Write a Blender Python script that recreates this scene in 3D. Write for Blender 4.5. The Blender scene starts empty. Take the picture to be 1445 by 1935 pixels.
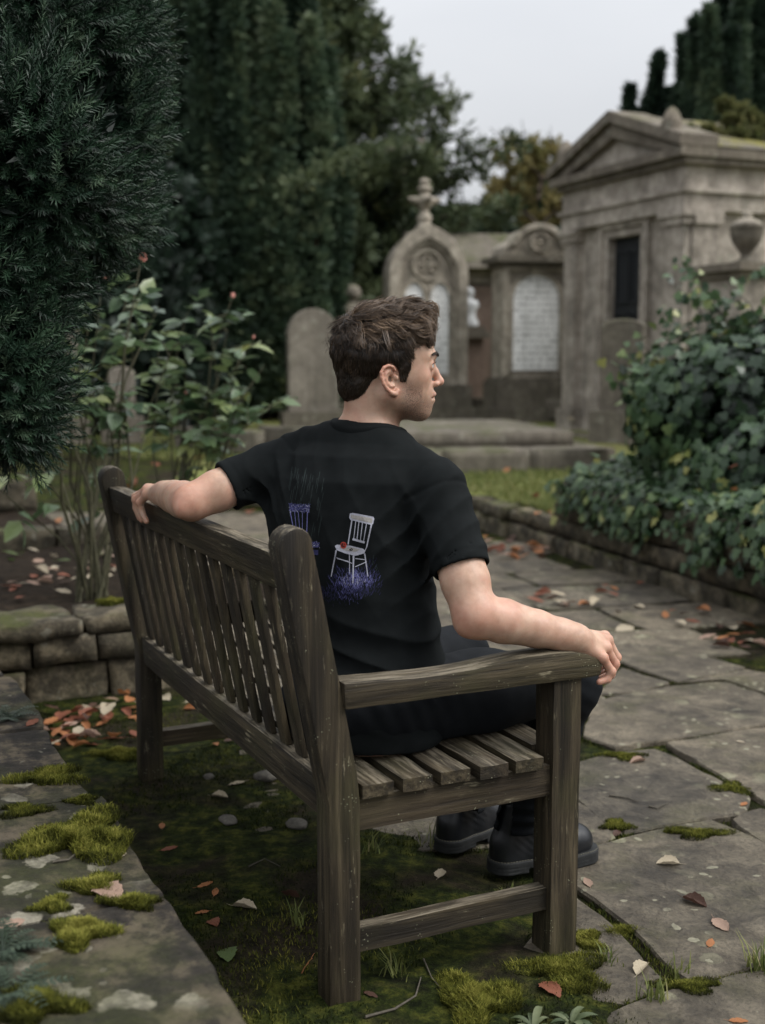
import bpy, bmesh, math, random
import numpy as np
from mathutils import Vector, Matrix, noise
from mathutils.bvhtree import BVHTree
random.seed(7); RNG = np.random.default_rng(11)
S = bpy.context.scene; C = S.collection
PI = math.pi

# ------------------------------------------------------------------ camera
F = 2307.0; PITCH = 0.1252; CAM_H = 1.2217
CP, SP = math.cos(PITCH), math.sin(PITCH)
cam = bpy.data.cameras.new('camera'); co = bpy.data.objects.new('camera', cam); C.objects.link(co)
cam.sensor_fit = 'HORIZONTAL'; cam.sensor_width = 36; cam.lens = 36*F/1445
co.location = (0, 0, CAM_H); co.rotation_euler = (PI/2-PITCH, 0, 0)
cam.clip_start = .05; cam.clip_end = 600
cam.dof.use_dof = True; cam.dof.focus_distance = 2.58; cam.dof.aperture_fstop = 3.8
S.camera = co

def W(px, py, d):
    """world point seen at photograph pixel (px,py), d metres along the view axis"""
    x = (px-722.5)/F*d; y = (967.5-py)/F*d
    return Vector((x, d*CP+y*SP, CAM_H-d*SP+y*CP))
def G(px, py, z=0.0):
    """point of the level z at that pixel"""
    y = (967.5-py)/F; k = (z-CAM_H)/(-SP+y*CP)
    return Vector(((px-722.5)/F*k, k*(CP+y*SP), z))

# ------------------------------------------------------------------ object helpers
def props(o, label=None, cat=None, group=None, kind=None):
    if label: o['label'] = label
    if cat: o['category'] = cat
    if group: o['group'] = group
    if kind: o['kind'] = kind
    return o
def thing(name, label, cat, loc=(0, 0, 0), rz=0.0, group=None, kind='thing'):
    o = bpy.data.objects.new(name, None); C.objects.link(o); o.empty_display_size = .1
    o.location = loc; o.rotation_euler = (0, 0, rz)
    return props(o, label, cat, group, kind)
def link(name, me, mat, parent=None):
    o = bpy.data.objects.new(name, me); C.objects.link(o)
    for m in (mat if isinstance(mat, (list, tuple)) else [mat]): me.materials.append(m)
    if parent: o.parent = parent
    return o
def mesh_np(name, v, f, mat, parent=None, smooth=False, attrs=None, midx=None):
    """v (N,3), f (M,k) numpy arrays of one face size"""
    v = np.asarray(v, np.float32); f = np.asarray(f, np.int32)
    me = bpy.data.meshes.new(name); n, k = f.shape
    me.vertices.add(len(v)); me.vertices.foreach_set('co', v.ravel())
    me.loops.add(n*k); me.loops.foreach_set('vertex_index', f.ravel())
    me.polygons.add(n); me.polygons.foreach_set('loop_start', np.arange(0, n*k, k, dtype=np.int32))
    if smooth: me.polygons.foreach_set('use_smooth', np.ones(n, bool))
    if midx is not None: me.polygons.foreach_set('material_index', np.asarray(midx, np.int32))
    me.update(calc_edges=True)
    for an, (dom, arr) in (attrs or {}).items():
        arr = np.asarray(arr, np.float32)
        a = me.attributes.new(an, 'FLOAT' if arr.ndim == 1 else 'FLOAT_VECTOR', dom)
        a.data.foreach_set('value' if arr.ndim == 1 else 'vector', arr.ravel())
    return link(name, me, mat, parent)
def bm_obj(name, bm, mat, parent=None, smooth=False, grain=None):
    me = bpy.data.meshes.new(name); bm.normal_update()
    if smooth:
        for f in bm.faces: f.smooth = True
    bm.to_mesh(me); bm.free()
    if grain is not None: set_grain(me, grain)
    return link(name, me, mat, parent)
def set_grain(me, axis):
    """'gc' = coordinates with the grain (length) first, shifted at random"""
    n = len(me.vertices); a = np.empty(n*3, np.float32); me.vertices.foreach_get('co', a); a = a.reshape(n, 3)
    b = np.roll(a, -axis, axis=1) + RNG.uniform(0, 30, 3).astype(np.float32)
    at = me.attributes.new('gc', 'FLOAT_VECTOR', 'POINT'); at.data.foreach_set('vector', b.astype(np.float32).ravel())
def bm_box(bm, lo, hi, M=None):
    vs = [bm.verts.new((x, y, z)) for x in (lo[0], hi[0]) for y in (lo[1], hi[1]) for z in (lo[2], hi[2])]
    if M is not None:
        for q in vs: q.co = M @ q.co
    for i in ((0, 1, 3, 2), (4, 6, 7, 5), (0, 4, 5, 1), (2, 3, 7, 6), (0, 2, 6, 4), (1, 5, 7, 3)):
        bm.faces.new([vs[j] for j in i])
    return vs
def bm_prism(bm, poly, axis, a, b):
    """polygon extruded along axis 0/1/2 from a to b; poly holds the other two coordinates in cyclic order"""
    def P(p, t):
        if axis == 0: return (t, p[0], p[1])
        if axis == 1: return (p[0], t, p[1])
        return (p[0], p[1], t)
    A = [bm.verts.new(P(p, a)) for p in poly]; B = [bm.verts.new(P(p, b)) for p in poly]
    n = len(poly)
    fs = [bm.faces.new(A[::-1]), bm.faces.new(B)]
    for i in range(n): fs.append(bm.faces.new([A[i], A[(i+1) % n], B[(i+1) % n], B[i]]))
    bmesh.ops.recalc_face_normals(bm, faces=fs)
    return A+B
def bevel(bm, w, seg=2, ang=0.5):
    es = [e for e in bm.edges if len(e.link_faces) == 2 and e.calc_face_angle(0) > ang]
    if es: bmesh.ops.bevel(bm, geom=es, offset=w, segments=seg, profile=.6, affect='EDGES', clamp_overlap=True)
def rough(bm, amp, freq, seed=0.0, cuts=0):
    for q in bm.verts:
        q.co += noise.noise_vector(q.co*freq+Vector((seed, seed*1.7, -seed)))*amp
def subdiv_long(bm, step):
    for _ in range(9):
        es = [e for e in bm.edges if e.calc_length() > step]
        if not es: break
        bmesh.ops.subdivide_edges(bm, edges=es, cuts=1, use_grid_fill=True)
def bm_lathe(bm, prof, n=24, M=None, cap=True):
    rings = []
    for r, z in prof:
        rings.append([bm.verts.new((r*math.cos(2*PI*i/n), r*math.sin(2*PI*i/n), z)) for i in range(n)])
    fs = []
    for a, b in zip(rings[:-1], rings[1:]):
        for i in range(n): fs.append(bm.faces.new([a[i], a[(i+1) % n], b[(i+1) % n], b[i]]))
    if cap:
        fs.append(bm.faces.new(rings[0][::-1])); fs.append(bm.faces.new(rings[-1]))
    if M is not None:
        for r in rings:
            for q in r: q.co = M @ q.co
def tube_np(pts, rads, n=6):
    """tapered tube: returns verts, quads (numpy)"""
    pts = np.asarray(pts, float); rads = np.asarray(rads, float)
    t = np.gradient(pts, axis=0); t /= np.linalg.norm(t, axis=1)[:, None]+1e-9
    ref = np.array([0, 0, 1.0]) if abs(t[0][2]) < .9 else np.array([1.0, 0, 0])
    vs = []
    for p, d, r in zip(pts, t, rads):
        a = np.cross(d, ref); a /= np.linalg.norm(a)+1e-9; b = np.cross(d, a); ref = np.cross(a, d)
        ang = np.arange(n)*2*PI/n
        vs.append(p+r*(np.cos(ang)[:, None]*a+np.sin(ang)[:, None]*b))
    v = np.concatenate(vs); m = len(pts); i = np.arange(m-1)[:, None]*n; j = np.arange(n)[None]
    f = np.stack([i+j, i+(j+1) % n, i+n+(j+1) % n, i+n+j], -1).reshape(-1, 4)
    return v, f
class MB:
    """collects numpy pieces into one mesh of quads"""
    def __init__(s): s.v, s.f, s.n, s.a = [], [], 0, []
    def add(s, v, f, rnd=0.0):
        s.v.append(np.asarray(v, np.float32)); f = np.asarray(f, np.int64)
        if f.shape[1] == 3: f = np.concatenate([f, f[:, 2:3]], 1)
        s.f.append(f+s.n); s.n += len(v)
        s.a.append(np.broadcast_to(np.asarray(rnd, np.float32), (len(v),)))
    def build(s, name, mat, parent=None, smooth=False, origin=None):
        v = np.concatenate(s.v); f = np.concatenate(s.f)
        if origin is not None: v = v-np.asarray(origin, np.float32)
        return mesh_np(name, v, f, mat, parent, smooth, {'rnd': ('POINT', np.concatenate(s.a))})

# ------------------------------------------------------------------ node helpers
class NT:
    def __init__(s, name):
        s.m = bpy.data.materials.new(name); s.m.use_nodes = True; s.t = s.m.node_tree; s.t.nodes.clear()
        s.out = s.t.nodes.new('ShaderNodeOutputMaterial'); s.p = s.n('ShaderNodeBsdfPrincipled')
        s.l(s.p, 'BSDF', s.out, 'Surface')
    def n(s, typ, **kw):
        q = s.t.nodes.new(typ)
        for k, v in kw.items():
            if k in q.inputs: q.inputs[k].default_value = v
            else: setattr(q, k, v)
        return q
    def l(s, a, ao, b, bi): s.t.links.new(a.outputs[ao], b.inputs[bi])
    def put(s, sock, val):
        if isinstance(val, tuple) and len(val) == 2 and hasattr(val[0], 'outputs'): s.t.links.new(val[0].outputs[val[1]], sock)
        elif isinstance(val, (tuple, list)): sock.default_value = (*val, 1) if len(val) == 3 and len(sock.default_value) == 4 else val
        else: sock.default_value = val
    def coord(s, kind='Object', attr=None):
        if attr: q = s.n('ShaderNodeAttribute', attribute_name=attr); return (q, 'Vector')
        return (s.n('ShaderNodeTexCoord'), kind)
    def mapv(s, co, scale=(1, 1, 1), rot=(0, 0, 0), loc=(0, 0, 0)):
        q = s.n('ShaderNodeMapping'); q.inputs['Scale'].default_value = scale; q.inputs['Rotation'].default_value = rot
        q.inputs['Location'].default_value = loc; s.put(q.inputs['Vector'], co); return (q, 'Vector')
    def warp(s, co, scale, amt):
        n = s.n('ShaderNodeTexNoise'); n.inputs['Scale'].default_value = scale; n.inputs['Detail'].default_value = 4; s.put(n.inputs['Vector'], co)
        q = s.n('ShaderNodeVectorMath', operation='MULTIPLY_ADD'); s.l(n, 'Color', q, 0); q.inputs[1].default_value = (amt,)*3; s.put(q.inputs[2], co); return (q, 'Vector')
    def noise(s, co, scale, detail=6, rough=.6, dist=0.0):
        q = s.n('ShaderNodeTexNoise'); q.inputs['Scale'].default_value = scale; q.inputs['Detail'].default_value = detail
        q.inputs['Roughness'].default_value = rough; q.inputs['Distortion'].default_value = dist; s.put(q.inputs['Vector'], co); return (q, 'Fac')
    def voro(s, co, scale, feature='F1', out='Distance', rnd=1.0):
        q = s.n('ShaderNodeTexVoronoi', feature=feature); q.inputs['Scale'].default_value = scale; q.inputs['Randomness'].default_value = rnd
        s.put(q.inputs['Vector'], co); return (q, out)
    def ramp(s, fac, stops):
        q = s.n('ShaderNodeValToRGB'); e = q.color_ramp.elements
        while len(e) < len(stops): e.new(.5)
        for el, (p, c) in zip(e, stops): el.position = p; el.color = (c, c, c, 1) if isinstance(c, (int, float)) else (*c, 1)
        s.put(q.inputs['Fac'], fac); return (q, 'Color')
    def mix(s, fac, a, b, mode='MIX'):
        q = s.n('ShaderNodeMix', data_type='RGBA', blend_type=mode)
        s.put(q.inputs[0], fac); s.put(q.inputs[6], a); s.put(q.inputs[7], b); return (q, 2)
    def math(s, op, a, b=0.0, c=None, clamp=False):
        q = s.n('ShaderNodeMath', operation=op); q.use_clamp = clamp
        s.put(q.inputs[0], a); s.put(q.inputs[1], b)
        if c is not None: s.put(q.inputs[2], c)
        return (q, 0)
    def attr(s, name): return (s.n('ShaderNodeAttribute', attribute_name=name), 'Fac')
    def normz(s):
        q = s.n('ShaderNodeSeparateXYZ'); g = s.n('ShaderNodeNewGeometry'); s.l(g, 'Normal', q, 0); return (q, 'Z')
    def bump(s, h, strength=.3, dist=.01):
        q = s.n('ShaderNodeBump'); q.inputs['Strength'].default_value = strength; q.inputs['Distance'].default_value = dist
        s.put(q.inputs['Height'], h); s.l(q, 'Normal', s.p, 'Normal'); return q
    def set(s, **kw):
        for k, v in kw.items(): s.put(s.p.inputs[k.replace('_', ' ')], v)
        return s.m

def mat_wood(name='weathered_wood'):
    t = NT(name); gc = t.coord(attr='gc')
    g1 = t.noise(t.mapv(gc, (2.5, 38, 38)), 1.0, 7, .62, .6)
    g2 = t.noise(t.mapv(gc, (8, 170, 170)), 1.0, 5, .65, .3)
    big = t.noise(gc, 5.0, 4, .55)
    col = t.ramp(g1, [(.34, (.010, .0075, .0045)), (.47, (.032, .024, .0135)), (.58, (.060, .046, .026)), (.72, (.115, .090, .054))])
    col = t.mix(t.math('MULTIPLY', t.ramp(big, [(.46, 0.0), (.66, 1.0)]), .38), col, (.045, .045, .014), 'MIX')
    col = t.mix(t.math('MULTIPLY', t.ramp(t.noise(t.mapv(gc, (1.2, 9, 9), loc=(5, 5, 1)), 1.0, 4, .55), [(.5, 0.0), (.62, 1.0)]), .3), col, (.056, .038, .022))
    col = t.mix(t.ramp(t.noise(t.mapv(gc, (1.5, 5, 5), loc=(1, 8, 3)), 1.0, 4, .6), [(.38, .7), (.52, 0.0)]), col, (.010, .008, .006))
    col = t.mix(t.ramp(g2, [(.28, .75), (.5, 0.0)]), col, (.008, .006, .004))
    # pale worn flecks that follow the grain
    fl = t.noise(t.mapv(gc, (14, 90, 90), loc=(3, 1, 7)), 1.0, 4, .7)
    patch = t.noise(t.mapv(gc, (1, 1, 1), loc=(9, 2, 4)), 9.0, 3, .5)
    fm = t.math('MULTIPLY', t.ramp(fl, [(.60, 0.0), (.70, 1.0)]), t.ramp(patch, [(.45, 0.0), (.62, 1.0)]))
    col = t.mix(t.math('MULTIPLY', fm, .8), col, (.25, .215, .14))
    # paler silver-grey streaks along the grain, only on the upper faces
    up = t.ramp(t.normz(), [(.55, 0.0), (.95, 1.0)])
    wn = t.math('MULTIPLY', up, t.ramp(t.noise(t.mapv(gc, (6, 95, 95), loc=(2, 2, 2)), 1.0, 6, .72), [(.45, .04), (.62, .82)]))
    col = t.mix(wn, col, (.235, .20, .145))
    sp = t.voro(gc, 140, 'F1'); spm = t.math('MULTIPLY', t.ramp(sp, [(.12, 1.0), (.2, 0.0)]), t.ramp(t.noise(gc, 22, 2, .5), [(.58, 0.0), (.64, 1.0)]))
    col = t.mix(t.math('MULTIPLY', spm, .7), col, (.3, .3, .2))
    h = t.math('ADD', t.math('MULTIPLY', g1, .7), t.math('MULTIPLY', g2, .6))
    t.bump(h, .8, .004)
    return t.set(Base_Color=col, Roughness=t.ramp(g1, [(.3, .6), (.8, .85)]), Specular_IOR_Level=.3)

def mat_stone(name, dark, mid, light, moss=.5, mosscol=(.075, .085, .018), lichen=.4, streak=.5, scale=1.0, bumpd=.012, lcol=(.42, .41, .33), attrvar=False, mottle=0.0):
    t = NT(name); c = t.coord('Object')
    n1 = t.noise(c, 1.3*scale, 8, .62, .4); n2 = t.noise(c, 9*scale, 8, .68); n3 = t.noise(c, 60*scale, 5, .65)
    col = t.ramp(n1, [(.38, dark), (.5, mid), (.63, light)])
    col = t.mix(.55, col, t.ramp(n2, [(.36, dark), (.52, mid), (.68, light)]))
    if streak:
        st = t.noise(t.mapv(c, (7*scale, 7*scale, .55*scale)), 1.0, 5, .6)
        col = t.mix(t.math('MULTIPLY', t.ramp(st, [(.46, 0.0), (.68, 1.0)]), streak), col, tuple(x*.38 for x in dark))
    if mottle:
        mw = t.warp(c, 6*scale, .05); mo_ = t.noise(mw, 7*scale, 9, .72)
        col = t.mix(mottle, col, t.ramp(mo_, [(.42, tuple(x*.55 for x in dark)), (.49, mid), (.54, light), (.62, tuple(x*1.7 for x in light))]))
    if attrvar:
        rv = t.attr('rnd'); col = t.mix(1.0, col, t.ramp(rv, [(0, (.5, .48, .45)), (1, (1.3, 1.22, 1.1))]), 'MULTIPLY')
    col = t.mix(.35, col, t.ramp(n3, [(.3, tuple(x*.35 for x in mid)), (.6, mid), (.8, light)]))
    if lichen:
        wc = t.warp(c, 11*scale, .09/scale); v = t.math('ADD', t.voro(wc, 8*scale), t.math('MULTIPLY', t.noise(c, 34*scale, 5, .65), .3)); lm = t.math('MULTIPLY', t.ramp(v, [(.38, 1.0), (.42, 0.0)]), t.ramp(t.noise(c, 2.3*scale, 3, .5), [(.45, 0.0), (.53, 1.0)]))
        v5 = t.math('ADD', t.voro(wc, 22*scale), t.math('MULTIPLY', t.noise(c, 60*scale, 3, .6), .3)); lm = t.math('MAXIMUM', lm, t.math('MULTIPLY', t.ramp(v5, [(.30, 1.0), (.34, 0.0)]), t.ramp(t.noise(c, 4.1*scale, 3, .5), [(.52, 0.0), (.60, .8)])))
        lv = t.ramp(t.noise(c, 55*scale, 4, .65), [(.35, tuple(x*.5 for x in lcol)), (.6, lcol)])
        col = t.mix(t.math('MULTIPLY', lm, t.ramp(t.noise(c, 20*scale, 4, .6), [(.4, lichen*.45), (.6, lichen)])), col, lv)
    if moss:
        up = t.ramp(t.normz(), [(.25, 0.12), (.8, 1.0)])
        mm = t.math('MULTIPLY', up, t.ramp(t.noise(c, 2.6*scale, 7, .66, .5), [(.46, 0.0), (.62, 1.0)]))
        mc = t.ramp(t.noise(c, 40*scale, 4, .7), [(.3, tuple(x*.35 for x in mosscol)), (.7, mosscol)])
        col = t.mix(t.math('MULTIPLY', mm, moss), col, mc)
    h = t.math('ADD', t.math('MULTIPLY', n2, 1.0), t.math('MULTIPLY', n3, .35))
    t.bump(h, .7, bumpd)
    return t.set(Base_Color=col, Roughness=.88, Specular_IOR_Level=.25)

def mat_leaf(name, stops, rough=.5, spec=.4, trans=.25, back=None):
    """leaf colour varies per leaf with the 'rnd' attribute"""
    t = NT(name); r = t.attr('rnd'); c = t.coord('Object')
    col = t.ramp(r, stops)
    col = t.mix(.35, col, t.ramp(t.noise(c, 60, 3, .6), [(.3, 0.25), (.7, 1.0)]), 'MULTIPLY')
    if back:
        g = t.n('ShaderNodeNewGeometry'); col = t.mix((g, 'Backfacing'), col, back)
    t.set(Base_Color=col, Roughness=rough, Specular_IOR_Level=spec)
    if trans:
        d = t.n('ShaderNodeBsdfTranslucent'); t.put(d.inputs['Color'], col); mx = t.n('ShaderNodeMixShader'); mx.inputs[0].default_value = trans
        t.l(t.p, 'BSDF', mx, 1); t.l(d, 'BSDF', mx, 2); t.l(mx, 'Shader', t.out, 'Surface')
    return t.m
def mat_plain(name, col, rough=.6, spec=.4, var=.3, scale=40, bump=0.0, **kw):
    t = NT(name); c = t.coord('Object'); n = t.noise(c, scale, 5, .6)
    cc = t.ramp(n, [(.3, tuple(x*(1-var) for x in col)), (.7, tuple(min(1, x*(1+var)) for x in col))])
    if bump: t.bump(n, .5, bump)
    return t.set(Base_Color=cc, Roughness=rough, Specular_IOR_Level=spec, **kw)

# ------------------------------------------------------------------ world and sun: an overcast autumn day
wd = bpy.data.worlds.new('World'); S.world = wd; wd.use_nodes = True
nt = wd.node_tree; nt.nodes.clear()
wo = nt.nodes.new('ShaderNodeOutputWorld'); bg = nt.nodes.new('ShaderNodeBackground'); sk = nt.nodes.new('ShaderNodeTexSky')
sk.sky_type = 'NISHITA'; sk.sun_disc = False; SUN_EL, SUN_AZ = math.radians(50), math.radians(105)
sk.sun_elevation = SUN_EL; sk.sun_rotation = SUN_AZ; sk.air_density = 1.0; sk.dust_density = 4.0; sk.ozone_density = 1.0
hs = nt.nodes.new('ShaderNodeHueSaturation'); hs.inputs['Saturation'].default_value = .16
tc = nt.nodes.new('ShaderNodeTexCoord'); nz = nt.nodes.new('ShaderNodeTexNoise'); nz.inputs['Scale'].default_value = 1.6; nz.inputs['Detail'].default_value = 5
mp = nt.nodes.new('ShaderNodeMapping'); mp.inputs['Scale'].default_value = (1, 1, 3)
rp = nt.nodes.new('ShaderNodeValToRGB'); rp.color_ramp.elements[0].position = .3; rp.color_ramp.elements[0].color = (.84, .85, .87, 1)
rp.color_ramp.elements[1].position = .7; rp.color_ramp.elements[1].color = (1.0, 1.0, 1.0, 1)
ml = nt.nodes.new('ShaderNodeMix'); ml.data_type = 'RGBA'; ml.blend_type = 'MULTIPLY'; ml.inputs[0].default_value = 1
# cloud deck: even grey mixed over the clear-sky gradient
cl = nt.nodes.new('ShaderNodeMix'); cl.data_type = 'RGBA'; cl.inputs[0].default_value = .72; cl.inputs[7].default_value = (5.75, 5.92, 6.2, 1)
L = nt.links.new
L(sk.outputs[0], hs.inputs['Color']); L(hs.outputs[0], cl.inputs[6]); L(cl.outputs[2], ml.inputs[6])
L(tc.outputs['Generated'], mp.inputs[0]); L(mp.outputs[0], nz.inputs['Vector']); L(nz.outputs['Fac'], rp.inputs[0]); L(rp.outputs[0], ml.inputs[7])
# CIE overcast sky: the zenith is three times as bright as the horizon
sx = nt.nodes.new('ShaderNodeSeparateXYZ'); L(tc.outputs['Generated'], sx.inputs[0])
mr = nt.nodes.new('ShaderNodeMapRange'); mr.inputs['From Min'].default_value = 0; mr.inputs['From Max'].default_value = 1; mr.inputs['To Min'].default_value = .60; mr.inputs['To Max'].default_value = 2.3
L(sx.outputs['Z'], mr.inputs['Value'])
m3 = nt.nodes.new('ShaderNodeVectorMath'); m3.operation = 'SCALE'; L(ml.outputs[2], m3.inputs[0]); L(mr.outputs[0], m3.inputs['Scale'])
L(m3.outputs[0], bg.inputs['Color']); bg.inputs['Strength'].default_value = .11; L(bg.outputs[0], wo.inputs['Surface'])
sl = bpy.data.lights.new('sun', 'SUN'); sl.energy = 1.5; sl.angle = math.radians(28); sl.color = (1, .975, .94)
so = bpy.data.objects.new('sun', sl); C.objects.link(so)
sd = Vector((math.sin(SUN_AZ)*math.cos(SUN_EL), math.cos(SUN_AZ)*math.cos(SUN_EL), math.sin(SUN_EL)))
so.rotation_euler = sd.to_track_quat('Z', 'Y').to_euler(); so.location = (5, 3, 12)
S.view_settings.view_transform = 'Standard'; S.view_settings.look = 'None'; S.view_settings.exposure = .55; S.view_settings.gamma = 1
# ------------------------------------------------------------------ the bench
M_WOOD = mat_wood()
BX, BY, BYAW, BL, BD = -.0984, 2.1665, .4475, 1.44, .555
EV = Vector((math.cos(BYAW), math.sin(BYAW), 0)); EU = Vector((-math.sin(BYAW), math.cos(BYAW), 0)); BO = Vector((BX, BY, 0))
def B(u, v, w): return BO+EU*u+EV*v+Vector((0, 0, w))
bench = thing('wooden_bench', 'weathered dark wooden slatted garden bench with curved armrests and round topped posts', 'bench', (BX, BY, 0), BYAW)
T = .065
def wood(name, bm, axis, bev=.005, step=.06, amp=.0016, label=None):
    bevel(bm, bev, 2)
    subdiv_long(bm, step)
    rough(bm, amp, 9, random.uniform(0, 50)); rough(bm, amp*.5, 40, random.uniform(0, 50))
    o = bm_obj(name, bm, M_WOOD, bench, grain=axis)
    o.data.shade_smooth()
    m = o.modifiers.new('edges', 'EDGE_SPLIT'); m.split_angle = .6
    return o
def lean(w): return 0 if w < .4 else -.0925*(w-.4)/.485
# back posts (local x = depth, y = length)
prof = [(T, 0), (T, .40), (T-.006, .455), (-.026, .885)]
prof += [(-.059+.033*math.cos(a), .887+.036*math.sin(a)) for a in [PI*k/8 for k in range(1, 8)]]
prof += [(-.0925, .885), (-.05, .66), (0, .40), (0, 0)]
for y0 in (0, BL-T):
    bm = bmesh.new(); bm_prism(bm, [(p[0], p[1]) for p in prof], 1, y0, y0+T); wood('back_leg', bm, 2, .007)
for y0 in (0, BL-T):
    bm = bmesh.new(); bm_box(bm, (BD-T, y0, 0), (BD, y0+T, .581)); wood('front_leg', bm, 2, .005)
# leaning top rail, lower rail
def sheared(w0, w1, v0, v1, y0, y1):
    bm = bmesh.new(); a, b = lean(w0), lean(w1)
    bm_prism(bm, [(v0+a, w0), (v1+a, w0), (v1+b, w1), (v0+b, w1)], 1, y0, y1); return bm
wood('top_rail', sheared(.797, .868, .012, .056, T, BL-T), 1, .006)
wood('lower_rail', sheared(.353, .436, .012, .055, T, BL-T), 1, .006)
NS = 15; pit = (BL-2*T)/NS
for k in range(NS):
    yc = T+pit*(k+.5)
    wood('back_slat', sheared(.437, .796, .026, .039, yc-.020, yc+.020), 2, .003, .05, .0006)
# seat slats on side rails
for k in range(6):
    v0 = .068+.083*k; a, b = (-.004, BL+.004) if k < 5 else (T+.002, BL-T-.002)
    bm = bmesh.new(); bm_box(bm, (v0, a+random.uniform(-.004, .004), .406), (v0+.064, b, .431)); wood('seat_slat', bm, 1, .0065, .06, .0022)
for y0 in (.01, BL-.05):
    bm = bmesh.new(); bm_box(bm, (T+.001, y0, .341), (BD-T-.001, y0+.04, .4045)); wood('side_rail', bm, 0)
    bm = bmesh.new(); bm_box(bm, (T+.001, y0+.004, .0965), (BD-T-.001, y0+.036, .1436)); wood('stretcher', bm, 0)
bm = bmesh.new(); bm_box(bm, (BD-.052, T+.001, .325), (BD-.016, BL-T-.001, .4035)); wood('front_rail', bm, 1)
bm = bmesh.new(); bm_box(bm, (.056, BL/2-.02, .345), (BD-.053, BL/2+.02, .4035)); wood('seat_bearer', bm, 0)
top = [(.028, .633), (.08, .631), (.135, .629), (.2, .627), (.25, .627), (.3, .630), (.36, .637), (.42, .642), (.48, .643), (.53, .639), (.565, .631), (.592, .618), (.602, .605)]
for y0 in (-.010, BL-.058):
    bm = bmesh.new(); bm_prism(bm, [(.030, .582), (.5, .582), (.57, .581), (.598, .583)]+top[::-1], 1, y0, y0+.068); wood('armrest', bm, 0, .007, .05)
# ------------------------------------------------------------------ signed-distance modelling (numpy) and surface nets
def V3(*a): return np.array(a, float)
def cap(p, a, b, ra, rb=None):
    rb = ra if rb is None else rb
    a = np.asarray(a, float); b = np.asarray(b, float); ba = b-a
    h = np.clip(((p-a)@ba)/(ba@ba), 0, 1)
    return np.linalg.norm(p-a-h[:, None]*ba, axis=1)-(ra+(rb-ra)*h)
def chain(p, pts, rs, k=0.0):
    d = None
    for i in range(len(pts)-1):
        e = cap(p, pts[i], pts[i+1], rs[i], rs[i+1]); d = e if d is None else (smin(d, e, k) if k else np.minimum(d, e))
    return d
def ell(p, c, r, R=None):
    q = p-np.asarray(c, float)
    if R is not None: q = q@R
    r = np.asarray(r, float); k0 = np.linalg.norm(q/r, axis=1); k1 = np.linalg.norm(q/(r*r), axis=1)+1e-9
    return k0*(k0-1)/k1
def smin(a, b, k):
    h = np.clip(.5+.5*(b-a)/k, 0, 1); return b+(a-b)*h-k*h*(1-h)
def smax(a, b, k): return -smin(-a, -b, k)
def rotm(ax, ang): return np.array(Matrix.Rotation(ang, 3, ax))
def surface_nets(fn, lo, hi, h, n=14):
    lo = np.asarray(lo, float); hi = np.asarray(hi, float)
    dims = np.ceil((hi-lo)/h/n).astype(int)
    cc = np.stack(np.meshgrid(*[np.arange(d) for d in dims], indexing='ij'), -1).reshape(-1, 3)
    ctr = lo+(cc+.5)*n*h
    keep = np.concatenate([np.abs(fn(ctr[i:i+200000])) < (n+2)*h*.87*1.35+.006 for i in range(0, len(ctr), 200000)])
    cc = cc[keep]; NX = (dims*n+4).astype(np.int64)
    m = n+2; g = np.stack(np.meshgrid(*[np.arange(m)-1]*3, indexing='ij'), -1).reshape(-1, 3)
    ids, poss, quads = [], [], []
    off = np.array([(i, j, k) for i in (0, 1) for j in (0, 1) for k in (0, 1)])
    for s in range(0, len(cc), 120):
        blk = cc[s:s+120]*n
        P = lo+(blk[:, None]+g[None])*h
        D = fn(P.reshape(-1, 3)).reshape(len(blk), m, m, m)
        neg = D < 0
        corner = np.stack([neg[:, a:a+n+1, b:b+n+1, c:c+n+1] for a, b, c in off], -1)
        cnt = corner.sum(-1); act = (cnt > 0) & (cnt < 8)
        bi, i, j, k = np.nonzero(act)
        if not len(bi): continue
        dv = np.stack([D[bi, i+a, j+b, k+c] for a, b, c in off], -1)
        acc = np.zeros((len(bi), 3)); w = np.zeros(len(bi))
        for e0 in range(8):
            for ax in range(3):
                if off[e0][ax]: continue
                o1 = off[e0].copy(); o1[ax] = 1; e1 = int(o1@np.array([4, 2, 1]))
                d0, d1 = dv[:, e0], dv[:, e1]; x = (d0 < 0) != (d1 < 0)
                t = np.where(x, d0/(d0-d1+1e-12*(d0 == d1)), 0)
                pt = np.broadcast_to(off[e0].astype(float), (len(bi), 3)).copy(); pt[:, ax] += t
                acc += pt*x[:, None]; w += x
        base = blk[bi]+np.stack([i, j, k], -1)-1
        poss.append(lo+(base+acc/w[:, None])*h); b2 = base+1
        ids.append((b2[:, 0]*NX[1]+b2[:, 1])*NX[2]+b2[:, 2])
        for ax in range(3):
            A = neg[:, 1:1+n, 1:1+n, 1:1+n]
            sl_ = [slice(1, 1+n)]*3; sl_[ax] = slice(2, 2+n); Bq = neg[(slice(None), *sl_)]
            bi, i, j, k = np.nonzero(A != Bq)
            if not len(bi): continue
            flip = A[bi, i, j, k]
            base = blk[bi]+np.stack([i, j, k], -1)+1
            u, v = [(1, 2), (2, 0), (0, 1)][ax]; q = []
            for du, dv_ in ((0, 0), (-1, 0), (-1, -1), (0, -1)):
                c_ = base.copy(); c_[:, u] += du; c_[:, v] += dv_
                q.append((c_[:, 0]*NX[1]+c_[:, 1])*NX[2]+c_[:, 2])
            q = np.stack(q, -1); q[~flip] = q[~flip][:, ::-1]; quads.append(q)
    ids = np.concatenate(ids); poss = np.concatenate(poss); quads = np.concatenate(quads)
    uid, first = np.unique(ids, return_index=True)
    f = np.searchsorted(uid, quads); ok = (uid[np.clip(f, 0, len(uid)-1)] == quads).all(1)
    return poss[first], f[ok]
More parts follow.
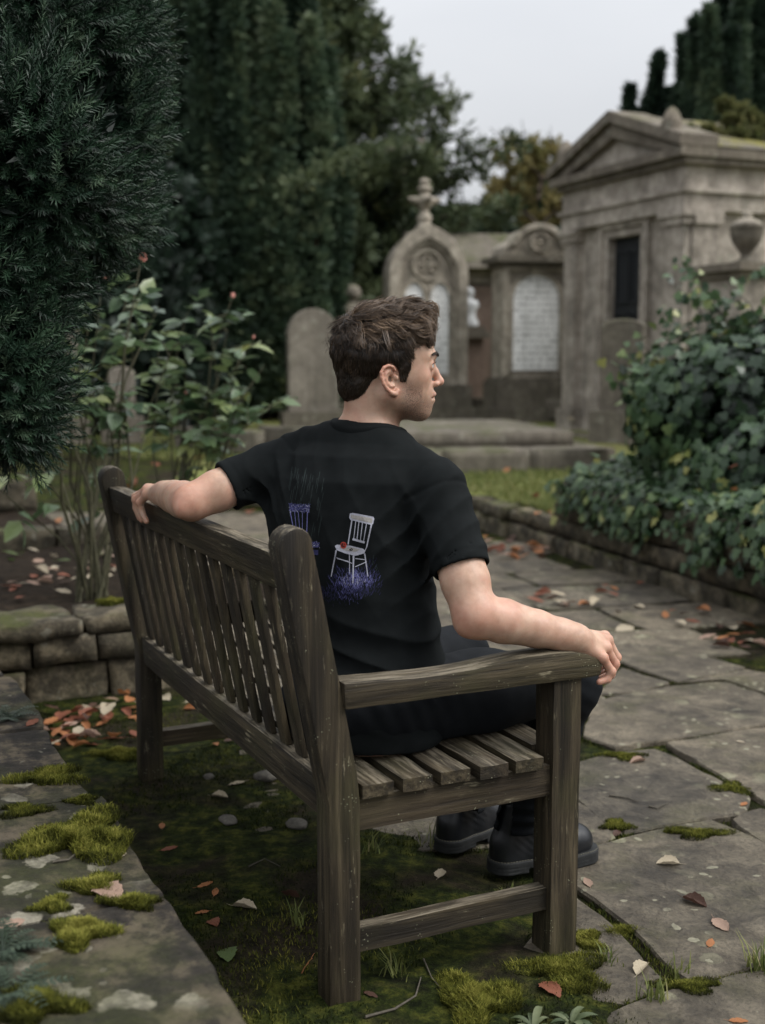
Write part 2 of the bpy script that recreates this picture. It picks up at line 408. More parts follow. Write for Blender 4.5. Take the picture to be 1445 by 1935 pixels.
def relax(v, f, it=2, lam=.5):
    e = np.concatenate([f[:, [0, 1]], f[:, [1, 2]], f[:, [2, 3]], f[:, [3, 0]]]); e = np.concatenate([e, e[:, ::-1]])
    deg = np.bincount(e[:, 0], minlength=len(v))[:, None]+1e-9
    for _ in range(it):
        s = np.stack([np.bincount(e[:, 0], v[e[:, 1], k], len(v)) for k in range(3)], -1)
        v = v+(s/deg-v)*lam
    return v
def wob(p, s, seed=0.0):
    """cheap smooth noise, about -1..1"""
    a = p*s+seed
    return (np.sin(a[:, 0]*1.0+1.7*np.sin(a[:, 1]*.83+seed))+np.sin(a[:, 1]*1.13+1.3*np.sin(a[:, 2]*.91+2*seed))+np.sin(a[:, 2]*.97+1.5*np.sin(a[:, 0]*1.07)))/3
def biggest(v, f):
    """largest connected piece of a mesh"""
    lab = np.arange(len(v))
    for _ in range(4000):
        m = lab[f].min(1); new = lab.copy()
        for k in range(4): np.minimum.at(new, f[:, k], m)
        new = new[new]
        if (new == lab).all(): break
        lab = new
    ids, cnt = np.unique(lab, return_counts=True); keep = lab == ids[np.argmax(cnt)]
    mp_ = np.cumsum(keep)-1; fk = keep[f[:, 0]]
    return v[keep], mp_[f[fk]]
# ------------------------------------------------------------------ the seated man
PO = B(.35, .3, 0)
person = thing('person', 'young man in black t-shirt and trousers seated on the bench, face in profile', 'person', PO)
PON = np.array(PO)
def bn(u, v, w): return np.array(B(u, v, w))
def wn(px, py, d): return np.array(W(px, py, d))
LS, LE, LW = wn(548, 868, 2.70), wn(362, 949, 2.61), bn(.842, -.062, .900)
RS, RE, RW = wn(828, 922, 2.50), wn(897, 1161, 2.40), bn(.02, .548, .661)
HO = wn(728, 690, 2.60); HYAW = math.radians(9)
HR = np.array((Matrix.Rotation(HYAW, 3, 'Z') @ Matrix.Rotation(math.radians(1), 3, 'X')))     # head-local -> world
NB = wn(700, 822, 2.63)
def hl(x, y, z): return HO+HR@V3(x, y, z)
CY = math.radians(58); FW = V3(math.cos(CY), math.sin(CY), 0); RT = V3(math.sin(CY), -math.cos(CY), 0)

EARP = [(x+.010, z) for x, z in [(-.001, -.010), (-.007, -.002), (-.017, .001), (-.027, -.003), (-.033, -.013), (-.0325, -.024), (-.028, -.036), (-.019, -.048), (-.009, -.056), (-.001, -.058), (.004, -.051)]]
def ear_pt(x, z, s, out=0.0):
    fl = .30*max(0, -(x-.014))
    return (x, s*(.0725+fl*1.15+out+.05*max(0, -z-.03)*-1), z)
def sdf_head(p, ears=True):
    q = (p-HO)@HR
    a = q.copy(); a[:, 1] = np.abs(a[:, 1])            # mirror symmetric
    d = ell(a, (-.014, 0, .032), (.096, .074, .082))
    d = smin(d, ell(a, (.036, 0, .028), (.068, .066, .068)), .03)
    d = smin(d, ell(a, (.038, 0, -.035), (.060, .058, .075)), .03)
    d = smin(d, cap(a, (.002, .052, -.058), (.074, .015, -.099), .0175, .016), .022)
    d = smin(d, ell(a, (.074, 0, -.098), (.0235, .027, .0195)), .016)
    d = smin(d, ell(a, (.03, 0, -.075), (.055, .045, .03)), .03)
    d = smin(d, ell(a, (.055, .046, -.021), (.028, .019, .018)), .02)
    d = smin(d, ell(a, (.034, .044, -.040), (.042, .0185, .046)), .02)
    d = smin(d, ell(a, (.032, .046, .022), (.045, .020, .040)), .02)
    d = smin(d, ell(a, (.082, 0, -.066), (.022, .03, .026)), .018)
    d = smax(d, -ell(a, (.112, .034, -.001), (.017, .019, .0115)), .010)
    d = smin(d, cap(a, (.1015, .008, .020), (.079, .046, .019), .0085, .0070), .010)
    d = smin(d, chain(a, [(.094, 0, .008), (.108, 0, -.014), (.1175, 0, -.034)], [.009, .0075, .0085], .004), .009)
    d = smin(d, ell(a, (.1175, 0, -.0355), (.0095, .0105, .0085)), .006)
    d = smin(d, ell(a, (.107, .0125, -.040), (.0085, .0062, .0065)), .006)
    d = smin(d, ell(a, (.1015, 0, -.0615), (.0085, .021, .0062)), .006)
    d = smin(d, ell(a, (.0985, 0, -.0745), (.0085, .0185, .0065)), .006)
    d = smax(d, -cap(a, (.1125, 0, -.0685), (.094, .0255, -.0695), .0016), .004)
    d = smax(d, -ell(a, (.1085, .007, -.0460), (.0045, .003, .0025)), .002)
    # eyelids
    d = smin(d, ell(a, (.0865, .0315, .000), (.0142, .0155, .0132)), .004)
    d = smax(d, -ell(a, (.1005, .034, -.0005), (.011, .0135, .0046)), .002)
    if not ears: return d
    # ear
    R = np.array(Matrix.Rotation(math.radians(-26), 3, 'Z'))
    e = ell(a, (-.0055, .0775, -.0265), (.0175, .0042, .029), R)
    e = smax(e, -ell(a, (-.0030, .0860, -.0240), (.0125, .0062, .0215), R), .003)
    e = smin(e, chain(a, [ear_pt(x, z, 1, .0035) for x, z in EARP], [.0026, .0032, .0034, .0036, .0036, .0034, .0032, .0034, .0050, .0058, .0045], .002), .0025)
    e = smin(e, chain(a, [ear_pt(x, z, 1, .0022) for x, z in [(-.003, -.010), (-.012, -.016), (-.0135, -.026), (-.0095, -.036), (-.0005, -.0425), (.007, -.041)]], [.0020, .0026, .0028, .0028, .0028, .0026], .002), .003)
    e = smax(e, -ell(a, (.0005, .0800, -.0265), (.0068, .0085, .0095), R), .003)
    e = smin(e, ell(a, (.0115, .0750, -.0245), (.0045, .0042, .0055)), .003)
    d = smin(d, e, .006)
    return d
def sdf_traps(p, g=0.0):
    d = None
    for s, sh in ((-1, LS), (1, RS)):
        a = cap(p, hl(-.064, -s*.014, -.085)+V3(0, 0, -.062), sh+(NB-sh)*.30+V3(0, 0, .018), .024+g, .030+g)
        d = a if d is None else smin(d, a, .03)
    return d
def sdf_neck(p):
    d = cap(p, hl(-.032, 0, -.035), NB+V3(-.003, 0, -.02), .054, .058)
    d = smin(d, cap(p, hl(-.006, -.050, -.062), NB+FW*.052+RT*.012+V3(0, 0, -.03), .015, .013), .018)
    d = smin(d, cap(p, hl(-.006, .050, -.062), NB+FW*.052-RT*.012+V3(0, 0, -.03), .015, .013), .018)
    return smin(d, sdf_traps(p), .04)
# hands: wrist, knuckles and bent fingers
RH = dict(k=[bn(-.004, .604, .617), bn(.014, .624, .632), bn(.034, .641, .642), bn(.053, .648, .645)],
          f=[[bn(-.006, .624, .588), bn(-.005, .615, .572), bn(-.002, .598, .568)],
             [bn(.013, .646, .597), bn(.013, .637, .575), bn(.015, .615, .569)],
             [bn(.033, .664, .604), bn(.033, .655, .580), bn(.034, .630, .571)],
             [bn(.054, .670, .607), bn(.054, .662, .584), bn(.054, .638, .575)]],
          th=[bn(.050, .565, .654), bn(.076, .594, .636), bn(.084, .618, .614), bn(.081, .634, .598)])
LH = dict(k=[bn(.893, -.094, .893), bn(.909, -.090, .901), bn(.924, -.083, .904), bn(.938, -.073, .903)],
          f=[[bn(.914, -.106, .874), bn(.913, -.101, .850), bn(.899, -.094, .829)],
             [bn(.938, -.109, .879), bn(.940, -.105, .852), bn(.929, -.097, .829)],
             [bn(.960, -.103, .883), bn(.964, -.102, .856), bn(.955, -.096, .831)],
             [bn(.976, -.093, .885), bn(.985, -.094, .860), bn(.979, -.091, .838)]],
          th=[bn(.862, -.036, .895), bn(.890, -.022, .889), bn(.915, -.012, .885), bn(.934, -.008, .882)])
def sdf_hand(p, w, e, H, rs=(.0088, .0098, .0102, .0098)):
    d = None
    ax = (w-e)/np.linalg.norm(w-e); k = H['k']
    wa = w+(k[0]-w)*.12; wb = w+(k[3]-w)*.12
    for i in range(4):                                   # metacarpals fan out of the wrist
        st = wa+(wb-wa)*i/3
        m = cap(p, st, k[i], .0175-.001*abs(i-1.5), rs[i]+.0025); d = m if d is None else smin(d, m, .013)
    mid = [(w+q)*.5 for q in k]
    d = smin(d, cap(p, mid[0]-V3(0, 0, .006), mid[3]-V3(0, 0, .006), .013), .014)
    for i in range(4):
        pts = [k[i]]+H['f'][i]; r = rs[i]
        f = chain(p, pts, [r*1.08, r*1.0, r*.9, r*.78], .003)
        f = smin(f, ell(p, k[i]+V3(0, 0, .003), (r*1.12,)*3), .006)
        f = smin(f, ell(p, pts[1], (r*1.10,)*3), .004)
        d = smin(d, f, .0035)
    t = chain(p, [w+(k[3]-w)*.2]+H['th'], [.014, .0145, .0115, .010, .0085], .008)
    return smin(d, t, .008)
def sdf_arm(p, S, E, Wr, H, side):
    u = E-S; f = Wr-E
    g = 1.0 if side > 0 else .93
    d = chain(p, [S, S+u*.35, S+u*.75, E], [.050*g, .0505*g, .0485*g, .0425*g], .008)
    d = smin(d, chain(p, [E, E+f*.28, E+f*.62, Wr], [.0425*g, .0440*g, .0375, .0285 if side > 0 else .0305], .008), .014 if side > 0 else .010)
    if side > 0: d = smin(d, cap(p, E+V3(-.014, -.008, -.020), E+V3(.006, 0, -.024), .020, .020), .02)
    else: d = smin(d, ell(p, E+V3(-.014, -.024, -.012), (.0165,)*3), .014)
    d = smin(d, cap(p, Wr-f*.12, Wr+(H['k'][1]-Wr)*.2, .0265, .0215), .02)
    h = masked(p, lambda q: sdf_hand(q, Wr, E, H), Wr-.2, Wr+.2)
    return smin(d, h, .014)
TS = np.array([  # z, cx, cy, half width, half depth, yaw
    (.425, -.045, 2.525, .190, .150, 30), (.52, -.042, 2.530, .186, .146, 33), (.62, -.034, 2.548, .174, .130, 42), (.72, -.052, 2.566, .176, .126, 50),
    (.82, -.066, 2.584, .182, .128, 56), (.90, -.068, 2.594, .188, .131, 58), (.97, -.058, 2.598, .182, .122, 58), (1.02, -.048, 2.604, .160, .098, 58),
    (1.045, -.040, 2.615, .115, .075, 58), (1.08, -.036, 2.625, .075, .06, 58)])
def sdf_torso(p, grow=0.0):
    z = np.clip(p[:, 2], TS[0, 0], TS[-1, 0]); I = lambda c: np.interp(z, TS[:, 0], TS[:, c])
    yw = np.radians(I(5)); dx, dy = p[:, 0]-I(1), p[:, 1]-I(2)
    c, s = np.cos(yw), np.sin(yw); fx = dx*c+dy*s; lx = -dx*s+dy*c
    a, b = I(3)+grow, I(4)+grow
    # spine hollow down the back and flatter shoulder blades
    k = (np.abs(lx/a)**2.35+np.abs(fx/b)**2.35)**(1/2.35)
    d = (k-1)*np.minimum(a, b)
    d = d+.010*np.exp(-(lx/.028)**2)*(fx < 0)*np.clip((p[:, 2]-.55)*4, 0, 1)*np.clip((1.04-p[:, 2])*8, 0, 1)
    d = smax(d, TS[0, 0]-p[:, 2], .03); d = smax(d, p[:, 2]-TS[-1, 0], .03)
    return d
def masked(p, fn, lo, hi):
    m = ((p > lo) & (p < hi)).all(1); d = np.full(len(p), .2)
    if m.any(): d[m] = fn(p[m])
    return d
def sdf_hn(p): return smin(sdf_head(p), sdf_neck(p), .018)
def sdf_body(p):
    d = masked(p, sdf_hn, HO-V3(.26, .26, .34), HO+V3(.26, .26, .2))
    d = smin(d, masked(p, lambda q: sdf_torso(q, -.014), V3(-.32, 2.3, .3), V3(.25, 2.9, 1.2)), .03)
    a = masked(p, lambda q: sdf_arm(q, LS, LE, LW, LH, -1), np.minimum(LS, np.minimum(LW, LE))-.16, np.maximum(LS, np.maximum(LW, LE))+.16)
    b = masked(p, lambda q: sdf_arm(q, RS, RE, RW, RH, 1), np.minimum(RS, np.minimum(RW, RE))-.16, np.maximum(RS, np.maximum(RW, RE))+.16)
    return smin(d, np.minimum(a, b), .025)
bv, bf = surface_nets(sdf_body, (-.72, 2.2, .40), (.62, 3.1, 1.36), .0023)
bv, bf = biggest(bv, bf); bv = relax(bv, bf, 1, .4)

# ---- skin: redness and stubble follow the anatomy
def near(p, pts, r): return np.exp(-np.min(np.stack([np.sum((p-q)**2, 1) for q in pts]), 0)/(r*r))
hq = (bv-HO)@HR
red = .55*near(bv, [RE+V3(-.01, -.01, -.03), LE+V3(-.01, -.03, -.01)], .045)+.55*near(bv, RH['k']+LH['k'], .02)+.5*near(bv, [f[0] for f in RH['f']+LH['f']], .014)
red += .45*near(bv, [f[2] for f in RH['f']+LH['f']], .014)
red += .7*near(bv, [hl(*ear_pt(x, z, s)) for s in (-1, 1) for x, z in EARP], .012)+.55*near(bv, [hl(.118, 0, -.036)], .016)+.3*near(bv, [hl(.075, s*.045, -.025) for s in (-1, 1)], .03)+.3*near(bv, [hl(-.06, 0, -.1)], .05)
lips = np.clip(1.4*np.maximum(1-ell(hq, (.1015, 0, -.0625), (.012, .023, .0055))*250, 0), 0, 1)*(hq[:, 0] > .09)*(np.abs(hq[:, 2]+.068) < .0125)*(hq[:, 0] > .094)
st = np.clip((-.018-hq[:, 2]-.35*np.clip(hq[:, 0]-.03, 0, 1)-.02*(hq[:, 0] > .07))/.028, 0, 1)*np.clip((hq[:, 0]-.016)/.018, 0, 1)*np.clip((hq[:, 2]+.135)/.02, 0, 1)*(np.abs(hq[:, 1]) < .09)
st *= 1-np.exp(-((hq[:, 0]-.115)**2+(hq[:, 2]+.038)**2)/.012**2)
st = st*(1-lips)*(np.abs(hq[:, 0]) < .2)
t = NT('skin'); c = t.coord('Object')
base = t.ramp(t.noise(c, 26, 5, .6), [(.36, (.40, .245, .170)), (.64, (.54, .355, .255))])
base = t.mix(t.math('MULTIPLY', t.ramp(t.noise(c, 9, 4, .6), [(.46, 0.0), (.64, 1.0)]), .38), base, (.50, .22, .155))
base = t.mix(t.math('MULTIPLY', t.ramp(t.noise(c, 70, 4, .6), [(.5, 0.0), (.68, 1.0)]), .22), base, (.60, .40, .30))
base = t.mix(t.math('MULTIPLY', t.attr('red'), .62), base, (.52, .19, .125))
sn = t.noise(t.mapv(c, (1, 1, 1)), 620, 2, .5)
base = t.mix(t.math('MULTIPLY', t.attr('stubble'), t.ramp(sn, [(.36, .86), (.58, .28)])), base, (.085, .055, .042))
base = t.mix(t.math('MULTIPLY', t.ramp(t.voro(c, 120), [(.05, 1.0), (.09, 0.0)]), t.ramp(t.noise(c, 17, 2), [(.55, 0.0), (.62, .35)])), base, (.25, .12, .07))
base = t.mix(t.math('MULTIPLY', t.attr('lips'), .45), base, (.40, .19, .15))
t.bump(t.math('ADD', t.noise(c, 420, 3, .6), t.math('MULTIPLY', t.noise(c, 90, 3, .6), .5)), .22, .0012)
t.set(Base_Color=base, Roughness=.47, Specular_IOR_Level=.42, Subsurface_Weight=.28, Subsurface_Scale=.008, Subsurface_Radius=(1, .35, .2))
M_SKIN = t.m
body = mesh_np('body', bv-PON, bf, M_SKIN, person, True, {'red': ('POINT', np.clip(red, 0, 1)), 'stubble': ('POINT', st), 'lips': ('POINT', lips)})
# ---- eyes, brows
t = NT('eye'); c = t.coord('Object'); 
sx = t.n('ShaderNodeVectorMath', operation='LENGTH'); mpn = t.mapv(c, (0, 1, 1)); t.put(sx.inputs[0], mpn)
t.set(Base_Color=t.ramp((sx, 'Value'), [(.0022, (.005, .005, .005)), (.0028, (.09, .06, .03)), (.0056, (.05, .03, .015)), (.0062, (.62, .58, .55))]), Roughness=.08)
for s in (-1, 1):
    bm = bmesh.new(); bmesh.ops.create_uvsphere(bm, u_segments=20, v_segments=14, radius=.0122)
    o = bm_obj('eye', bm, t.m, person, True); o.location = Vector(hl(.0868, s*.0315, 0))-PO; o.rotation_euler = (0, 0, HYAW+math.radians(-2))
M_HAIR = NT('brown_hair'); t = M_HAIR
t.set(Base_Color=t.mix(1.0, t.ramp(t.attr('rnd'), [(0, (.017, .0115, .008)), (.4, (.048, .032, .021)), (.75, (.118, .076, .046)), (1, (.215, .145, .088))]), (1, 1, 1), 'MULTIPLY'), Roughness=.38, Specular_IOR_Level=.5, Anisotropic=.5)
M_HAIR = t.m
def strand(mb, pts, r0, r1, rnd, n=3):
    m = len(pts); rr = np.interp(np.linspace(0, 1, m), [0, .3, .75, 1], [r0*.8, r0, r0*.75, r1]); v, f = tube_np(pts, rr, n); mb.add(v, f, rnd)
HREF = hl(-.01, 0, .03)
def head_x(y, z):
    x = .14
    for _ in range(25): x -= .8*float(sdf_head((hl(x, y, z))[None])[0])
    return x
for s in (-1, 1):
    mb = MB()
    for k in range(150):
        u = RNG.random(); y = s*(.010+.038*u); z = .0205+.007*math.sin(u*2.4)-.003*u+RNG.normal(0, .0016)*(1.2-u*.7)
        p0 = V3(head_x(y, z)+.0004, y, z); dirv = V3(.1, s*.75, .35 if u < .4 else -.1); L_ = .009
        pts = [hl(*(p0+dirv*L_*q+V3(.003*(q*(1-q))*4-.001*q, 0, 0))) for q in (0, .35, .7, 1)]
        strand(mb, pts, .00042, .00012, RNG.uniform(.0, .35))
    mb.build('eyebrow', M_HAIR, person, origin=PON)
for s in (-1, 1):
    mb = MB()
    for k in range(60):
        u = k/59; y = s*(.0215+.021*u); x = .1005-.0035*abs(u-.4)*2-.006*u*u; z = .0042-.006*(u-.45)**2*4*.5
        p0 = V3(x, y, z); pts = [hl(*(p0+V3(.006, s*.003*(u-.3), .001)*q+V3(0, 0, .003)*q*q)) for q in (-.3, .3, .7, 1)]
        strand(mb, pts, .00045, .00012, 0.0)
    mb.build('eyelash', M_HAIR, person, origin=PON)
# ---- hair: a cropped undercap and several thousand strands
def sdf_hcap(p):
    q = (p-HO)@HR; a = q.copy(); a[:, 1] = np.abs(a[:, 1])
    d = ell(a, (-.018, 0, .034), (.099, .079, .0860))
    d = smin(d, ell(a, (.034, 0, .040), (.068, .068, .066)), .03)
    d = smin(d, ell(a, (.038, 0, .082), (.056, .056, .040)), .03)
    d = smin(d, ell(a, (-.060, 0, -.042), (.041, .052, .045)), .03)
    d = smin(d, sdf_head(p, False)-.0035, .006)
    front = np.where(q[:, 2] > .046, .091-.3*np.clip(a[:, 1]-.02, 0, 1), .044+.25*q[:, 2])+.004*wob(q, 260, 1.1)
    low = np.interp(q[:, 0], [-.12, -.09, -.040, -.029, -.02, .01, .05], [-.085, -.080, -.066, -.052, -.03, -.038, -.034])+.003*wob(q, 230, 2.2)
    m = np.maximum(q[:, 0]-front, low-q[:, 2])
    ear = (1-np.sqrt(((q[:, 0]+.003)/.0215)**2+((q[:, 2]+.030)/.036)**2))*.025
    ear = np.where(a[:, 1] > .045, ear, -1.0)
    return smax(smax(d, m, .010), ear, .004)
hv, hf = surface_nets(sdf_hcap, HO-.17, HO+.18, .0036)
hv = hv+wob(hv, 190, 1.3)[:, None]*.0014*((hv-HREF)/np.linalg.norm(hv-HREF, axis=1)[:, None])
mb = MB(); mb.add(hv, hf, 0.02)
capq = (hv-HO)@HR
# strand roots on the cap surface
tri = hv[hf[:, :3]]; area = np.linalg.norm(np.cross(tri[:, 1]-tri[:, 0], tri[:, 2]-tri[:, 0]), axis=1)
nrm = np.cross(hv[hf[:, 2]]-hv[hf[:, 0]], hv[hf[:, 3]]-hv[hf[:, 1]]); nrm /= np.linalg.norm(nrm, axis=1)[:, None]+1e-12
if ((hv[hf].mean(1)-HREF)*nrm).sum() < 0: nrm = -nrm
cen = hv[hf].mean(1); cq = (cen-HO)@HR
outside = (sdf_hn(cen) > -.001) & ~((np.abs(cq[:, 1]) > .05) & (((cq[:, 0]+.004)/.028)**2+((cq[:, 2]+.026)/.040)**2 < 1) & (cq[:, 0] < .014)) & (((cen-HREF)*nrm).sum(1) > .01)
prob = area*outside*np.where(cq[:, 2] > .04, 1.35, 1.0); prob /= prob.sum()
CROWN = V3(-.070, -.008, .088)
NR = 12500
ri = RNG.choice(len(hf), NR, p=prob)
wts = RNG.dirichlet((1, 1, 1, 1), NR); roots = (hv[hf[ri]]*wts[:, :, None]).sum(1)-nrm[ri]*.0006
rq = (roots-HO)@HR; rn = nrm[ri]@HR
NC = 300; cc_ = rq[RNG.choice(NR, NC)]; cid = np.argmin(((rq[:, None]-cc_[None])**2).sum(-1), 1)
cph = RNG.uniform(0, 2*PI, NC); cbend = RNG.normal(0, 1, NC); clen = RNG.uniform(.7, 1.3, NC); ctone = RNG.uniform(0, 1, NC); clift = RNG.uniform(.2, 1.3, NC); cturn = RNG.normal(0, .5, NC)
for i in range(NR):
    q = rq[i]; k = cid[i]; n = rn[i]
    away = q-CROWN; away = away-n*(away@n); away /= np.linalg.norm(away)+1e-6
    top = np.clip((q[2]-.040)/.04, 0, 1)*np.clip((q[0]+.105)/.04, 0, 1)      # long on top
    fr = np.clip((q[0]-.035)/.045, 0, 1)*np.clip((q[2]-.03)/.03, 0, 1)
    down = V3(-.35 if q[0] < .0 else .15, 0, -1.0); down = down-n*(down@n); down /= np.linalg.norm(down)+1e-6
    g = away*(.35+.65*top)+down*(1-top)*.9+V3(.45*(1-.6*fr), -.15*np.sign(q[1]), .1)*top; g = g-n*(g@n); g /= np.linalg.norm(g)+1e-6
    side = np.cross(n, g); g = g+side*cturn[k]*top; g /= np.linalg.norm(g)
    L_ = (.017+.033*top*(1-.45*fr))*clen[k]*RNG.uniform(.75, 1.15)
    if q[2] < -.01: L_ = .011*RNG.uniform(.6, 1.2)
    if q[2] < -.055: L_ *= .7
    lift = .20+.42*top*clift[k]+.45*fr*clift[k]
    if q[2] < .02: lift = .34
    m = 6 if L_ < .022 else 9
    s = np.linspace(0, 1, m)[:, None]
    conv = (cc_[k]-q)*.55*top
    wave = (.16*top+.04)*L_
    P = q+g*L_*s*(1-.10*s)+n*L_*(lift*s-lift*.85*s**2+.03)+side*(wave*np.sin(s*5.0*(.7+.3*clen[k])+cph[k])*s+cbend[k]*.16*L_*s**2)+conv*s
    if fr > 0: P = P+(V3(-.12, 0, .50)*np.sin(s*2.4)*max(0, clift[k]-.25)*.8-V3(.10, 0, .30)*s**2.2*(1.1-.5*clift[k]))*L_*fr
    P[:, 0] = np.where(P[:, 0] > .112, .112+.5*(P[:, 0]-.112), P[:, 0])
    if fr > .05: P[:, 2] = np.maximum(P[:, 2], .034+.5*np.clip(.034-P[:, 2], -.03, 0)*0+.006*clift[k])
    pts = HO+P@HR.T
    tone = np.clip(ctone[k]*.42+RNG.normal(.10, .16)+.34*top+.16*fr-.10*(q[2] < .03), 0, 1)
    strand(mb, pts, .00062 if top > .3 else .00048, .00013, tone)
# a fringe of loose tips along the hairline and the crown
for i in RNG.choice(NR, 520, replace=False):              # flyaway hairs
    q = rq[i]; n = rn[i]
    if q[2] < .03: continue
    L_ = RNG.uniform(.018, .038); g = RNG.normal(size=3); g -= n*(g@n); g /= np.linalg.norm(g); s = np.linspace(0, 1, 7)[:, None]
    P = q+n*.004+n*L_*(.55*s-.25*s*s)+g*L_*(.8*s)+np.cross(n, g)*L_*.25*np.sin(s*4+i)*s
    strand(mb, HO+P@HR.T, .00038, .00010, np.clip(RNG.normal(.6, .2), 0, 1))
hair = mb.build('hair', M_HAIR, person, True, origin=PON)
# ---- t-shirt
NKC = wn(699, 818, 2.63)
def sleeve(p, S, E, t1, r0, r1):
    u = E-S; L_ = np.linalg.norm(u); ax = u/L_; end = S+u*t1
    d = cap(p, S, end+ax*.08, r0, r1+(r1-r0)*.3)
    return d, (p-end)@ax
def crease(x):
    return 1-1.9*np.abs(np.sin(x/2))**.75
def sdf_shirt(p):
    d = sdf_torso(p, .004)
    d = smin(d, sdf_traps(p, .0075), .035)
    for S_, E_, t1, r0, r1 in ((LS, LE, .66, .0585, .0560), (RS, RE, .655, .0595, .063)):
        s, cut = sleeve(p, S_, E_, t1, r0, r1)
        d = smin(d, s, .045)
    # gather and folds
    fold = .0030*wob(p*V3(1, 1, 1.6), 30, .4)+.0012*wob(p, 75, 2.2)
    w = np.exp(-((p[:, 2]-.60)/.10)**2); ang = p[:, 2]*1.0+.38*(p@RT)+.02*wob(p, 14, 3)
    fold = fold+.0062*w*crease(ang*2*PI/.062)*(.6+.4*wob(p, 9, 1.1))
    for A_, dr in ((RS+(RE-RS)*.35+V3(-.045, 0, -.02), V3(-.6, .2, -.75)), (LS+(LE-LS)*.2+V3(.03, -.03, -.05), V3(.55, -.2, -.8))):
        r = p-A_; s1 = r@(dr/np.linalg.norm(dr)); e = np.exp(-(r*r).sum(1)/.12**2)
        fold = fold+.0056*e*crease((r@np.cross(dr, FW))*2*PI/.045+wob(p, 12)*1.2)
    lean_ = np.exp(-((p[:, 2]-.88)/.16)**2); fold = fold+.0026*lean_*crease(((p@RT)*.8+p[:, 2]*.6)*2*PI/.085+1.2*wob(p, 10, .7))
    d = d-fold
    # openings
    for S_, E_, t1, r0, r1 in ((LS, LE, .66, .0585, .0560), (RS, RE, .655, .0595, .063)):
        u = E_-S_; L_ = np.linalg.norm(u); ax = u/L_; cut = (p-(S_+u*t1))@ax
        rad = np.linalg.norm((p-S_)-((p-S_)@ax)[:, None]*ax, axis=1)
        near_ = (rad < .1) & (cut > -.2)
        seam = (p-(S_+u*.06))@ax; d = d+.0022*np.exp(-((seam+.15*(p[:, 2]-S_[2]))/.0035)**2)*(rad < .085)*(rad > .03)
        d = np.where(near_ & (cut > -.035), np.maximum(d, np.maximum(r1-.010-rad, 0)+np.where(rad < r1-.010, 0, -1)), d)
        d = np.where(near_, d+.0012*np.exp(-((cut+.020)/.0035)**2), d)
        d = np.where(near_ & (cut > -.03), smax(d, cut, .003), d)
    nk = (p-NKC)@np.array([FW, RT, V3(0, 0, 1)]).T
    hole = np.sqrt(((nk[:, 0]+.004)/.066)**2+(nk[:, 1]/.068)**2)-1
    d = np.where(nk[:, 2] > -.055, smax(d, -hole*.066, .004), d)
    return np.maximum(d, .438-p[:, 2]+.006*wob(p, 20))
sv, sf = surface_nets(sdf_shirt, (-.48, 2.28, .41), (.30, 2.85, 1.16), .0034)
sv, sf = biggest(sv, sf); sv = relax(sv, sf, 2, .5)
t = NT('black_cotton'); c = t.coord('Object')
wv = t.n('ShaderNodeTexWave', wave_type='BANDS'); wv.inputs['Scale'].default_value = 420; t.put(wv.inputs['Vector'], c)
t.bump(t.math('ADD', t.math('MULTIPLY', (wv, 'Fac'), .3), t.noise(c, 700, 2, .6)), .35, .0008)
t.set(Base_Color=t.ramp(t.noise(c, 30, 5, .6), [(.3, (.0055, .0068, .007)), (.7, (.0085, .0102, .0105))]), Roughness=.85, Specular_IOR_Level=.10)
M_SHIRT = t.m
shirt = mesh_np('t_shirt', sv-PON, sf, M_SHIRT, person, True)
bvh = BVHTree.FromPolygons([Vector(x) for x in sv], [tuple(int(i) for i in q) for q in sf])
def sdf_collar(p):
    nk = (p-NKC)@np.array([FW, RT, V3(0, 0, 1)]).T
    hole = (np.sqrt(((nk[:, 0]+.004)/.066)**2+(nk[:, 1]/.068)**2)-1)*.066
    d = smin(sdf_torso(p, .004), sdf_traps(p, .0075), .035)-.0032
    return np.maximum(smax(d, np.abs(hole-.0070)-.0078, .0025), -.058-nk[:, 2])
kv, kf = surface_nets(sdf_collar, NKC-V3(.11, .11, .08), NKC+V3(.11, .11, .12), .0024); kv, kf = biggest(kv, kf); kv = relax(kv, kf, 1, .5)
t = NT('ribbed_collar'); c = t.coord('Object'); t.bump(t.noise(c, 500, 2, .5), .3, .001)
t.set(Base_Color=(.006, .0072, .0075), Roughness=.85, Specular_IOR_Level=.12)
mesh_np('collar', kv-PON, kf, t.m, shirt, True)
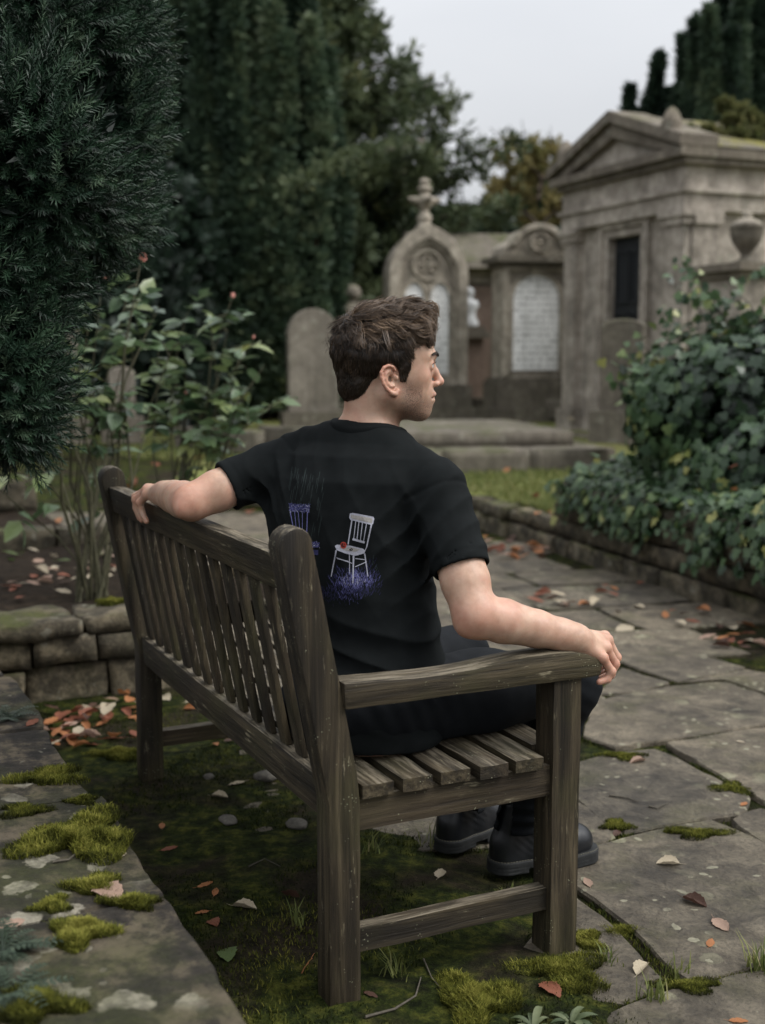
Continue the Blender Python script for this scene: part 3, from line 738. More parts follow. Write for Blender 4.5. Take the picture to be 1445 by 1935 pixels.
# ---- trousers
KR, KL = bn(.235, .685, .505), bn(.58, .60, .497)
AR, AL = bn(.395, .655, .10), bn(.56, .605, .10)
def sdf_trs(p):
    d = ell(p, bn(.30, .20, .50), (.175, .175, .105))
    for hip, kn, an in ((bn(.205, .20, .515), KR, AR), (bn(.40, .20, .515), KL, AL)):
        l = chain(p, [hip, hip+(kn-hip)*.5, kn], [.096, .088, .068], .03)
        l = smin(l, ell(p, kn+V3(0, 0, .002), (.067,)*3), .02)
        l = smin(l, chain(p, [kn+V3(0, 0, -.02), kn+(an-kn)*.35+(an-kn)*.0, an+V3(0, 0, .01)], [.064, .064, .052], .03), .03)
        e = np.exp(-((p-kn)**2).sum(1)/.10**2)
        l = l-.0016*e*np.sin((p@V3(.5, .3, 1))*2*PI/.04+1.5*wob(p, 14))-.003*np.exp(-((p-hip)**2).sum(1)/.14**2)*np.sin((p@V3(1, .6, .5))*2*PI/.05+1.5*wob(p, 12))
        l = l-.004*np.exp(-((p[:, 2]-.14)/.05)**2)*np.sin(p[:, 2]*2*PI/.035+wob(p, 20))
        d = smin(d, l, .035)
    d = d-.0018*wob(p, 34, .9)-.0008*wob(p, 80, 1.9)
    bx = (p-np.array(BO))@np.array(EV)
    d = np.where(bx < .60, smax(d, .4335-p[:, 2], .01), d)
    return np.maximum(d, .105-p[:, 2])
tv, tf = surface_nets(sdf_trs, (-.30, 2.25, .08), (.56, 3.12, .68), .0048)
tv, tf = biggest(tv, tf); tv = relax(tv, tf, 1, .4)
t = NT('black_denim'); c = t.coord('Object'); t.bump(t.noise(c, 600, 3, .6), .4, .001)
t.set(Base_Color=t.ramp(t.noise(c, 22, 5, .6), [(.3, (.0045, .0055, .007)), (.7, (.008, .0095, .0115))]), Roughness=.8, Specular_IOR_Level=.15)
trs = mesh_np('trousers', tv-PON, tf, t.m, person, True)
# ---- boots (built once in foot coordinates, the second is a mirrored copy)
def foot2d(p, g):
    z = np.zeros(len(p)); q = np.stack([p[:, 0], p[:, 1], z], 1)
    d = chain(q, [(.040, 0, 0), (.12, .004, 0), (.195, .004, 0), (.238, .004, 0)], [.036, .036, .049, .044], .02)
    return d-g
def sdf_upper(p):
    d = chain(p, [(.045, 0, .055), (.075, .002, .12), (.08, .0, .19)], [.040, .044, .049], .03)
    d = smin(d, chain(p, [(.045, 0, .052), (.13, .003, .052), (.2, .004, .05), (.235, .004, .049)], [.039, .041, .043, .0395], .03), .035)
    d = smin(d, cap(p, (.085, 0, .12), (.16, .003, .068), .040, .036), .03)
    d = smax(d, foot2d(p, .002), .008)
    e = np.exp(-((p-V3(.1, 0, .09))**2).sum(1)/.05**2)
    d = d-.0022*e*np.sin((p[:, 0]*.7+p[:, 2])*2*PI/.018+2*wob(p, 30))-.0015*np.exp(-((p[:, 0]-.185)/.02)**2)*np.sin(p[:, 0]*2*PI/.012)
    return np.maximum(np.maximum(d, .026-p[:, 2]), p[:, 2]-.175)
def sdf_sole(p):
    d = foot2d(p, .0065)
    lowc = np.where((p[:, 0] > .088) & (p[:, 0] < .125), .013, .001)
    d = np.maximum(smax(d, p[:, 2]-.034, .003), lowc-p[:, 2])
    rib = .0007*np.sin(p[:, 2]*2*PI/.005)*(p[:, 2] < .024)
    return d-rib
uv, uf = surface_nets(sdf_upper, (-.02, -.08, .0), (.31, .08, .21), .0045); sv2, sf2 = surface_nets(sdf_sole, (-.02, -.09, -.01), (.32, .09, .05), .0032)
uv = relax(uv, uf, 1, .4)
t = NT('black_leather'); c = t.coord('Object'); t.bump(t.noise(c, 260, 4, .6), .18, .001)
t.set(Base_Color=(.010, .011, .013), Roughness=t.ramp(t.noise(c, 25, 4, .6), [(.3, .28), (.7, .48)]), Specular_IOR_Level=.55)
M_LEATHER = t.m; M_RUB = mat_plain('black_rubber', (.02, .021, .021), .7, .3, .3, 60); M_STI = mat_plain('pale_stitch', (.16, .15, .11), .8, .2, .2, 200)
smb = MB()
th = np.linspace(0, 2*PI, 1500); 
ringp = []
for a in th:                                            # welt stitches just inside the sole edge
    dr_ = V3(math.cos(a), math.sin(a), 0); lo_, hi_ = 0.0, .2; o_ = V3(.13, .004, 0)
    for _ in range(22):
        mdl = (lo_+hi_)/2
        if foot2d((o_+dr_*mdl)[None], .0045)[0] < 0: lo_ = mdl
        else: hi_ = mdl
    ringp.append(o_+dr_*lo_)
ringp = np.array(ringp); seg = np.concatenate([[0], np.cumsum(np.linalg.norm(np.diff(ringp, axis=0), axis=1))]); tot = seg[-1]
ns = int(tot/.0075)
for k in range(ns):
    s0, s1 = tot*k/ns, tot*(k+.58)/ns
    a = np.array([np.interp(s0, seg, ringp[:, x]) for x in range(3)]); b = np.array([np.interp(s1, seg, ringp[:, x]) for x in range(3)])
    v, f = tube_np([a+V3(0, 0, .0345), (a+b)/2+V3(0, 0, .0352), b+V3(0, 0, .0345)], [.0007, .0009, .0007], 4); smb.add(v, f)
def boot(first, heel, toe, mirror):
    if first is None:
        o = mesh_np('boot', uv, uf, M_LEATHER, person, True); sl_ = mesh_np('sole', sv2, sf2, M_RUB, o, True); st_ = smb.build('stitching', M_STI, o)
    else:
        o = first.copy(); C.objects.link(o); o.parent = person
        for ch in list(first.children):
            c2 = ch.copy(); C.objects.link(c2); c2.parent = o
    d = toe-heel; o.location = Vector((heel.x, heel.y, 0))-PO; o.rotation_euler = (0, 0, math.atan2(d.y, d.x)); o.scale = (1, mirror, 1)
    return o
b1 = boot(None, G(924, 1648), G(1130, 1618), 1)
b2 = boot(b1, G(832, 1612), G(960, 1552), -1)
# ---- the print on the back of the shirt: thin ink strokes laid on the cloth
def ray_shirt(px, py):
    p1 = W(px, py, 2.0); o = Vector((0, 0, CAM_H)); d = (p1-o).normalized()
    h = bvh.ray_cast(o+d*1.5, d)
    return (h[0], h[1], d) if h[0] else None
class Ink:
    def __init__(s): s.v, s.f, s.m = [], [], []
    def ribbon(s, pts, w0, w1, mat, lift=.0011):
        row = []
        pts = [np.array(p, float) for p in pts]
        n = max(2, int(sum(np.linalg.norm(b-a) for a, b in zip(pts, pts[1:]))/7)+1)
        L_ = np.concatenate([[0], np.cumsum([np.linalg.norm(b-a) for a, b in zip(pts, pts[1:])])])
        ss = np.linspace(0, L_[-1], n+1); P = np.stack([np.interp(ss, L_, [p[k] for p in pts]) for k in (0, 1)], 1)
        T_ = np.gradient(P, axis=0); T_ /= np.linalg.norm(T_, axis=1)[:, None]+1e-9; N_ = np.stack([-T_[:, 1], T_[:, 0]], 1)
        for i, (p, nn) in enumerate(zip(P, N_)):
            w = w0+(w1-w0)*i/n
            for sg in (-1, 1):
                q = p+nn*w*.5*sg; h = ray_shirt(480+q[0]/3.141, 850+q[1]/3.141)
                if h is None: return
                row.append(h[0]-h[2]*lift)
        b = len(s.v); s.v += row
        for i in range(n): s.f.append((b+2*i, b+2*i+1, b+2*i+3, b+2*i+2)); s.m.append(mat)
    def fill(s, poly, mat, lift=.0009, step=6, keep=None):
        poly = np.array(poly, float); y0, y1 = poly[:, 1].min(), poly[:, 1].max(); y = y0
        def span(y):
            xs = []
            for a, b in zip(poly, np.roll(poly, -1, 0)):
                if (a[1] <= y) != (b[1] <= y): xs.append(a[0]+(y-a[1])/(b[1]-a[1])*(b[0]-a[0]))
            return (min(xs), max(xs)) if len(xs) > 1 else None
        while y < y1-1:
            ye = min(y+step, y1-.5); a, b = span(y+.01), span(ye)
            if a and b:
                n = max(1, int((a[1]-a[0])/8))
                for i in range(n):
                    if keep and random.random() > keep: continue
                    c = [(a[0]+(a[1]-a[0])*i/n, y), (a[0]+(a[1]-a[0])*(i+1)/n, y), (b[0]+(b[1]-b[0])*(i+1)/n, ye), (b[0]+(b[1]-b[0])*i/n, ye)]
                    hs_ = [ray_shirt(480+q[0]/3.141, 850+q[1]/3.141) for q in c]
                    if any(h is None for h in hs_): continue
                    k = len(s.v); s.v += [h[0]-h[2]*lift for h in hs_]; s.f.append((k, k+1, k+2, k+3)); s.m.append(mat)
            y = ye
ink = Ink(); WH, BLU, DB, RED, RAIN, TAN, BLK = range(7)
rr = random.Random(4)
# rain
for k in range(46):
    x = rr.uniform(215, 415); y = rr.uniform(85, 330) if x < 350 else rr.uniform(95, 470); l = rr.uniform(35, 120)
    if y+l > 560: l = 560-y
    ink.ribbon([(x, y), (x-.19*l, y+l)], 1.6, 1.2, RAIN, .0007)
# back chair in the rain, blue
for k in range(170):
    x = rr.uniform(206, 329); y = rr.uniform(318, 368)+(x-206)*.04; a = rr.uniform(0, 6.3)
    ink.ribbon([(x, y), (x+7*math.cos(a), y+7*math.sin(a))], 2.2, 1.2, BLU if rr.random() < .8 else WH, .0012)
ink.fill([(206, 318), (330, 328), (326, 372), (210, 362)], DB)
for a, b, w in (((214, 368), (236, 480), 5), ((316, 372), (312, 500), 6), ((240, 368), (250, 470), 3.5), ((262, 370), (270, 470), 3.5), ((287, 372), (286, 470), 3.5)):
    ink.ribbon([a, b], w, w*.8, BLU)
ink.ribbon([(236, 474), (312, 486)], 12, 12, DB)
ink.ribbon([(312, 500), (330, 545)], 6, 6, BLU)
for k in range(80):
    x = rr.uniform(300, 388); y = rr.uniform(545, 580); a = rr.uniform(0, 6.3)
    ink.ribbon([(x, y), (x+7*math.cos(a), y+7*math.sin(a))], 2.2, 1.2, BLU if rr.random() < .75 else WH, .0012)
ink.fill([(300, 540), (385, 550), (389, 580), (300, 584)], DB); ink.fill([(330, 590), (380, 592), (380, 625), (330, 620)], DB)
# front chair, pale
ink.fill([(568, 378), (585, 374), (708, 398), (714, 408), (706, 440), (695, 445), (572, 416), (564, 405)], WH)
ink.fill([(575, 384), (700, 405), (704, 412), (698, 436), (580, 408), (572, 400)], TAN, .0013)
ink.ribbon([(568, 380), (585, 376), (708, 399)], 3, 3, WH, .0015); ink.ribbon([(570, 414), (695, 444)], 3, 3, WH, .0015)
for a, b, w in (((580, 418), (557, 562), 8), ((696, 444), (668, 575), 9), ((603, 424), (591, 528), 5), ((622, 428), (610, 534), 5), ((643, 432), (630, 540), 5), ((667, 438), (649, 546), 5)):
    ink.ribbon([a, b], w, w*.8, WH, .0013)
ink.ribbon([(584, 530), (656, 550)], 13, 13, WH, .0012)
ink.fill([(477, 570), (492, 563), (560, 566), (650, 588), (658, 598), (650, 612), (600, 626), (540, 612), (490, 592)], WH)
ink.fill([(500, 578), (560, 574), (630, 592), (600, 606), (540, 598)], TAN, .0013)
ink.ribbon([(488, 592), (540, 613), (600, 627), (652, 613), (668, 575)], 4, 4, WH, .0015)
ink.ribbon([(565, 594), (576, 586), (586, 590), (578, 597), (565, 594)], 5, 5, BLK, .0017)
ink.fill([(530+19*math.cos(a*PI/6), 566+21*math.sin(a*PI/6)) for a in range(12)], RED, .0018, 4)
for k in range(14):
    a = rr.uniform(0, 6.3); r_ = rr.uniform(3, 15); ink.ribbon([(530+r_*math.cos(a), 566+r_*math.sin(a)), (530+r_*math.cos(a+1)*.9, 566+r_*math.sin(a+1)*.9)], 4, 3, BLK, .0023)
for a, b, w in (((487, 596), (457, 752), 9), ((590, 628), (586, 792), 10), ((656, 615), (675, 752), 8), ((565, 622), (567, 735), 5)):
    ink.ribbon([a, b], w, w*.6, WH, .0014)
for a, b in (((488, 640), (582, 674)), ((494, 646), (560, 662)), ((600, 694), (668, 664)), ((600, 645), (658, 652))): ink.ribbon([a, b], 4.5, 4.5, WH, .0013)
for k in range(820):
    t_ = rr.random(); x = 600+rr.gauss(0, 74); y = rr.gauss(790, 40)
    if not (440 < x < 755 and 690 < y < 900): continue
    l = rr.uniform(10, 26); dx = (x-600)*.06+rr.uniform(-6, 6); fade = ((x-600)/150)**2+((y-780)/70)**2
    ink.ribbon([(x, y), (x+dx, y-l)], 2.4, .9, (BLU if fade < .5 and rr.random() < .6 else DB) if rr.random() < .9 else (WH if fade < .3 else BLU), .0011)
for k in range(240):
    x = rr.uniform(385, 640); y = rr.gauss(855, 26); l = rr.uniform(8, 20); ink.ribbon([(x, y), (x+rr.uniform(-9, 9), y-l)], 2.0, .8, DB if rr.random() < .75 or x < 500 else BLU, .0011)
for k in range(16):
    x = rr.uniform(680, 755); y = rr.uniform(640, 740); ink.ribbon([(x, y), (x+7, y-22)], 1.8, 1, DB if rr.random() < .6 else RAIN, .0011)
pm = [mat_plain('ink_'+n_, c_, .8, .1, .25, 300) for n_, c_ in (('white', (.35, .35, .40)), ('blue', (.12, .12, .27)), ('dark_blue', (.032, .032, .085)), ('red', (.28, .04, .03)), ('rain', (.046, .060, .058)), ('tan', (.27, .255, .235)), ('black', (.012, .012, .012)))]
me = bpy.data.meshes.new('print'); me.from_pydata([tuple(Vector(q)-PO) for q in ink.v], [], ink.f)
me.polygons.foreach_set('material_index', ink.m); po = link('print', me, pm, shirt)
props(po, 'printed drawing of two wooden chairs in rain and grass')
# ------------------------------------------------------------------ ground, paving, lawn
from mathutils.geometry import delaunay_2d_cdt
def nz(x, y, z=0.0): return noise.noise(Vector((x, y, z)))
def fbm(x, y, z=0.0): return .6*nz(x, y, z)+.28*nz(2.1*x, 2.1*y, z+3)+.14*nz(4.3*x, 4.3*y, z+7)
def px_of(p):
    Y, Z = p[1], p[2]-CAM_H; zc = Y*CP-Z*SP; yc = Y*SP+Z*CP
    return (722.5+F*p[0]/zc, 967.5-F*yc/zc)
def uv_of(x, y): d = Vector((x-BX, y-BY, 0)); return d.dot(EU), d.dot(EV)
def lawn_z(y): return .215+max(0, min(y, 24)-8.5)*.0247
def ground_z(x, y):
    u, v = uv_of(x, y); z = -.018+.010*fbm(x*2.2, y*2.2, 1)
    # moss cushions behind and under the bench
    w = max(0, min(1, (.62-v)*5))*max(0, min(1, (v+.5)*6))*max(0, min(1, (1.9-u)*4))*max(0, min(1, (u+1.3)*4))
    z += max(0, min(1, (y-9.7)/.9))*(lawn_z(y)-.08)
    z += w*(.024+.016*fbm(x*7, y*7, 4)+.006*nz(x*28, y*28, 2))
    return z
def axis(a, b, lo, hi, st):
    c = list(np.arange(lo, hi, st)); s = st
    while c[-1] < b: s *= 1.35; c.append(c[-1]+s)
    s = st
    while c[0] > a: s *= 1.35; c.insert(0, c[0]-s)
    return np.array(c)
gx, gy = axis(-60, 60, -1.4, 2.6, .032), axis(-6, 150, 1.3, 5.2, .032)
GX, GY = np.meshgrid(gx, gy, indexing='ij'); GZ = np.array([ground_z(x, y) for x, y in zip(GX.ravel(), GY.ravel())])
nx, ny = len(gx), len(gy); i, j = np.meshgrid(np.arange(nx-1), np.arange(ny-1), indexing='ij')
gf = np.stack([i*ny+j, (i+1)*ny+j, (i+1)*ny+j+1, i*ny+j+1], -1).reshape(-1, 4)
t = NT('mossy_soil'); c = t.coord('Object')
n1 = t.noise(c, 3.2, 8, .62, .5); n2 = t.noise(c, 22, 7, .66); n3 = t.noise(c, 150, 4, .7)
soil = t.ramp(n2, [(.3, (.010, .008, .005)), (.55, (.030, .023, .014)), (.8, (.062, .050, .032))])
mossc = t.ramp(n2, [(.36, (.006, .009, .002)), (.5, (.024, .033, .006)), (.64, (.082, .086, .015))])
col = t.mix(t.ramp(n1, [(.40, 0.0), (.54, 1.0)]), soil, mossc)
col = t.mix(t.ramp(n3, [(.3, .6), (.6, 0.0)]), col, (.005, .006, .003))
t.bump(t.math('ADD', t.math('MULTIPLY', n2, .7), t.math('MULTIPLY', n3, .5)), .9, .02)
ground = mesh_np('ground', np.stack([GX.ravel(), GY.ravel(), GZ], 1), gf, t.set(Base_Color=col, Roughness=.95, Specular_IOR_Level=.1), None, True)
props(ground, kind='structure')

# flagstones
t = NT('flagstone'); c = t.coord('Object'); rv = t.attr('rnd')
n1 = t.noise(c, 2.3, 8, .64, .8); n2 = t.noise(t.mapv(c, (1, 1, 1), (0, 0, .4)), 11, 8, .68, .4); n3 = t.noise(c, 75, 5, .7)
col = t.ramp(n1, [(.38, (.036, .030, .022)), (.5, (.105, .089, .066)), (.61, (.19, .163, .121))])
col = t.mix(.5, col, t.ramp(n2, [(.38, (.033, .028, .021)), (.5, (.105, .090, .067)), (.64, (.21, .182, .135))]))
col = t.mix(t.math('MULTIPLY', t.ramp(t.noise(c, 4.1, 5, .6), [(.52, 0.0), (.68, 1.0)]), .5), col, (.066, .066, .026))
col = t.mix(1.0, col, t.ramp(rv, [(0, (.62, .62, .62)), (1, (1.25, 1.2, 1.12))]), 'MULTIPLY')
col = t.mix(t.ramp(n3, [(.32, .55), (.55, 0.0)]), col, (.022, .02, .016))
wc = t.warp(c, 13, .07); vd = t.voro(wc, 7.5, 'F1'); wv_ = t.noise(c, 24, 4, .6)
lm = t.math('MULTIPLY', t.ramp(t.math('ADD', vd, t.math('MULTIPLY', wv_, .22)), [(.31, 1.0), (.345, 0.0)]), t.ramp(t.noise(c, 1.9, 3, .5), [(.47, 0.0), (.55, 1.0)]))
col = t.mix(t.math('MULTIPLY', lm, .62), col, t.ramp(wv_, [(.35, (.15, .145, .085)), (.65, (.30, .285, .19))]))
v2 = t.voro(wc, 21, 'F1'); lm2 = t.math('MULTIPLY', t.ramp(t.math('ADD', v2, t.math('MULTIPLY', wv_, .2)), [(.30, 1.0), (.33, 0.0)]), t.ramp(t.noise(c, 3.3, 3, .5), [(.5, 0.0), (.57, 1.0)]))
col = t.mix(t.math('MULTIPLY', lm2, .6), col, (.30, .285, .2))
fl = t.noise(t.warp(c, 5, .12), 6.5, 3, .5); t.bump(t.math('ADD', t.math('ADD', t.math('MULTIPLY', n2, 1.0), t.math('MULTIPLY', n3, .3)), t.ramp(fl, [(.43, 0.0), (.48, .12), (.52, .14), (.57, .28)])), .95, .016)
M_FLAG = t.set(Base_Color=col, Roughness=t.ramp(n1, [(.3, .62), (.7, .85)]), Specular_IOR_Level=.32)
class Slabs:
    def __init__(s): s.v, s.f, s.r, s.n = [], [], [], 0
    def add(s, poly, z, thick, step=.045, jag=.010, tilt=.006, relief=.004, rnd=None):
        rnd = random.random() if rnd is None else rnd
        pts = []
        n = len(poly)
        for a, b in zip(poly, poly[1:]+poly[:1]):
            a, b = Vector(a[:2]), Vector(b[:2]); m = max(1, int((b-a).length/step))
            for k in range(m): pts.append(a.lerp(b, k/m))
        pts = [(pts[i-1]+pts[i]*6+pts[(i+1) % len(pts)])/8 for i in range(len(pts))]
        ctr = sum(pts, Vector((0, 0)))/len(pts)
        pts = [p+Vector((fbm(p.x*9, p.y*9, 2.3), fbm(p.x*9, p.y*9, 8.1)))*jag*1.6 for p in pts]
        inn = [p+(ctr-p).normalized()*.005 for p in pts]
        xs = [p.x for p in inn]; ys = [p.y for p in inn]; q = []
        def inside(x, y):
            r = False
            for a, b in zip(inn, inn[1:]+inn[:1]):
                if (a.y > y) != (b.y > y) and x < (b.x-a.x)*(y-a.y)/(b.y-a.y)+a.x: r = not r
            return r
        g = step*.9; y = min(ys)+g/2; k = 0
        while y < max(ys):
            x = min(xs)+g*(.5 if k % 2 else 1)
            while x < max(xs):
                if inside(x, y) and min((Vector((x, y))-p).length for p in inn) > g*.45: q.append(Vector((x, y)))
                x += g
            y += g*.87; k += 1
        m = len(inn)
        res = delaunay_2d_cdt(inn+q, [], [list(range(m))], 1, 1e-5)
        vs, fs = res[0], res[2]
        tx, ty = random.uniform(-tilt, tilt), random.uniform(-tilt, tilt); sd = random.uniform(0, 40)
        def H(p):
            lay = fbm(p.x*3.1, p.y*3.1, sd); st = math.floor(lay*7)/7
            return z+tx*(p.x-ctr.x)+ty*(p.y-ctr.y)+relief*(1.5*st+1.1*fbm(p.x*9, p.y*9, sd+4)+.4*nz(p.x*30, p.y*30, sd))
        b = s.n; V = [(p.x, p.y, H(p)) for p in vs]
        ring = [len(V)+k for k in range(m)]; V += [(p.x, p.y, H(p)-.005-.006*abs(nz(p.x*20, p.y*20))) for p in pts]
        low = [len(V)+k for k in range(m)]; V += [(p.x+(ctr-p).x*.02, p.y+(ctr-p).y*.02, z-thick) for p in pts]
        FF = [tuple(f) for f in fs]
        FF = [f if (Vector(vs[f[1]])-Vector(vs[f[0]])).cross(Vector(vs[f[2]])-Vector(vs[f[0]])) > 0 else f[::-1] for f in FF]
        ccw = sum(a.cross(b_) for a, b_ in zip(pts, pts[1:]+pts[:1])) > 0
        # boundary vertices of the triangulation keep the input order
        for k in range(m):
            k2 = (k+1) % m
            for A, Bq in ((list(range(m)), ring), (ring, low)):
                f = (A[k], Bq[k], Bq[k2], A[k2]); FF.append(f if ccw else f[::-1])
        for f in FF: s.f.append([f[0]+b, f[1]+b, f[2]+b, (f[3] if len(f) > 3 else f[2])+b])
        s.v += V; s.n += len(V); s.r += [rnd]*len(V)
    def build(s, name, mat, parent=None, origin=None, smooth=True):
        v = np.array(s.v, np.float32)
        if origin is not None: v = v-np.array(origin, np.float32)
        me = bpy.data.meshes.new(name); me.from_pydata(v.tolist(), [], [f[:3] if f[3] == f[2] else f for f in s.f])
        a = me.attributes.new('rnd', 'FLOAT', 'POINT'); a.data.foreach_set('value', np.array(s.r, np.float32))
        if smooth: me.polygons.foreach_set('use_smooth', [True]*len(me.polygons))
        o = link(name, me, mat, parent); m = o.modifiers.new('edges', 'EDGE_SPLIT'); m.split_angle = .55
        return o
def shrink(poly, d):
    c = sum((Vector(p[:2]) for p in poly), Vector((0, 0)))/len(poly); out = []
    for p in poly:
        p = Vector(p[:2]); out.append(p+(c-p).normalized()*d)
    return out
NEAR = [  # outlines of the flagstones nearest the camera, read off the photograph's ground plane
    [(1118, 1602), (1225, 1572), (1340, 1550), (1392, 1570), (1440, 1595), (1560, 1650), (1560, 1775), (1440, 1818), (1300, 1852), (1190, 1742), (1092, 1668), (1085, 1640)],
    [(985, 1800), (1085, 1690), (1150, 1748), (1252, 1852), (1180, 1885), (1085, 1880)],
    [(1165, 1912), (1290, 1866), (1420, 1838), (1600, 1790), (1600, 2150), (1180, 2150), (1120, 2000)],
    [(1092, 1440), (1160, 1425), (1240, 1415), (1295, 1442), (1412, 1503), (1402, 1532), (1310, 1545), (1185, 1570), (1150, 1556), (1090, 1500)],
    [(1262, 1403), (1350, 1388), (1460, 1372), (1580, 1400), (1580, 1560), (1438, 1506), (1385, 1474)],
    [(1385, 1548), (1440, 1528), (1580, 1575), (1580, 1650), (1450, 1592)],
    [(1020, 1545), (1085, 1515), (1160, 1578), (1118, 1592), (1060, 1610)],
    [(1130, 1326), (1200, 1308), (1275, 1295), (1372, 1288), (1450, 1318), (1560, 1350), (1455, 1364), (1255, 1396), (1165, 1411), (1105, 1388)],
    [(1178, 1250), (1270, 1228), (1350, 1246), (1405, 1262), (1280, 1286)],
    [(1128, 1312), (1172, 1262), (1262, 1289), (1200, 1304)],
    [(1292, 1288), (1410, 1266), (1530, 1290), (1570, 1340), (1455, 1312), (1375, 1284)],
    [(1000, 1480), (1085, 1445), (1082, 1500), (1020, 1535)],
]
pav = Slabs(); JOINT = []
for poly in NEAR:
    g = [G(x, y) for x, y in poly]; JOINT.append(shrink([p.xy for p in g], -.022)); pav.add(shrink([p.xy for p in g], -.014), 0.0, .06, .04, .008, .004, .0035, random.uniform(.3, .75))
# the rest of the path in uneven rows
RA = math.radians(15); rdx, rdy = Vector((math.cos(RA), math.sin(RA))), Vector((-math.sin(RA), math.cos(RA)))
WALL_A, WALL_B = Vector((.66, 9.05)), Vector((1.95, 5.15))
def wall_side(p): d = WALL_B-WALL_A; return d.x*(p.y-WALL_A.y)-d.y*(p.x-WALL_A.x)   # >0 : lawn side
r = -1.0; row = 0
while r < 12:
    dep = random.uniform(.42, .68); a = -6.0+random.uniform(0, .5)
    while a < 6:
        ln = random.uniform(.5, 1.05)
        jt = [random.uniform(-.03, .03) for _ in range(8)]
        poly = [rdx*(a+jt[0])+rdy*(r+jt[1]), rdx*(a+ln+jt[2])+rdy*(r+jt[3]), rdx*(a+ln+jt[4])+rdy*(r+dep+jt[5]), rdx*(a+jt[6])+rdy*(r+dep+jt[7])]
        poly = [p+Vector((0, 2.2)) for p in poly]; cen = sum(poly, Vector((0, 0)))/4; a += ln
        u, v = uv_of(cen.x, cen.y); pp = px_of((cen.x, cen.y, 0)) if cen.y > 1 else (0, 9999)
        if cen.y < 1.0 or cen.y > 11.5 or v < .55: 
            if not (u > 1.75 and cen.x > -.7 and cen.y > 4.4 and cen.y < 11.5): continue
        if wall_side(cen) > .06 and cen.x > .2: continue
        if pp[1] > 1236 and pp[0] > 985: continue
        if cen.x < -.7 and cen.y < 6.9: continue
        if cen.x < -3.5 or cen.x > 3.2: continue
        JOINT.append(shrink(poly, -.004)); pav.add(shrink(poly, .010), 0.0, .05, .06 if cen.y < 6 else .12, .012, .006, .004, random.uniform(.35, .85))
    r += dep; row += 1
po_ = pav.build('pavement', M_FLAG); props(po_, kind='structure')
# lawn behind the low wall
lx = np.arange(-14, 16.1, .5); ly = np.concatenate([np.arange(4.6, 12, .25), np.arange(12, 40, 1.0)])
edge = lambda y: WALL_A.x+(y-WALL_A.y)*(WALL_B.x-WALL_A.x)/(WALL_B.y-WALL_A.y)+.16
vs, fs = [], []
NXL = 40
for y in ly:
    x0 = edge(y) if y < 9.2 else max(-1.75, edge(9.2)-(y-9.2)*3)
    for k in range(NXL+1):
        x = x0+(16-x0)*(k/NXL)**1.7; vs.append((x, y, lawn_z(y)-.035+.02*fbm(x*1.5, y*1.5, 5)))
for a in range(len(ly)-1):
    for k in range(NXL): b = a*(NXL+1)+k; fs.append((b, b+1, b+NXL+2, b+NXL+1))
t = NT('lawn'); c = t.coord('Object')
col = t.ramp(t.noise(c, 14, 7, .65), [(.36, (.05, .062, .018)), (.5, (.125, .14, .042)), (.66, (.21, .21, .075))])
col = t.mix(t.ramp(t.noise(c, 1.1, 4, .6), [(.45, 0.0), (.7, .7)]), col, (.075, .062, .03))
lawn = mesh_np('lawn', vs, fs, t.set(Base_Color=col, Roughness=.95, Specular_IOR_Level=.1), None, True); props(lawn, kind='structure')
# ------------------------------------------------------------------ blades: grass and moss fuzz
def blades(P, h, w, lean=.5, N=None):
    """bent three-point blades on points P; returns verts, quads+tips as quads"""
    n = len(P); a = RNG.uniform(0, 2*PI, n); d = np.stack([np.cos(a), np.sin(a), np.zeros(n)], 1); s = np.stack([-d[:, 1], d[:, 0], np.zeros(n)], 1)
    hh = (h*RNG.uniform(.55, 1.25, n))[:, None]; ww = (w*RNG.uniform(.7, 1.2, n))[:, None]; ln = (lean*RNG.uniform(.1, 1, n))[:, None]
    up = np.array([0, 0, 1.0]) if N is None else N
    m = P+up*hh*.6+d*hh*ln*.35; tp = P+up*hh+d*hh*ln
    v = np.stack([P-s*ww/2, P+s*ww/2, m+s*ww*.38, m-s*ww*.38, tp], 1).reshape(-1, 3)
    b = np.arange(n)[:, None]*5
    f = np.concatenate([b+np.array([[0, 1, 2, 3]]), b+np.array([[3, 2, 4, 4]])], 0)
    return v, f
M_GRASS = mat_leaf('grass', [(0, (.045, .066, .016)), (.5, (.125, .155, .040)), (.85, (.24, .25, .08)), (1, (.33, .29, .14))], .6, .25, .3)
n = 52000; gy_ = 8.3+(RNG.random(n)**1.7)*6.5; gx_ = np.array([edge(y) if y < 9.2 else edge(9.2)-(y-9.2)*1.2 for y in gy_]); gx_ = gx_+RNG.random(n)*(3.0+.1*gy_)
gy2 = 5.4+RNG.random(14000)*3.2; gx2 = np.array([edge(y) for y in gy2])+RNG.random(14000)**1.5*1.6
gx_ = np.concatenate([gx_, gx2]); gy_ = np.concatenate([gy_, gy2])
P = np.stack([gx_, gy_, np.array([lawn_z(y) for y in gy_])-.035+np.array([.02*fbm(x*1.5, y*1.5, 5) for x, y in zip(gx_, gy_)])], 1)
mb = MB(); v, f = blades(P, .05, .0075, .9); mb.add(v, f, np.repeat(np.clip(RNG.normal(.5, .22, len(P))+.25*wob(P, 2.0), 0, 1), 5)); go = mb.build('grass', M_GRASS)
props(go, 'short rough green lawn grass beyond the low wall', 'grass', kind='stuff')
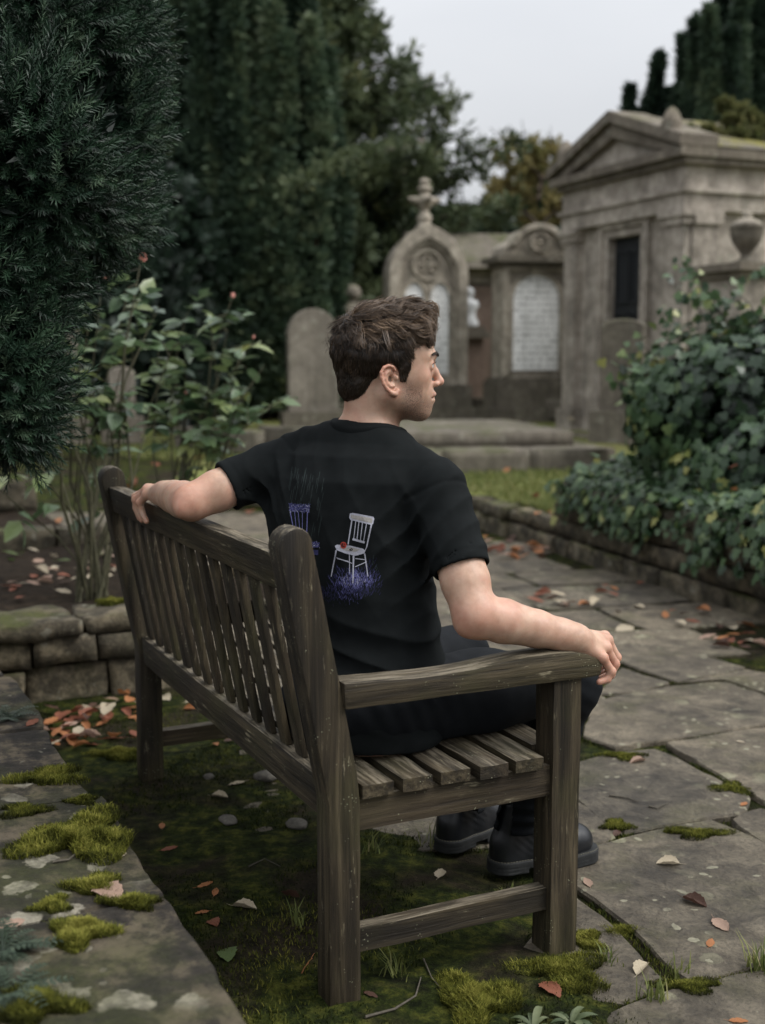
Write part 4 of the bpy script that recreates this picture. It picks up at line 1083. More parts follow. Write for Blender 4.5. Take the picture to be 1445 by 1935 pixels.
# moss: fine fuzz on the ground round the bench and along the joints of the paving
M_MOSS = mat_leaf('moss', [(0, (.006, .010, .002)), (.45, (.023, .033, .006)), (.8, (.078, .086, .015)), (1, (.18, .17, .035))], .8, .1, .25)
pts = []
for x, y in zip(RNG.uniform(-1.35, 2.2, 210000), 1.35+RNG.random(210000)**1.25*3.6):
    u, v = uv_of(x, y)
    if v > .72+.1*nz(x*3, y*3) and random.random() < .35: continue
    m = fbm(x*2.6, y*2.6, 6.0)
    if m < -.05 or v < -.40: continue
    if m < .06 and random.random() < .5: continue
    pts.append((x, y, ground_z(x, y), m))
for poly in JOINT:                                          # moss packed into the joints of the paving
    for a, b in zip(poly, poly[1:]+poly[:1]):
        a, b = Vector(a), Vector(b); L_ = (b-a).length; dn = 900 if a.y < 4.2 else 260
        for k in range(int(L_*dn)):
            p = a.lerp(b, random.random()); x, y = random.gauss(p.x, .010), random.gauss(p.y, .010); m = fbm(x*2.0, y*2.0, 9.0)
            if m < -.12: continue
            pts.append((x, y, -.010+.006*m, .12+.35*m))
pts = np.array(pts); mb = MB(); v, f = blades(pts[:, :3]-V3(0, 0, .002), .010, .0028, 1.1); mb.add(v, f, np.repeat(np.clip(.32+1.1*pts[:, 3]+RNG.normal(0, .16, len(pts))-.15*wob(pts[:, :3], 9), 0, 1), 5))
mo = mb.build('moss', M_MOSS); props(mo, 'dark and yellow green moss spread over the damp ground under the bench', 'moss', kind='stuff')
# ------------------------------------------------------------------ walls
M_WALL = mat_stone('walling_stone', (.026, .023, .017), (.080, .070, .051), (.19, .166, .12), .8, (.075, .085, .018), .35, .35, 1.6, .02, attrvar=True, mottle=.6)
M_COPE = mat_stone('coping_stone', (.010, .0098, .009), (.032, .028, .023), (.105, .089, .064), .35, (.07, .08, .018), .8, .0, 1.15, .016, (.34, .31, .24), attrvar=True, mottle=.88)
def block(mb, lo, hi, Mx, rnd=None, amp=.010, step=.055, bev=.007):
    bm = bmesh.new(); bm_box(bm, lo, hi); bevel(bm, min(bev, .3*min(hi[k]-lo[k] for k in range(3))), 1); subdiv_long(bm, step)
    rough(bm, amp, 7, random.uniform(0, 90)); rough(bm, amp*.5, 24, random.uniform(0, 90))
    bmesh.ops.triangulate(bm, faces=[f for f in bm.faces if len(f.verts) > 4])
    bm.verts.index_update(); v = np.array([(Mx @ q.co)[:] for q in bm.verts])
    f = np.array([[q.index for q in fc.verts]+([fc.verts[2].index] if len(fc.verts) == 3 else []) for fc in bm.faces]); bm.free()
    mb.add(v, f, random.random() if rnd is None else rnd)
def frame(p0, p1):
    """matrix: local x along p0->p1, y to the left, z up, origin at p0"""
    d = Vector((p1[0]-p0[0], p1[1]-p0[1], 0)); return Matrix.Rotation(math.atan2(d.y, d.x), 4, 'Z'), d.length
def stone_wall(name, label, p0, p1, courses, thick, bl=(.22, .5), cope=None, cat='wall', z0=0.0, back=True, mat=None):
    """courses = heights; blocks stand on local y 0..thick; cope = (height, overhang, (lengths))"""
    Mx, L_ = frame(p0, p1); t_ = thing(name, label, cat, (p0[0], p0[1], z0), Mx.to_euler().z)
    mb = MB(); z = -.06; first = True; I4 = Matrix.Identity(4)
    for h in courses:
        x = -random.uniform(0, .2); zz = z+h+(.06 if first else 0)
        while x < L_:
            l = random.uniform(*bl); a, b = max(x, 0), min(x+l, L_)
            if b-a > .05: block(mb, (a+.008, random.uniform(-.022, .022), z+.004+random.uniform(0, .006)), (b-.008, thick-random.uniform(.0, .02), zz-.005-random.uniform(0, .008)), I4, None, .014)
            x += l
        z = zz; first = False
    # dark bedding behind the joints
    bm = bmesh.new(); bm_box(bm, (.02, .03, -.05), (L_-.02, thick-.03, z-.012))
    bm_obj('bedding', bm, M_SOIL, t_)
    mb.build('masonry', mat or M_WALL, t_)
    if cope:
        h, ov, ls = cope; x = 0
        while x < L_-.05:
            l = random.uniform(*ls); b = min(x+l, L_)
            if L_-b < .15: b = L_
            m2 = MB(); block(m2, (x+.008, -ov+random.uniform(-.03, .02), z), (b-.008, thick+ov, z+h+random.uniform(-.012, .010)), I4, None, .017, .04, .010)
            m2.build('coping_stone', mat or M_WALL, t_); x = b
    return t_
M_SOIL = NT('bed_soil'); t = M_SOIL; c = t.coord('Object'); n2 = t.noise(c, 18, 7, .68)
t.bump(n2, .9, .03); M_SOIL = t.set(Base_Color=t.ramp(n2, [(.3, (.008, .006, .004)), (.6, (.028, .02, .013)), (.8, (.06, .046, .03))]), Roughness=.95, Specular_IOR_Level=.1)
def buv(u, v): p = B(u, v, 0); return (p.x, p.y)
# wall behind the bench that holds up the rose bed, and the long wall in the foreground
stone_wall('garden_wall', 'low mossy stone wall with a coping, holding up the rose bed beyond the bench', buv(2.42, -1.3), buv(2.42, .46), (.115, .11), .22, (.18, .42), (.062, .025, (.34, .6)))
fw = thing('stone_wall', 'dark lichen spotted stone wall top running along the left foreground', 'wall', B(-.95, -.36, 0), BYAW+PI/2)
mb = MB(); z = -.05
for h in (.135, .135):
    x = 0
    while x < 3.36:
        l = random.uniform(.25, .5); b = min(x+l, 3.36); block(mb, (x+.005, 0, z), (b-.005, .36, z+h+(.0)), Matrix.Identity(4)); x = b
    z += h
mb.build('masonry', M_WALL, fw)
FWI = fw.matrix_basis.inverted()
rs = random.getstate(); random.seed(21)
for u0, u1, dv in ((-.95, -.62, .0), (-.61, -.02, .0), (-.005, .515, .012), (.53, 1.06, -.004), (1.075, 1.62, .008), (1.635, 2.14, -.006), (2.15, 2.405, .0)):
    sl_ = Slabs(); v1, v0 = -.318+dv, -.79
    poly = [Vector((FWI @ B(*q, 0))[:2]) for q in ((u0, v0), (u1, v0), (u1, v1+random.uniform(-.012, .012)), ((u0+u1)/2, v1+random.uniform(-.012, .008)), (u0, v1+random.uniform(-.012, .012)))]
    if sum(a.cross(b) for a, b in zip(poly, poly[1:]+poly[:1])) < 0: poly = poly[::-1]
    sl_.add(poly, .300, .075, .026, .008, .008, .0045, random.uniform(.35, .8)); sl_.build('coping_stone', M_COPE, fw)
random.setstate(rs)
# soil of the rose bed and kerbs beyond
def bed(name, us, vs_, z):
    n = 26; V, Fq = [], []
    for i in range(n+1):
        for j in range(n+1):
            p = B(us[0]+(us[1]-us[0])*i/n, vs_[0]+(vs_[1]-vs_[0])*j/n, 0); V.append((p.x, p.y, z+.03*fbm(p.x*3, p.y*3, 3)+.012*nz(p.x*14, p.y*14)))
    for i in range(n):
        for j in range(n): b = i*(n+1)+j; Fq.append((b, b+1, b+n+2, b+n+1))
    return mesh_np(name, V, Fq, M_SOIL, None, True)
props(bed('soil', (2.6, 4.45), (-2.6, .95), .245), kind='structure')
props(bed('soil', (-1.2, 2.7), (-2.6, -.70), .255), kind='structure')
props(bed('soil', (4.55, 6.4), (-3.2, .6), .20), kind='structure')
stone_wall('kerb', 'row of dark kerb stones edging the near side of the rose bed path', buv(2.64, .93), buv(4.5, .93), (.20,), .12, (.4, .7), None, 'kerb')
stone_wall('kerb', 'pale topped stone kerb across the back of the rose bed', buv(4.45, -2.6), buv(4.45, .95), (.16, .18), .16, (.5, .9), None, 'kerb')
stone_wall('kerb', 'farther grey stone kerb beyond the rose stems at the left edge', buv(6.4, -3.2), buv(6.4, .6), (.20, .22), .22, (.5, .9), None, 'kerb')
# low kerb wall, then the taller wall under the ivy
kx = lambda y: (WALL_A.x+(y-WALL_A.y)*(WALL_B.x-WALL_A.x)/(WALL_B.y-WALL_A.y), y)
stone_wall('low_wall', 'low wall of long weathered blocks edging the lawn', kx(9.2), kx(7.72), (.10, .10), .24, (.3, .6), None)
stone_wall('retaining_wall', 'coursed stone retaining wall under the trailing ivy', kx(7.72), kx(3.6), (.10, .115, .11, .10), .26, (.22, .62), None)
stone_wall('low_wall', 'low stone edging of the lawn running behind the seated man', (-1.9, 10.3), (.66, 9.22), (.10, .10), .24, (.4, .8), None)

# ------------------------------------------------------------------ monuments
M_ST1 = mat_stone('sandstone', (.14, .121, .095), (.33, .29, .232), (.53, .475, .39), .55, (.10, .11, .03), .45, .75, .9, .02, mottle=.35)
M_ST2 = mat_stone('grey_sandstone', (.10, .088, .070), (.24, .212, .172), (.39, .35, .288), .5, (.10, .11, .03), .5, .6, .8, .02)
M_DARKST = mat_stone('damp_stone', (.06, .053, .042), (.145, .126, .099), (.25, .22, .175), .7, (.085, .1, .025), .3, .5, 1.0, .02)
M_MARB = mat_stone('marble', (.30, .31, .31), (.45, .46, .46), (.56, .57, .56), .0, (.1, .1, .03), .12, .35, 1.2, .004)
def mat_inscribed(name, pitch, hw):
    """white marble with weathered rows of cut lettering"""
    t = NT(name); c = t.coord('Object'); n1 = t.noise(c, 2.2, 7, .6); n2 = t.noise(c, 30, 5, .6)
    col = t.ramp(n1, [(.36, (.62, .62, .60)), (.62, (.84, .84, .82))])
    st = t.noise(t.mapv(c, (9, 9, .8)), 1.0, 5, .6); col = t.mix(t.math('MULTIPLY', t.ramp(st, [(.5, 0.0), (.72, 1.0)]), .35), col, (.30, .30, .27))
    sx = t.n('ShaderNodeSeparateXYZ'); t.put(sx.inputs[0], c)
    row = t.math('FRACT', t.math('DIVIDE', (sx, 'Z'), pitch)); band_ = t.math('MULTIPLY', t.math('GREATER_THAN', row, .38), t.math('LESS_THAN', row, .78))
    lt_ = t.ramp(t.noise(t.mapv(c, (42, 1, 9)), 1.0, 2, .5), [(.47, 0.0), (.53, 1.0)])
    inx = t.math('LESS_THAN', t.math('ABSOLUTE', (sx, 'X')), hw)
    m = t.math('MULTIPLY', t.math('MULTIPLY', band_, lt_), inx)
    col = t.mix(t.math('MULTIPLY', m, .8), col, (.16, .155, .145))
    t.bump(n2, .3, .004); return t.set(Base_Color=col, Roughness=.7)
M_INS = mat_inscribed('inscribed_marble', .085, 2.0); M_REDST = mat_stone('red_granite', (.10, .072, .056), (.17, .122, .096), (.25, .185, .15), .1, (.1, .1, .03), .1, .3, 1.2, .006)
M_CUT = mat_plain('cut_letters', (.085, .08, .075), .9, .1, .2, 30)
M_IRON = mat_plain('dark_iron', (.012, .014, .016), .55, .4, .3, 20)
def bmo(name, mat, parent, build, bev=.008, smooth=False):
    bm = bmesh.new(); build(bm)
    if bev: bevel(bm, bev, 1, .4)
    return bm_obj(name, bm, mat, parent, smooth)
def arc(cx, cz, r, a0, a1, n): return [(cx+r*math.cos(a0+(a1-a0)*k/n), cz+r*math.sin(a0+(a1-a0)*k/n)) for k in range(n+1)]
def gothic(hw, zs, za, n=9):
    """left springing -> apex -> right springing of a pointed arch"""
    h = za-zs; R = (hw*hw+h*h)/(2*hw); a = math.atan2(h, R-hw)
    L_ = [(-hw+R-R*math.cos(a*k/n), zs+R*math.sin(a*k/n)) for k in range(n+1)]
    return L_+[(-x, z) for x, z in L_[-2::-1]]
def band(bm, outer, inner, y0, y1):
    """solid between two open polylines of equal length (x,z), from depth y0 to y1"""
    V = [[bm.verts.new((p[0], y, p[1])) for p in line] for line in (outer, inner) for y in (y0, y1)]
    n = len(outer); fs = []
    for k in range(n-1):
        o0, o1, i0, i1 = V
        for q in ((o0[k], o0[k+1], i0[k+1], i0[k]), (o1[k+1], o1[k], i1[k], i1[k+1]), (o0[k+1], o0[k], o1[k], o1[k+1]), (i0[k], i0[k+1], i1[k+1], i1[k])): fs.append(bm.faces.new(q))
    for k in (0, n-1): fs.append(bm.faces.new((V[0][k], V[2][k], V[3][k], V[1][k])))
    bmesh.ops.recalc_face_normals(bm, faces=fs)
def place(px, py, d): p = W(px, py, d); return p
# --- gothic monument with a cross finial
p = W(800, 787, 17.0)
gm = thing('gothic_monument', 'tall pointed arch gravestone with twin white panels and a cross finial', 'monument', p, math.radians(17)); gm.scale = (1, 1, .937)
hw = .535
bmo('plinth', M_DARKST, gm, lambda bm: (bm_box(bm, (-.68, -.34, -.1), (.68, .34, .14)), bm_box(bm, (-.61, -.28, .14), (.61, .28, .46))), .02)
og = gothic(hw, 2.02, 2.72, 12)
bmo('slab', M_ST1, gm, lambda bm: bm_prism(bm, [(-hw, .46)]+[q for q in og]+[(hw, .46)], 1, -.10, .20), .01)
def _fr(bm):
    ig = gothic(hw-.115, 2.02, 2.575, 12)
    band(bm, [(-hw-.035, .46)]+gothic(hw+.035, 2.02, 2.775, 12)+[(hw+.035, .46)], [(-hw+.115, .46)]+ig+[(hw-.115, .46)], -.215, -.101)
bmo('moulded_arch', M_ST1, gm, _fr, .012)
def _fr2(bm):
    ig = gothic(hw-.16, 2.02, 2.51, 12)
    band(bm, [(-hw+.117, .46)]+gothic(hw-.117, 2.02, 2.572, 12)+[(hw-.117, .46)], [(-hw+.165, .46)]+ig+[(hw-.165, .46)], -.165, -.101)
    for s in (-1, 1):                                  # lancet heads, mullion
        A = [(x+s*.183, z) for x, z in gothic(.18, 1.75, 2.02, 8)]; Bq = [(x+s*.183, z) for x, z in gothic(.135, 1.75, 1.955, 8)]
        band(bm, A, Bq, -.15, -.101)
        band(bm, arc(s*.10, 2.155, .07, 0, 2*PI, 14), arc(s*.10, 2.155, .04, 0, 2*PI, 14), -.145, -.101)
    bm_box(bm, (-.045, -.15, .50), (.045, -.101, 1.80))
    band(bm, arc(0, 2.20, .225, 0, 2*PI, 22), arc(0, 2.20, .185, 0, 2*PI, 22), -.152, -.101)
    band(bm, arc(0, 2.27, .07, 0, 2*PI, 14), arc(0, 2.27, .04, 0, 2*PI, 14), -.145, -.101)
    bm_box(bm, (-hw+.12, -.16, .462), (hw-.12, -.101, .62))
bmo('tracery', M_ST1, gm, _fr2, .006)
for s in (-1, 1):
    pn = bmo('white_panel', M_INS, gm, lambda bm: bm_prism(bm, [(s*.183-.135, .62)]+[(x+s*.183, z) for x, z in gothic(.135, 1.75, 1.955, 8)]+[(s*.183+.135, .62)], 1, -.115, -.101), 0)
def _fin(bm):
    bm_lathe(bm, [(.15, 2.64), (.12, 2.76), (.085, 2.82), (.11, 2.86), (.10, 2.91), (.065, 2.95), (.06, 3.0)], 12)
    bm_lathe(bm, [(.06, 2.99), (.10, 3.04), (.13, 3.10), (.12, 3.17), (.07, 3.22), (.065, 3.24), (.10, 3.27), (.105, 3.31), (.06, 3.345), (.055, 3.36), (.085, 3.39), (.06, 3.43), (.0, 3.45)], 10, None, False)
    for k in range(4):
        a = k*PI/2
        bmesh.ops.create_icosphere(bm, subdivisions=2, radius=.075, matrix=Matrix.Translation((.13*math.cos(a), .13*math.sin(a), 3.13)) @ Matrix.Diagonal((1, 1, .8, 1)))
        bmesh.ops.create_icosphere(bm, subdivisions=1, radius=.04, matrix=Matrix.Translation((.205*math.cos(a), .205*math.sin(a), 3.15)))
bmo('cross_finial', M_ST1, gm, _fin, .012)
# --- monument with the round pediment
p = W(1000, 787, 16.6)
rm = thing('round_topped_monument', 'broad gravestone with rounded pediment, rosette and large white arched panel', 'monument', p, math.radians(14)); rm.scale = (1, 1, .945)
bmo('plinth', M_DARKST, rm, lambda bm: (bm_box(bm, (-.62, -.36, -.1), (.62, .36, .13)), bm_box(bm, (-.56, -.31, .13), (.56, .31, .50)), bm_box(bm, (-.53, -.28, .50), (.53, .28, .555))), .018)
bmo('shaft', M_ST1, rm, lambda bm: bm_box(bm, (-.475, -.16, .556), (.475, .24, 2.10)), .012)
def _p2(bm):
    band(bm, [(-.475, .556), (-.475, 2.10), (0, 2.101), (.475, 2.10), (.475, .556)], [(-.385, .60), (-.385, 2.04), (0, 2.041), (.385, 2.04), (.385, .60)], -.225, -.161)
    band(bm, [(-.384, .60)]+arc(0, 1.66, .384, PI, 0, 16)+[(.384, .60)], [(-.325, .66)]+arc(0, 1.66, .325, PI, 0, 16)+[(.325, .66)], -.205, -.161)
bmo('panel_frame', M_ST1, rm, _p2, .008)
pn = bmo('white_panel', M_INS, rm, lambda bm: bm_prism(bm, [(-.325, .66)]+arc(0, 1.66, .325, PI, 0, 18)+[(.325, .66)], 1, -.185, -.161), 0)
bmo('cornice', M_DARKST, rm, lambda bm: (bm_box(bm, (-.53, -.28, 2.101), (.53, .28, 2.16)), bm_box(bm, (-.60, -.35, 2.16), (.60, .35, 2.235))), .014)
def _ped(bm):
    bm_prism(bm, [(-.50, 2.236), (-.48, 2.36), (-.40, 2.42)]+arc(0, 2.27, .38, PI*.83, PI*.17, 14)+[(.40, 2.42), (.48, 2.36), (.50, 2.236)], 1, -.26, .26)
    band(bm, arc(0, 2.27, .42, PI*.92, PI*.08, 14), arc(0, 2.27, .33, PI*.92, PI*.08, 14), -.32, -.261)
bmo('pediment', M_ST1, rm, _ped, .015)
def _ros(bm):
    band(bm, arc(0, 2.43, .135, 0, 2*PI, 18), arc(0, 2.43, .105, 0, 2*PI, 18), -.31, -.261)
    for k in range(6):
        a = k*PI/3; bmesh.ops.create_icosphere(bm, subdivisions=2, radius=.04, matrix=Matrix.Translation((.055*math.cos(a), -.27, 2.43+.055*math.sin(a))) @ Matrix.Diagonal((1, .7, 1, 1)))
    bmesh.ops.create_icosphere(bm, subdivisions=2, radius=.028, matrix=Matrix.Translation((0, -.285, 2.43)))
bmo('rosette', M_ST1, rm, _ros, 0, True)
# --- stone roofed tomb between the two
p = W(900, 770, 19.5)
th_ = thing('tomb_house', 'low stone tomb with slab roof and reddish wall between the two tall gravestones', 'tomb', p, math.radians(8))
bmo('wall', M_ST2, th_, lambda bm: (bm_box(bm, (-.75, 0, -.2), (1.0, 1.4, 2.25)), bm_box(bm, (-.80, -.06, 1.95), (1.05, -.001, 2.24)), bm_box(bm, (-.55, -.10, 0), (-.35, -.002, 1.94)), bm_box(bm, (.30, -.1, 0), (.5, -.002, 1.94))), .015)
bmo('red_panel', M_REDST, th_, lambda bm: bm_box(bm, (-.30, -.05, .35), (.26, -.002, 1.9)), .01)
bmo('roof', M_DARKST, th_, lambda bm: bm_prism(bm, [(-.30, 2.26), (.75, 2.80), (1.6, 2.80), (1.6, 2.26)], 0, -1.05, 1.3), .02)
bmo('roof_edge', M_ST2, th_, lambda bm: bm_box(bm, (-1.0, -.34, 2.17), (1.25, -.062, 2.258)), .012)
# --- small statue on a red pedestal
p = W(884, 775, 18.0)
sp_ = thing('statue', 'small pale weathered statue on a dark capped red pedestal', 'statue', p, .2)
bmo('pedestal', M_REDST, sp_, lambda bm: bm_box(bm, (-.17, -.17, -.1), (.17, .17, 1.05)), .01)
bmo('pedestal_cap', M_DARKST, sp_, lambda bm: (bm_box(bm, (-.25, -.25, 1.052), (.25, .25, 1.14)), bm_box(bm, (-.20, -.2, 1.14), (.2, .2, 1.22))), .02)
def _stat(bm): (bm_lathe(bm, [(.14, 1.222), (.15, 1.28), (.10, 1.36), (.12, 1.45), (.15, 1.53), (.12, 1.59), (.05, 1.62), (.05, 1.64), (.075, 1.68), (.075, 1.72), (.05, 1.77), (.0, 1.785)], 14, Matrix.Diagonal((1, .75, 1, 1)), False), bmesh.ops.create_icosphere(bm, subdivisions=2, radius=.07, matrix=Matrix.Translation((-.10, -.08, 1.42)) @ Matrix.Diagonal((.6, .7, 1.6, 1))), rough(bm, .02, 9, 3))
bmo('figure', M_MARB, sp_, _stat, 0, True)
# --- rounded headstones
def headstone(px, py, d, w, h, th2, yaw, label, mat, top=.9, name='headstone'):
    p = W(px, py, d); o = thing(name, label, 'headstone', p, yaw)
    hz = h-w*.5*top
    pts = [(-w/2, -.2), (-w/2, hz-.02), (-w/2-.015, hz)]+[(w/2*math.cos(a), hz+w*.5*top*math.sin(a)) for a in [PI-PI*k/16 for k in range(1, 16)]]+[(w/2+.015, hz), (w/2, hz-.02), (w/2, -.2)]
    bmo('slab', mat, o, lambda bm: bm_prism(bm, pts, 1, -th2/2, th2/2), .012)
    bmo('base', M_DARKST, o, lambda bm: bm_box(bm, (-w/2-.08, -th2/2-.08, -.2), (w/2+.08, th2/2+.08, .07)), .015)
    return o
hs = headstone(591, 788, 15.2, .63, 1.33, .16, math.radians(14), 'plain brown headstone with a rounded top left of the man', M_ST2, 1.0)
headstone(133, 800, 12.2, .22, .98, .12, .25, 'narrow pale headstone behind the left rose bush', M_ST2, .5)
headstone(232, 800, 13.0, .26, .60, .12, .1, 'short grey headstone behind the roses', M_ST2, .6)
headstone(1174, 792, 10.6, .36, .86, .12, math.radians(-20), 'worn headstone with a curved top beside the ivy', M_DARKST, .35)
p = W(667, 780, 18.5); bo = thing('ball_topped_obelisk', 'grey stone marker with a ball on top showing above the man\'s head', 'headstone', p, .3)
bmo('shaft', M_ST2, bo, lambda bm: bm_lathe(bm, [(.30, -.1), (.30, .4), (.26, .42), (.25, 1.35), (.23, 1.5), (.12, 1.62), (.09, 1.64), (.09, 1.68)], 4, Matrix.Rotation(.6, 4, 'Z')), .01)
bmo('ball', M_ST2, bo, lambda bm: bmesh.ops.create_icosphere(bm, subdivisions=3, radius=.125, matrix=Matrix.Translation((0, 0, 1.79))), 0, True)
# --- stepped ledger tomb in front of the monuments
a, b = W(790, 884, 10.45), W(1178, 884, 10.75)
Mx, L_ = frame(a, b); lt = thing('ledger_tomb', 'broad stepped stone tomb base lying flat before the monuments', 'tomb', (a.x-.55, a.y, lawn_z(a.y)-.05), Mx.to_euler().z)
L_ += .5
def slabrow(mb, x0, x1, y0, y1, z0, z1, n):
    for k in range(n): block(mb, (x0+(x1-x0)*k/n+.004, y0, z0), (x0+(x1-x0)*(k+1)/n-.004, y1, z1), Matrix.Identity(4), None, .010, .12, .02)
mb = MB(); slabrow(mb, 0, L_, 0, .5, -.05, .215, 3); slabrow(mb, 0, L_, 2.7, 3.2, -.05, .205, 3); slabrow(mb, 0, .4, .5, 2.7, -.05, .21, 1); slabrow(mb, L_-.4, L_, .5, 2.7, -.05, .21, 1); mb.build('lower_step', M_DARKST, lt)
mb = MB(); slabrow(mb, .32, L_-.25, .42, 2.8, .20, .345, 1); mb.build('upper_step', M_DARKST, lt)
# kerbs of other graves, far left and between the monuments
for (ax, ay, ad, bx, by, bd, h, lab) in ((486, 838, 12.2, 660, 846, 11.6, .18, 'pale grave kerb in front of the rounded headstone'), (330, 845, 12.8, 480, 850, 12.0, .22, 'dark grave kerb behind the roses'), (872, 776, 17.5, 1130, 776, 15.6, .2, 'mossy kerb running between the monument bases')):
    a, b = W(ax, ay, ad), W(bx, by, bd)
    stone_wall('grave_kerb', lab, a, b, (h,), .16, (.5, .9), None, 'kerb', min(a.z, b.z)-.0, mat=M_DARKST)

# ------------------------------------------------------------------ the mausoleum
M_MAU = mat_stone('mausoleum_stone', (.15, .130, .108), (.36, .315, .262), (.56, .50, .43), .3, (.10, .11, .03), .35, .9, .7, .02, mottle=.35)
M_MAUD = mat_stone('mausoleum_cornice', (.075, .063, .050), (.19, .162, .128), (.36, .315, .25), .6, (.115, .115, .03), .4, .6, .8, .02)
M_ROOF = mat_stone('mossy_roof', (.07, .062, .05), (.14, .122, .095), (.22, .195, .15), 1.0, (.24, .22, .05), .3, .2, 1.4, .02)
cr = W(1294, 664, 13.0); cl_ = W(1078, 664, 15.15)
fd = Vector((cl_.x-cr.x, cl_.y-cr.y)); fl = fd.length; ang = math.atan2(-fd.y, -fd.x)     # local +x runs from the far left corner to the near corner
ZB = .30
mau = thing('mausoleum', 'grey stone mausoleum with pediment, pilasters, dark doorway and mossy roof', 'mausoleum', (cl_.x, cl_.y, ZB), ang)
Wd, Dp = fl, 4.2; zt = 3.22-ZB; za = 3.68-ZB          # local: x 0..Wd along the front, y 0..Dp going back, front faces -y
zc = 2.66-ZB+.08
def _walls(bm):
    x0, x1 = Wd*.36, Wd*.64
    bm_box(bm, (0, 0, -.3), (x0, .35, zt)); bm_box(bm, (x1, 0, -.3), (Wd, .35, zt)); bm_box(bm, (x0, 0, 2.30), (x1, .35, zt))
    bm_box(bm, (0, .35, -.3), (.3, Dp, zt)); bm_box(bm, (Wd-.3, .35, -.3), (Wd, Dp, zt)); bm_box(bm, (.3, Dp-.3, -.3), (Wd-.3, Dp, zt))
bmo('wall', M_MAU, mau, _walls, .006)
def _joints(bm):
    for k in range(1, 7): bm_box(bm, (Wd+.002, .5+.0, k*.42-.008), (Wd+.006, Dp, k*.42+.008))
for x0, x1 in ((-.05, .22), (Wd-.30, Wd+.05)):
    bmo('pilaster', M_MAU, mau, lambda bm: (bm_box(bm, (x0, -.09, .30), (x1, -.001, zc-.12)), bm_box(bm, (x0-.05, -.14, -.3), (x1+.05, -.001, .30)), bm_box(bm, (x0-.04, -.12, zc-.12), (x1+.04, -.001, zc-.04)), bm_box(bm, (x0-.07, -.15, zc-.04), (x1+.07, -.001, zc+.02))), .012)
bmo('side_pilaster', M_MAU, mau, lambda bm: (bm_box(bm, (Wd+.001, 0, .3), (Wd+.08, .32, zc-.12)), bm_box(bm, (Wd+.001, -.001, zc-.12), (Wd+.12, .36, zc+.02))), .012)
bmo('architrave', M_MAU, mau, lambda bm: (bm_box(bm, (-.08, -.12, zc+.021), (Wd+.08, Dp, zc+.20)), bm_box(bm, (-.12, -.16, zc+.20), (Wd+.12, Dp+.02, zc+.25)), bm_box(bm, (-.07, -.11, zc+.25), (Wd+.07, Dp, zt+.001))), .012)
def _corn(bm):
    bm_box(bm, (-.10, -.18, zt+.002), (Wd+.16, Dp+.1, zt+.07)); bm_box(bm, (-.16, -.26, zt+.07), (Wd+.20, Dp+.2, zt+.16))
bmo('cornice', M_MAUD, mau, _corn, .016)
mx = Wd/2; zb = zt+.161; rise = za-zt
def _pedi(bm):
    bm_prism(bm, [(-.05, zb), (Wd+.05, zb), (mx, zb+rise-.12)], 1, -.12, .3)
bmo('tympanum', M_MAU, mau, _pedi, .0)
def _rake(bm):
    for dx, y0, y1, t0, t1 in ((.20, -.29, .2, .0, .13), (.12, -.22, -.121, -.14, -.001)):
        L1 = [(-dx, zb+t0), (mx, zb+rise+t0), (Wd+dx, zb+t0)]; L2 = [(-dx, zb+t1), (mx, zb+rise+t1), (Wd+dx, zb+t1)]
        if t0 < 0: L1 = [(-dx+.3, zb+.001), (mx, zb+rise-.17), (Wd+dx-.3, zb+.001)]; L2 = [(-dx, zb+.002), (mx, zb+rise-.001), (Wd+dx, zb+.002)]
        band(bm, L2, L1, y0, y1)
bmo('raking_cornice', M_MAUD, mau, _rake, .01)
bmo('roof', M_ROOF, mau, lambda bm: bm_prism(bm, [(-.19, zb+.02), (Wd+.19, zb+.02), (mx, zb+rise+.10)], 1, .205, Dp+.2), .01)
def _acro(x):
    return lambda bm: (bm_lathe(bm, [(.13, 0), (.13, .05), (.11, .08), (.125, .13), (.10, .21), (.06, .29), (.0, .33)], 12, Matrix.Translation((x, -.18, zb+.14)) @ Matrix.Scale(.92, 4), False),)
bmo('acroterion', M_MAUD, mau, _acro(Wd-.10), 0, True); bmo('acroterion', M_MAUD, mau, _acro(.10), 0, True)
x0, x1 = Wd*.36, Wd*.64
def _ds(bm):
    band(bm, [(x0-.18, -.05), (x0-.18, 2.48), (x1+.18, 2.48), (x1+.18, -.05)], [(x0-.09, -.05), (x0-.09, 2.39), (x1+.09, 2.39), (x1+.09, -.05)], -.07, -.001)
    band(bm, [(x0-.089, -.05), (x0-.089, 2.388), (x1+.089, 2.388), (x1+.089, -.05)], [(x0, -.05), (x0, 2.30), (x1, 2.30), (x1, -.05)], -.035, -.001)
bmo('door_surround', M_MAU, mau, _ds, .008)
dr = bmo('door', M_IRON, mau, lambda bm: bm_box(bm, (x0, .07, -.05), (x1, .12, 2.30)), .004)
def _dp(bm):
    for a0 in (0, 1):
        xx = x0+(x1-x0)*(.06+.47*a0); ww = (x1-x0)*.41
        for zz, hh in ((.15, .55), (.8, .65), (1.55, .6)): band(bm, [(xx, zz), (xx, zz+hh), (xx+ww, zz+hh), (xx+ww, zz), (xx, zz)], [(xx+.03, zz+.03), (xx+.03, zz+hh-.03), (xx+ww-.03, zz+hh-.03), (xx+ww-.03, zz+.03), (xx+.03, zz+.03)], .05, .069)
bmo('door_panel', M_IRON, dr, _dp, .0)
bmo('step', M_MAUD, mau, lambda bm: (bm_box(bm, (-.3, -.55, -.3), (Wd+.3, -.141, .04)), bm_box(bm, (-.5, -.85, -.3), (Wd+.4, -.551, -.10))), .02)
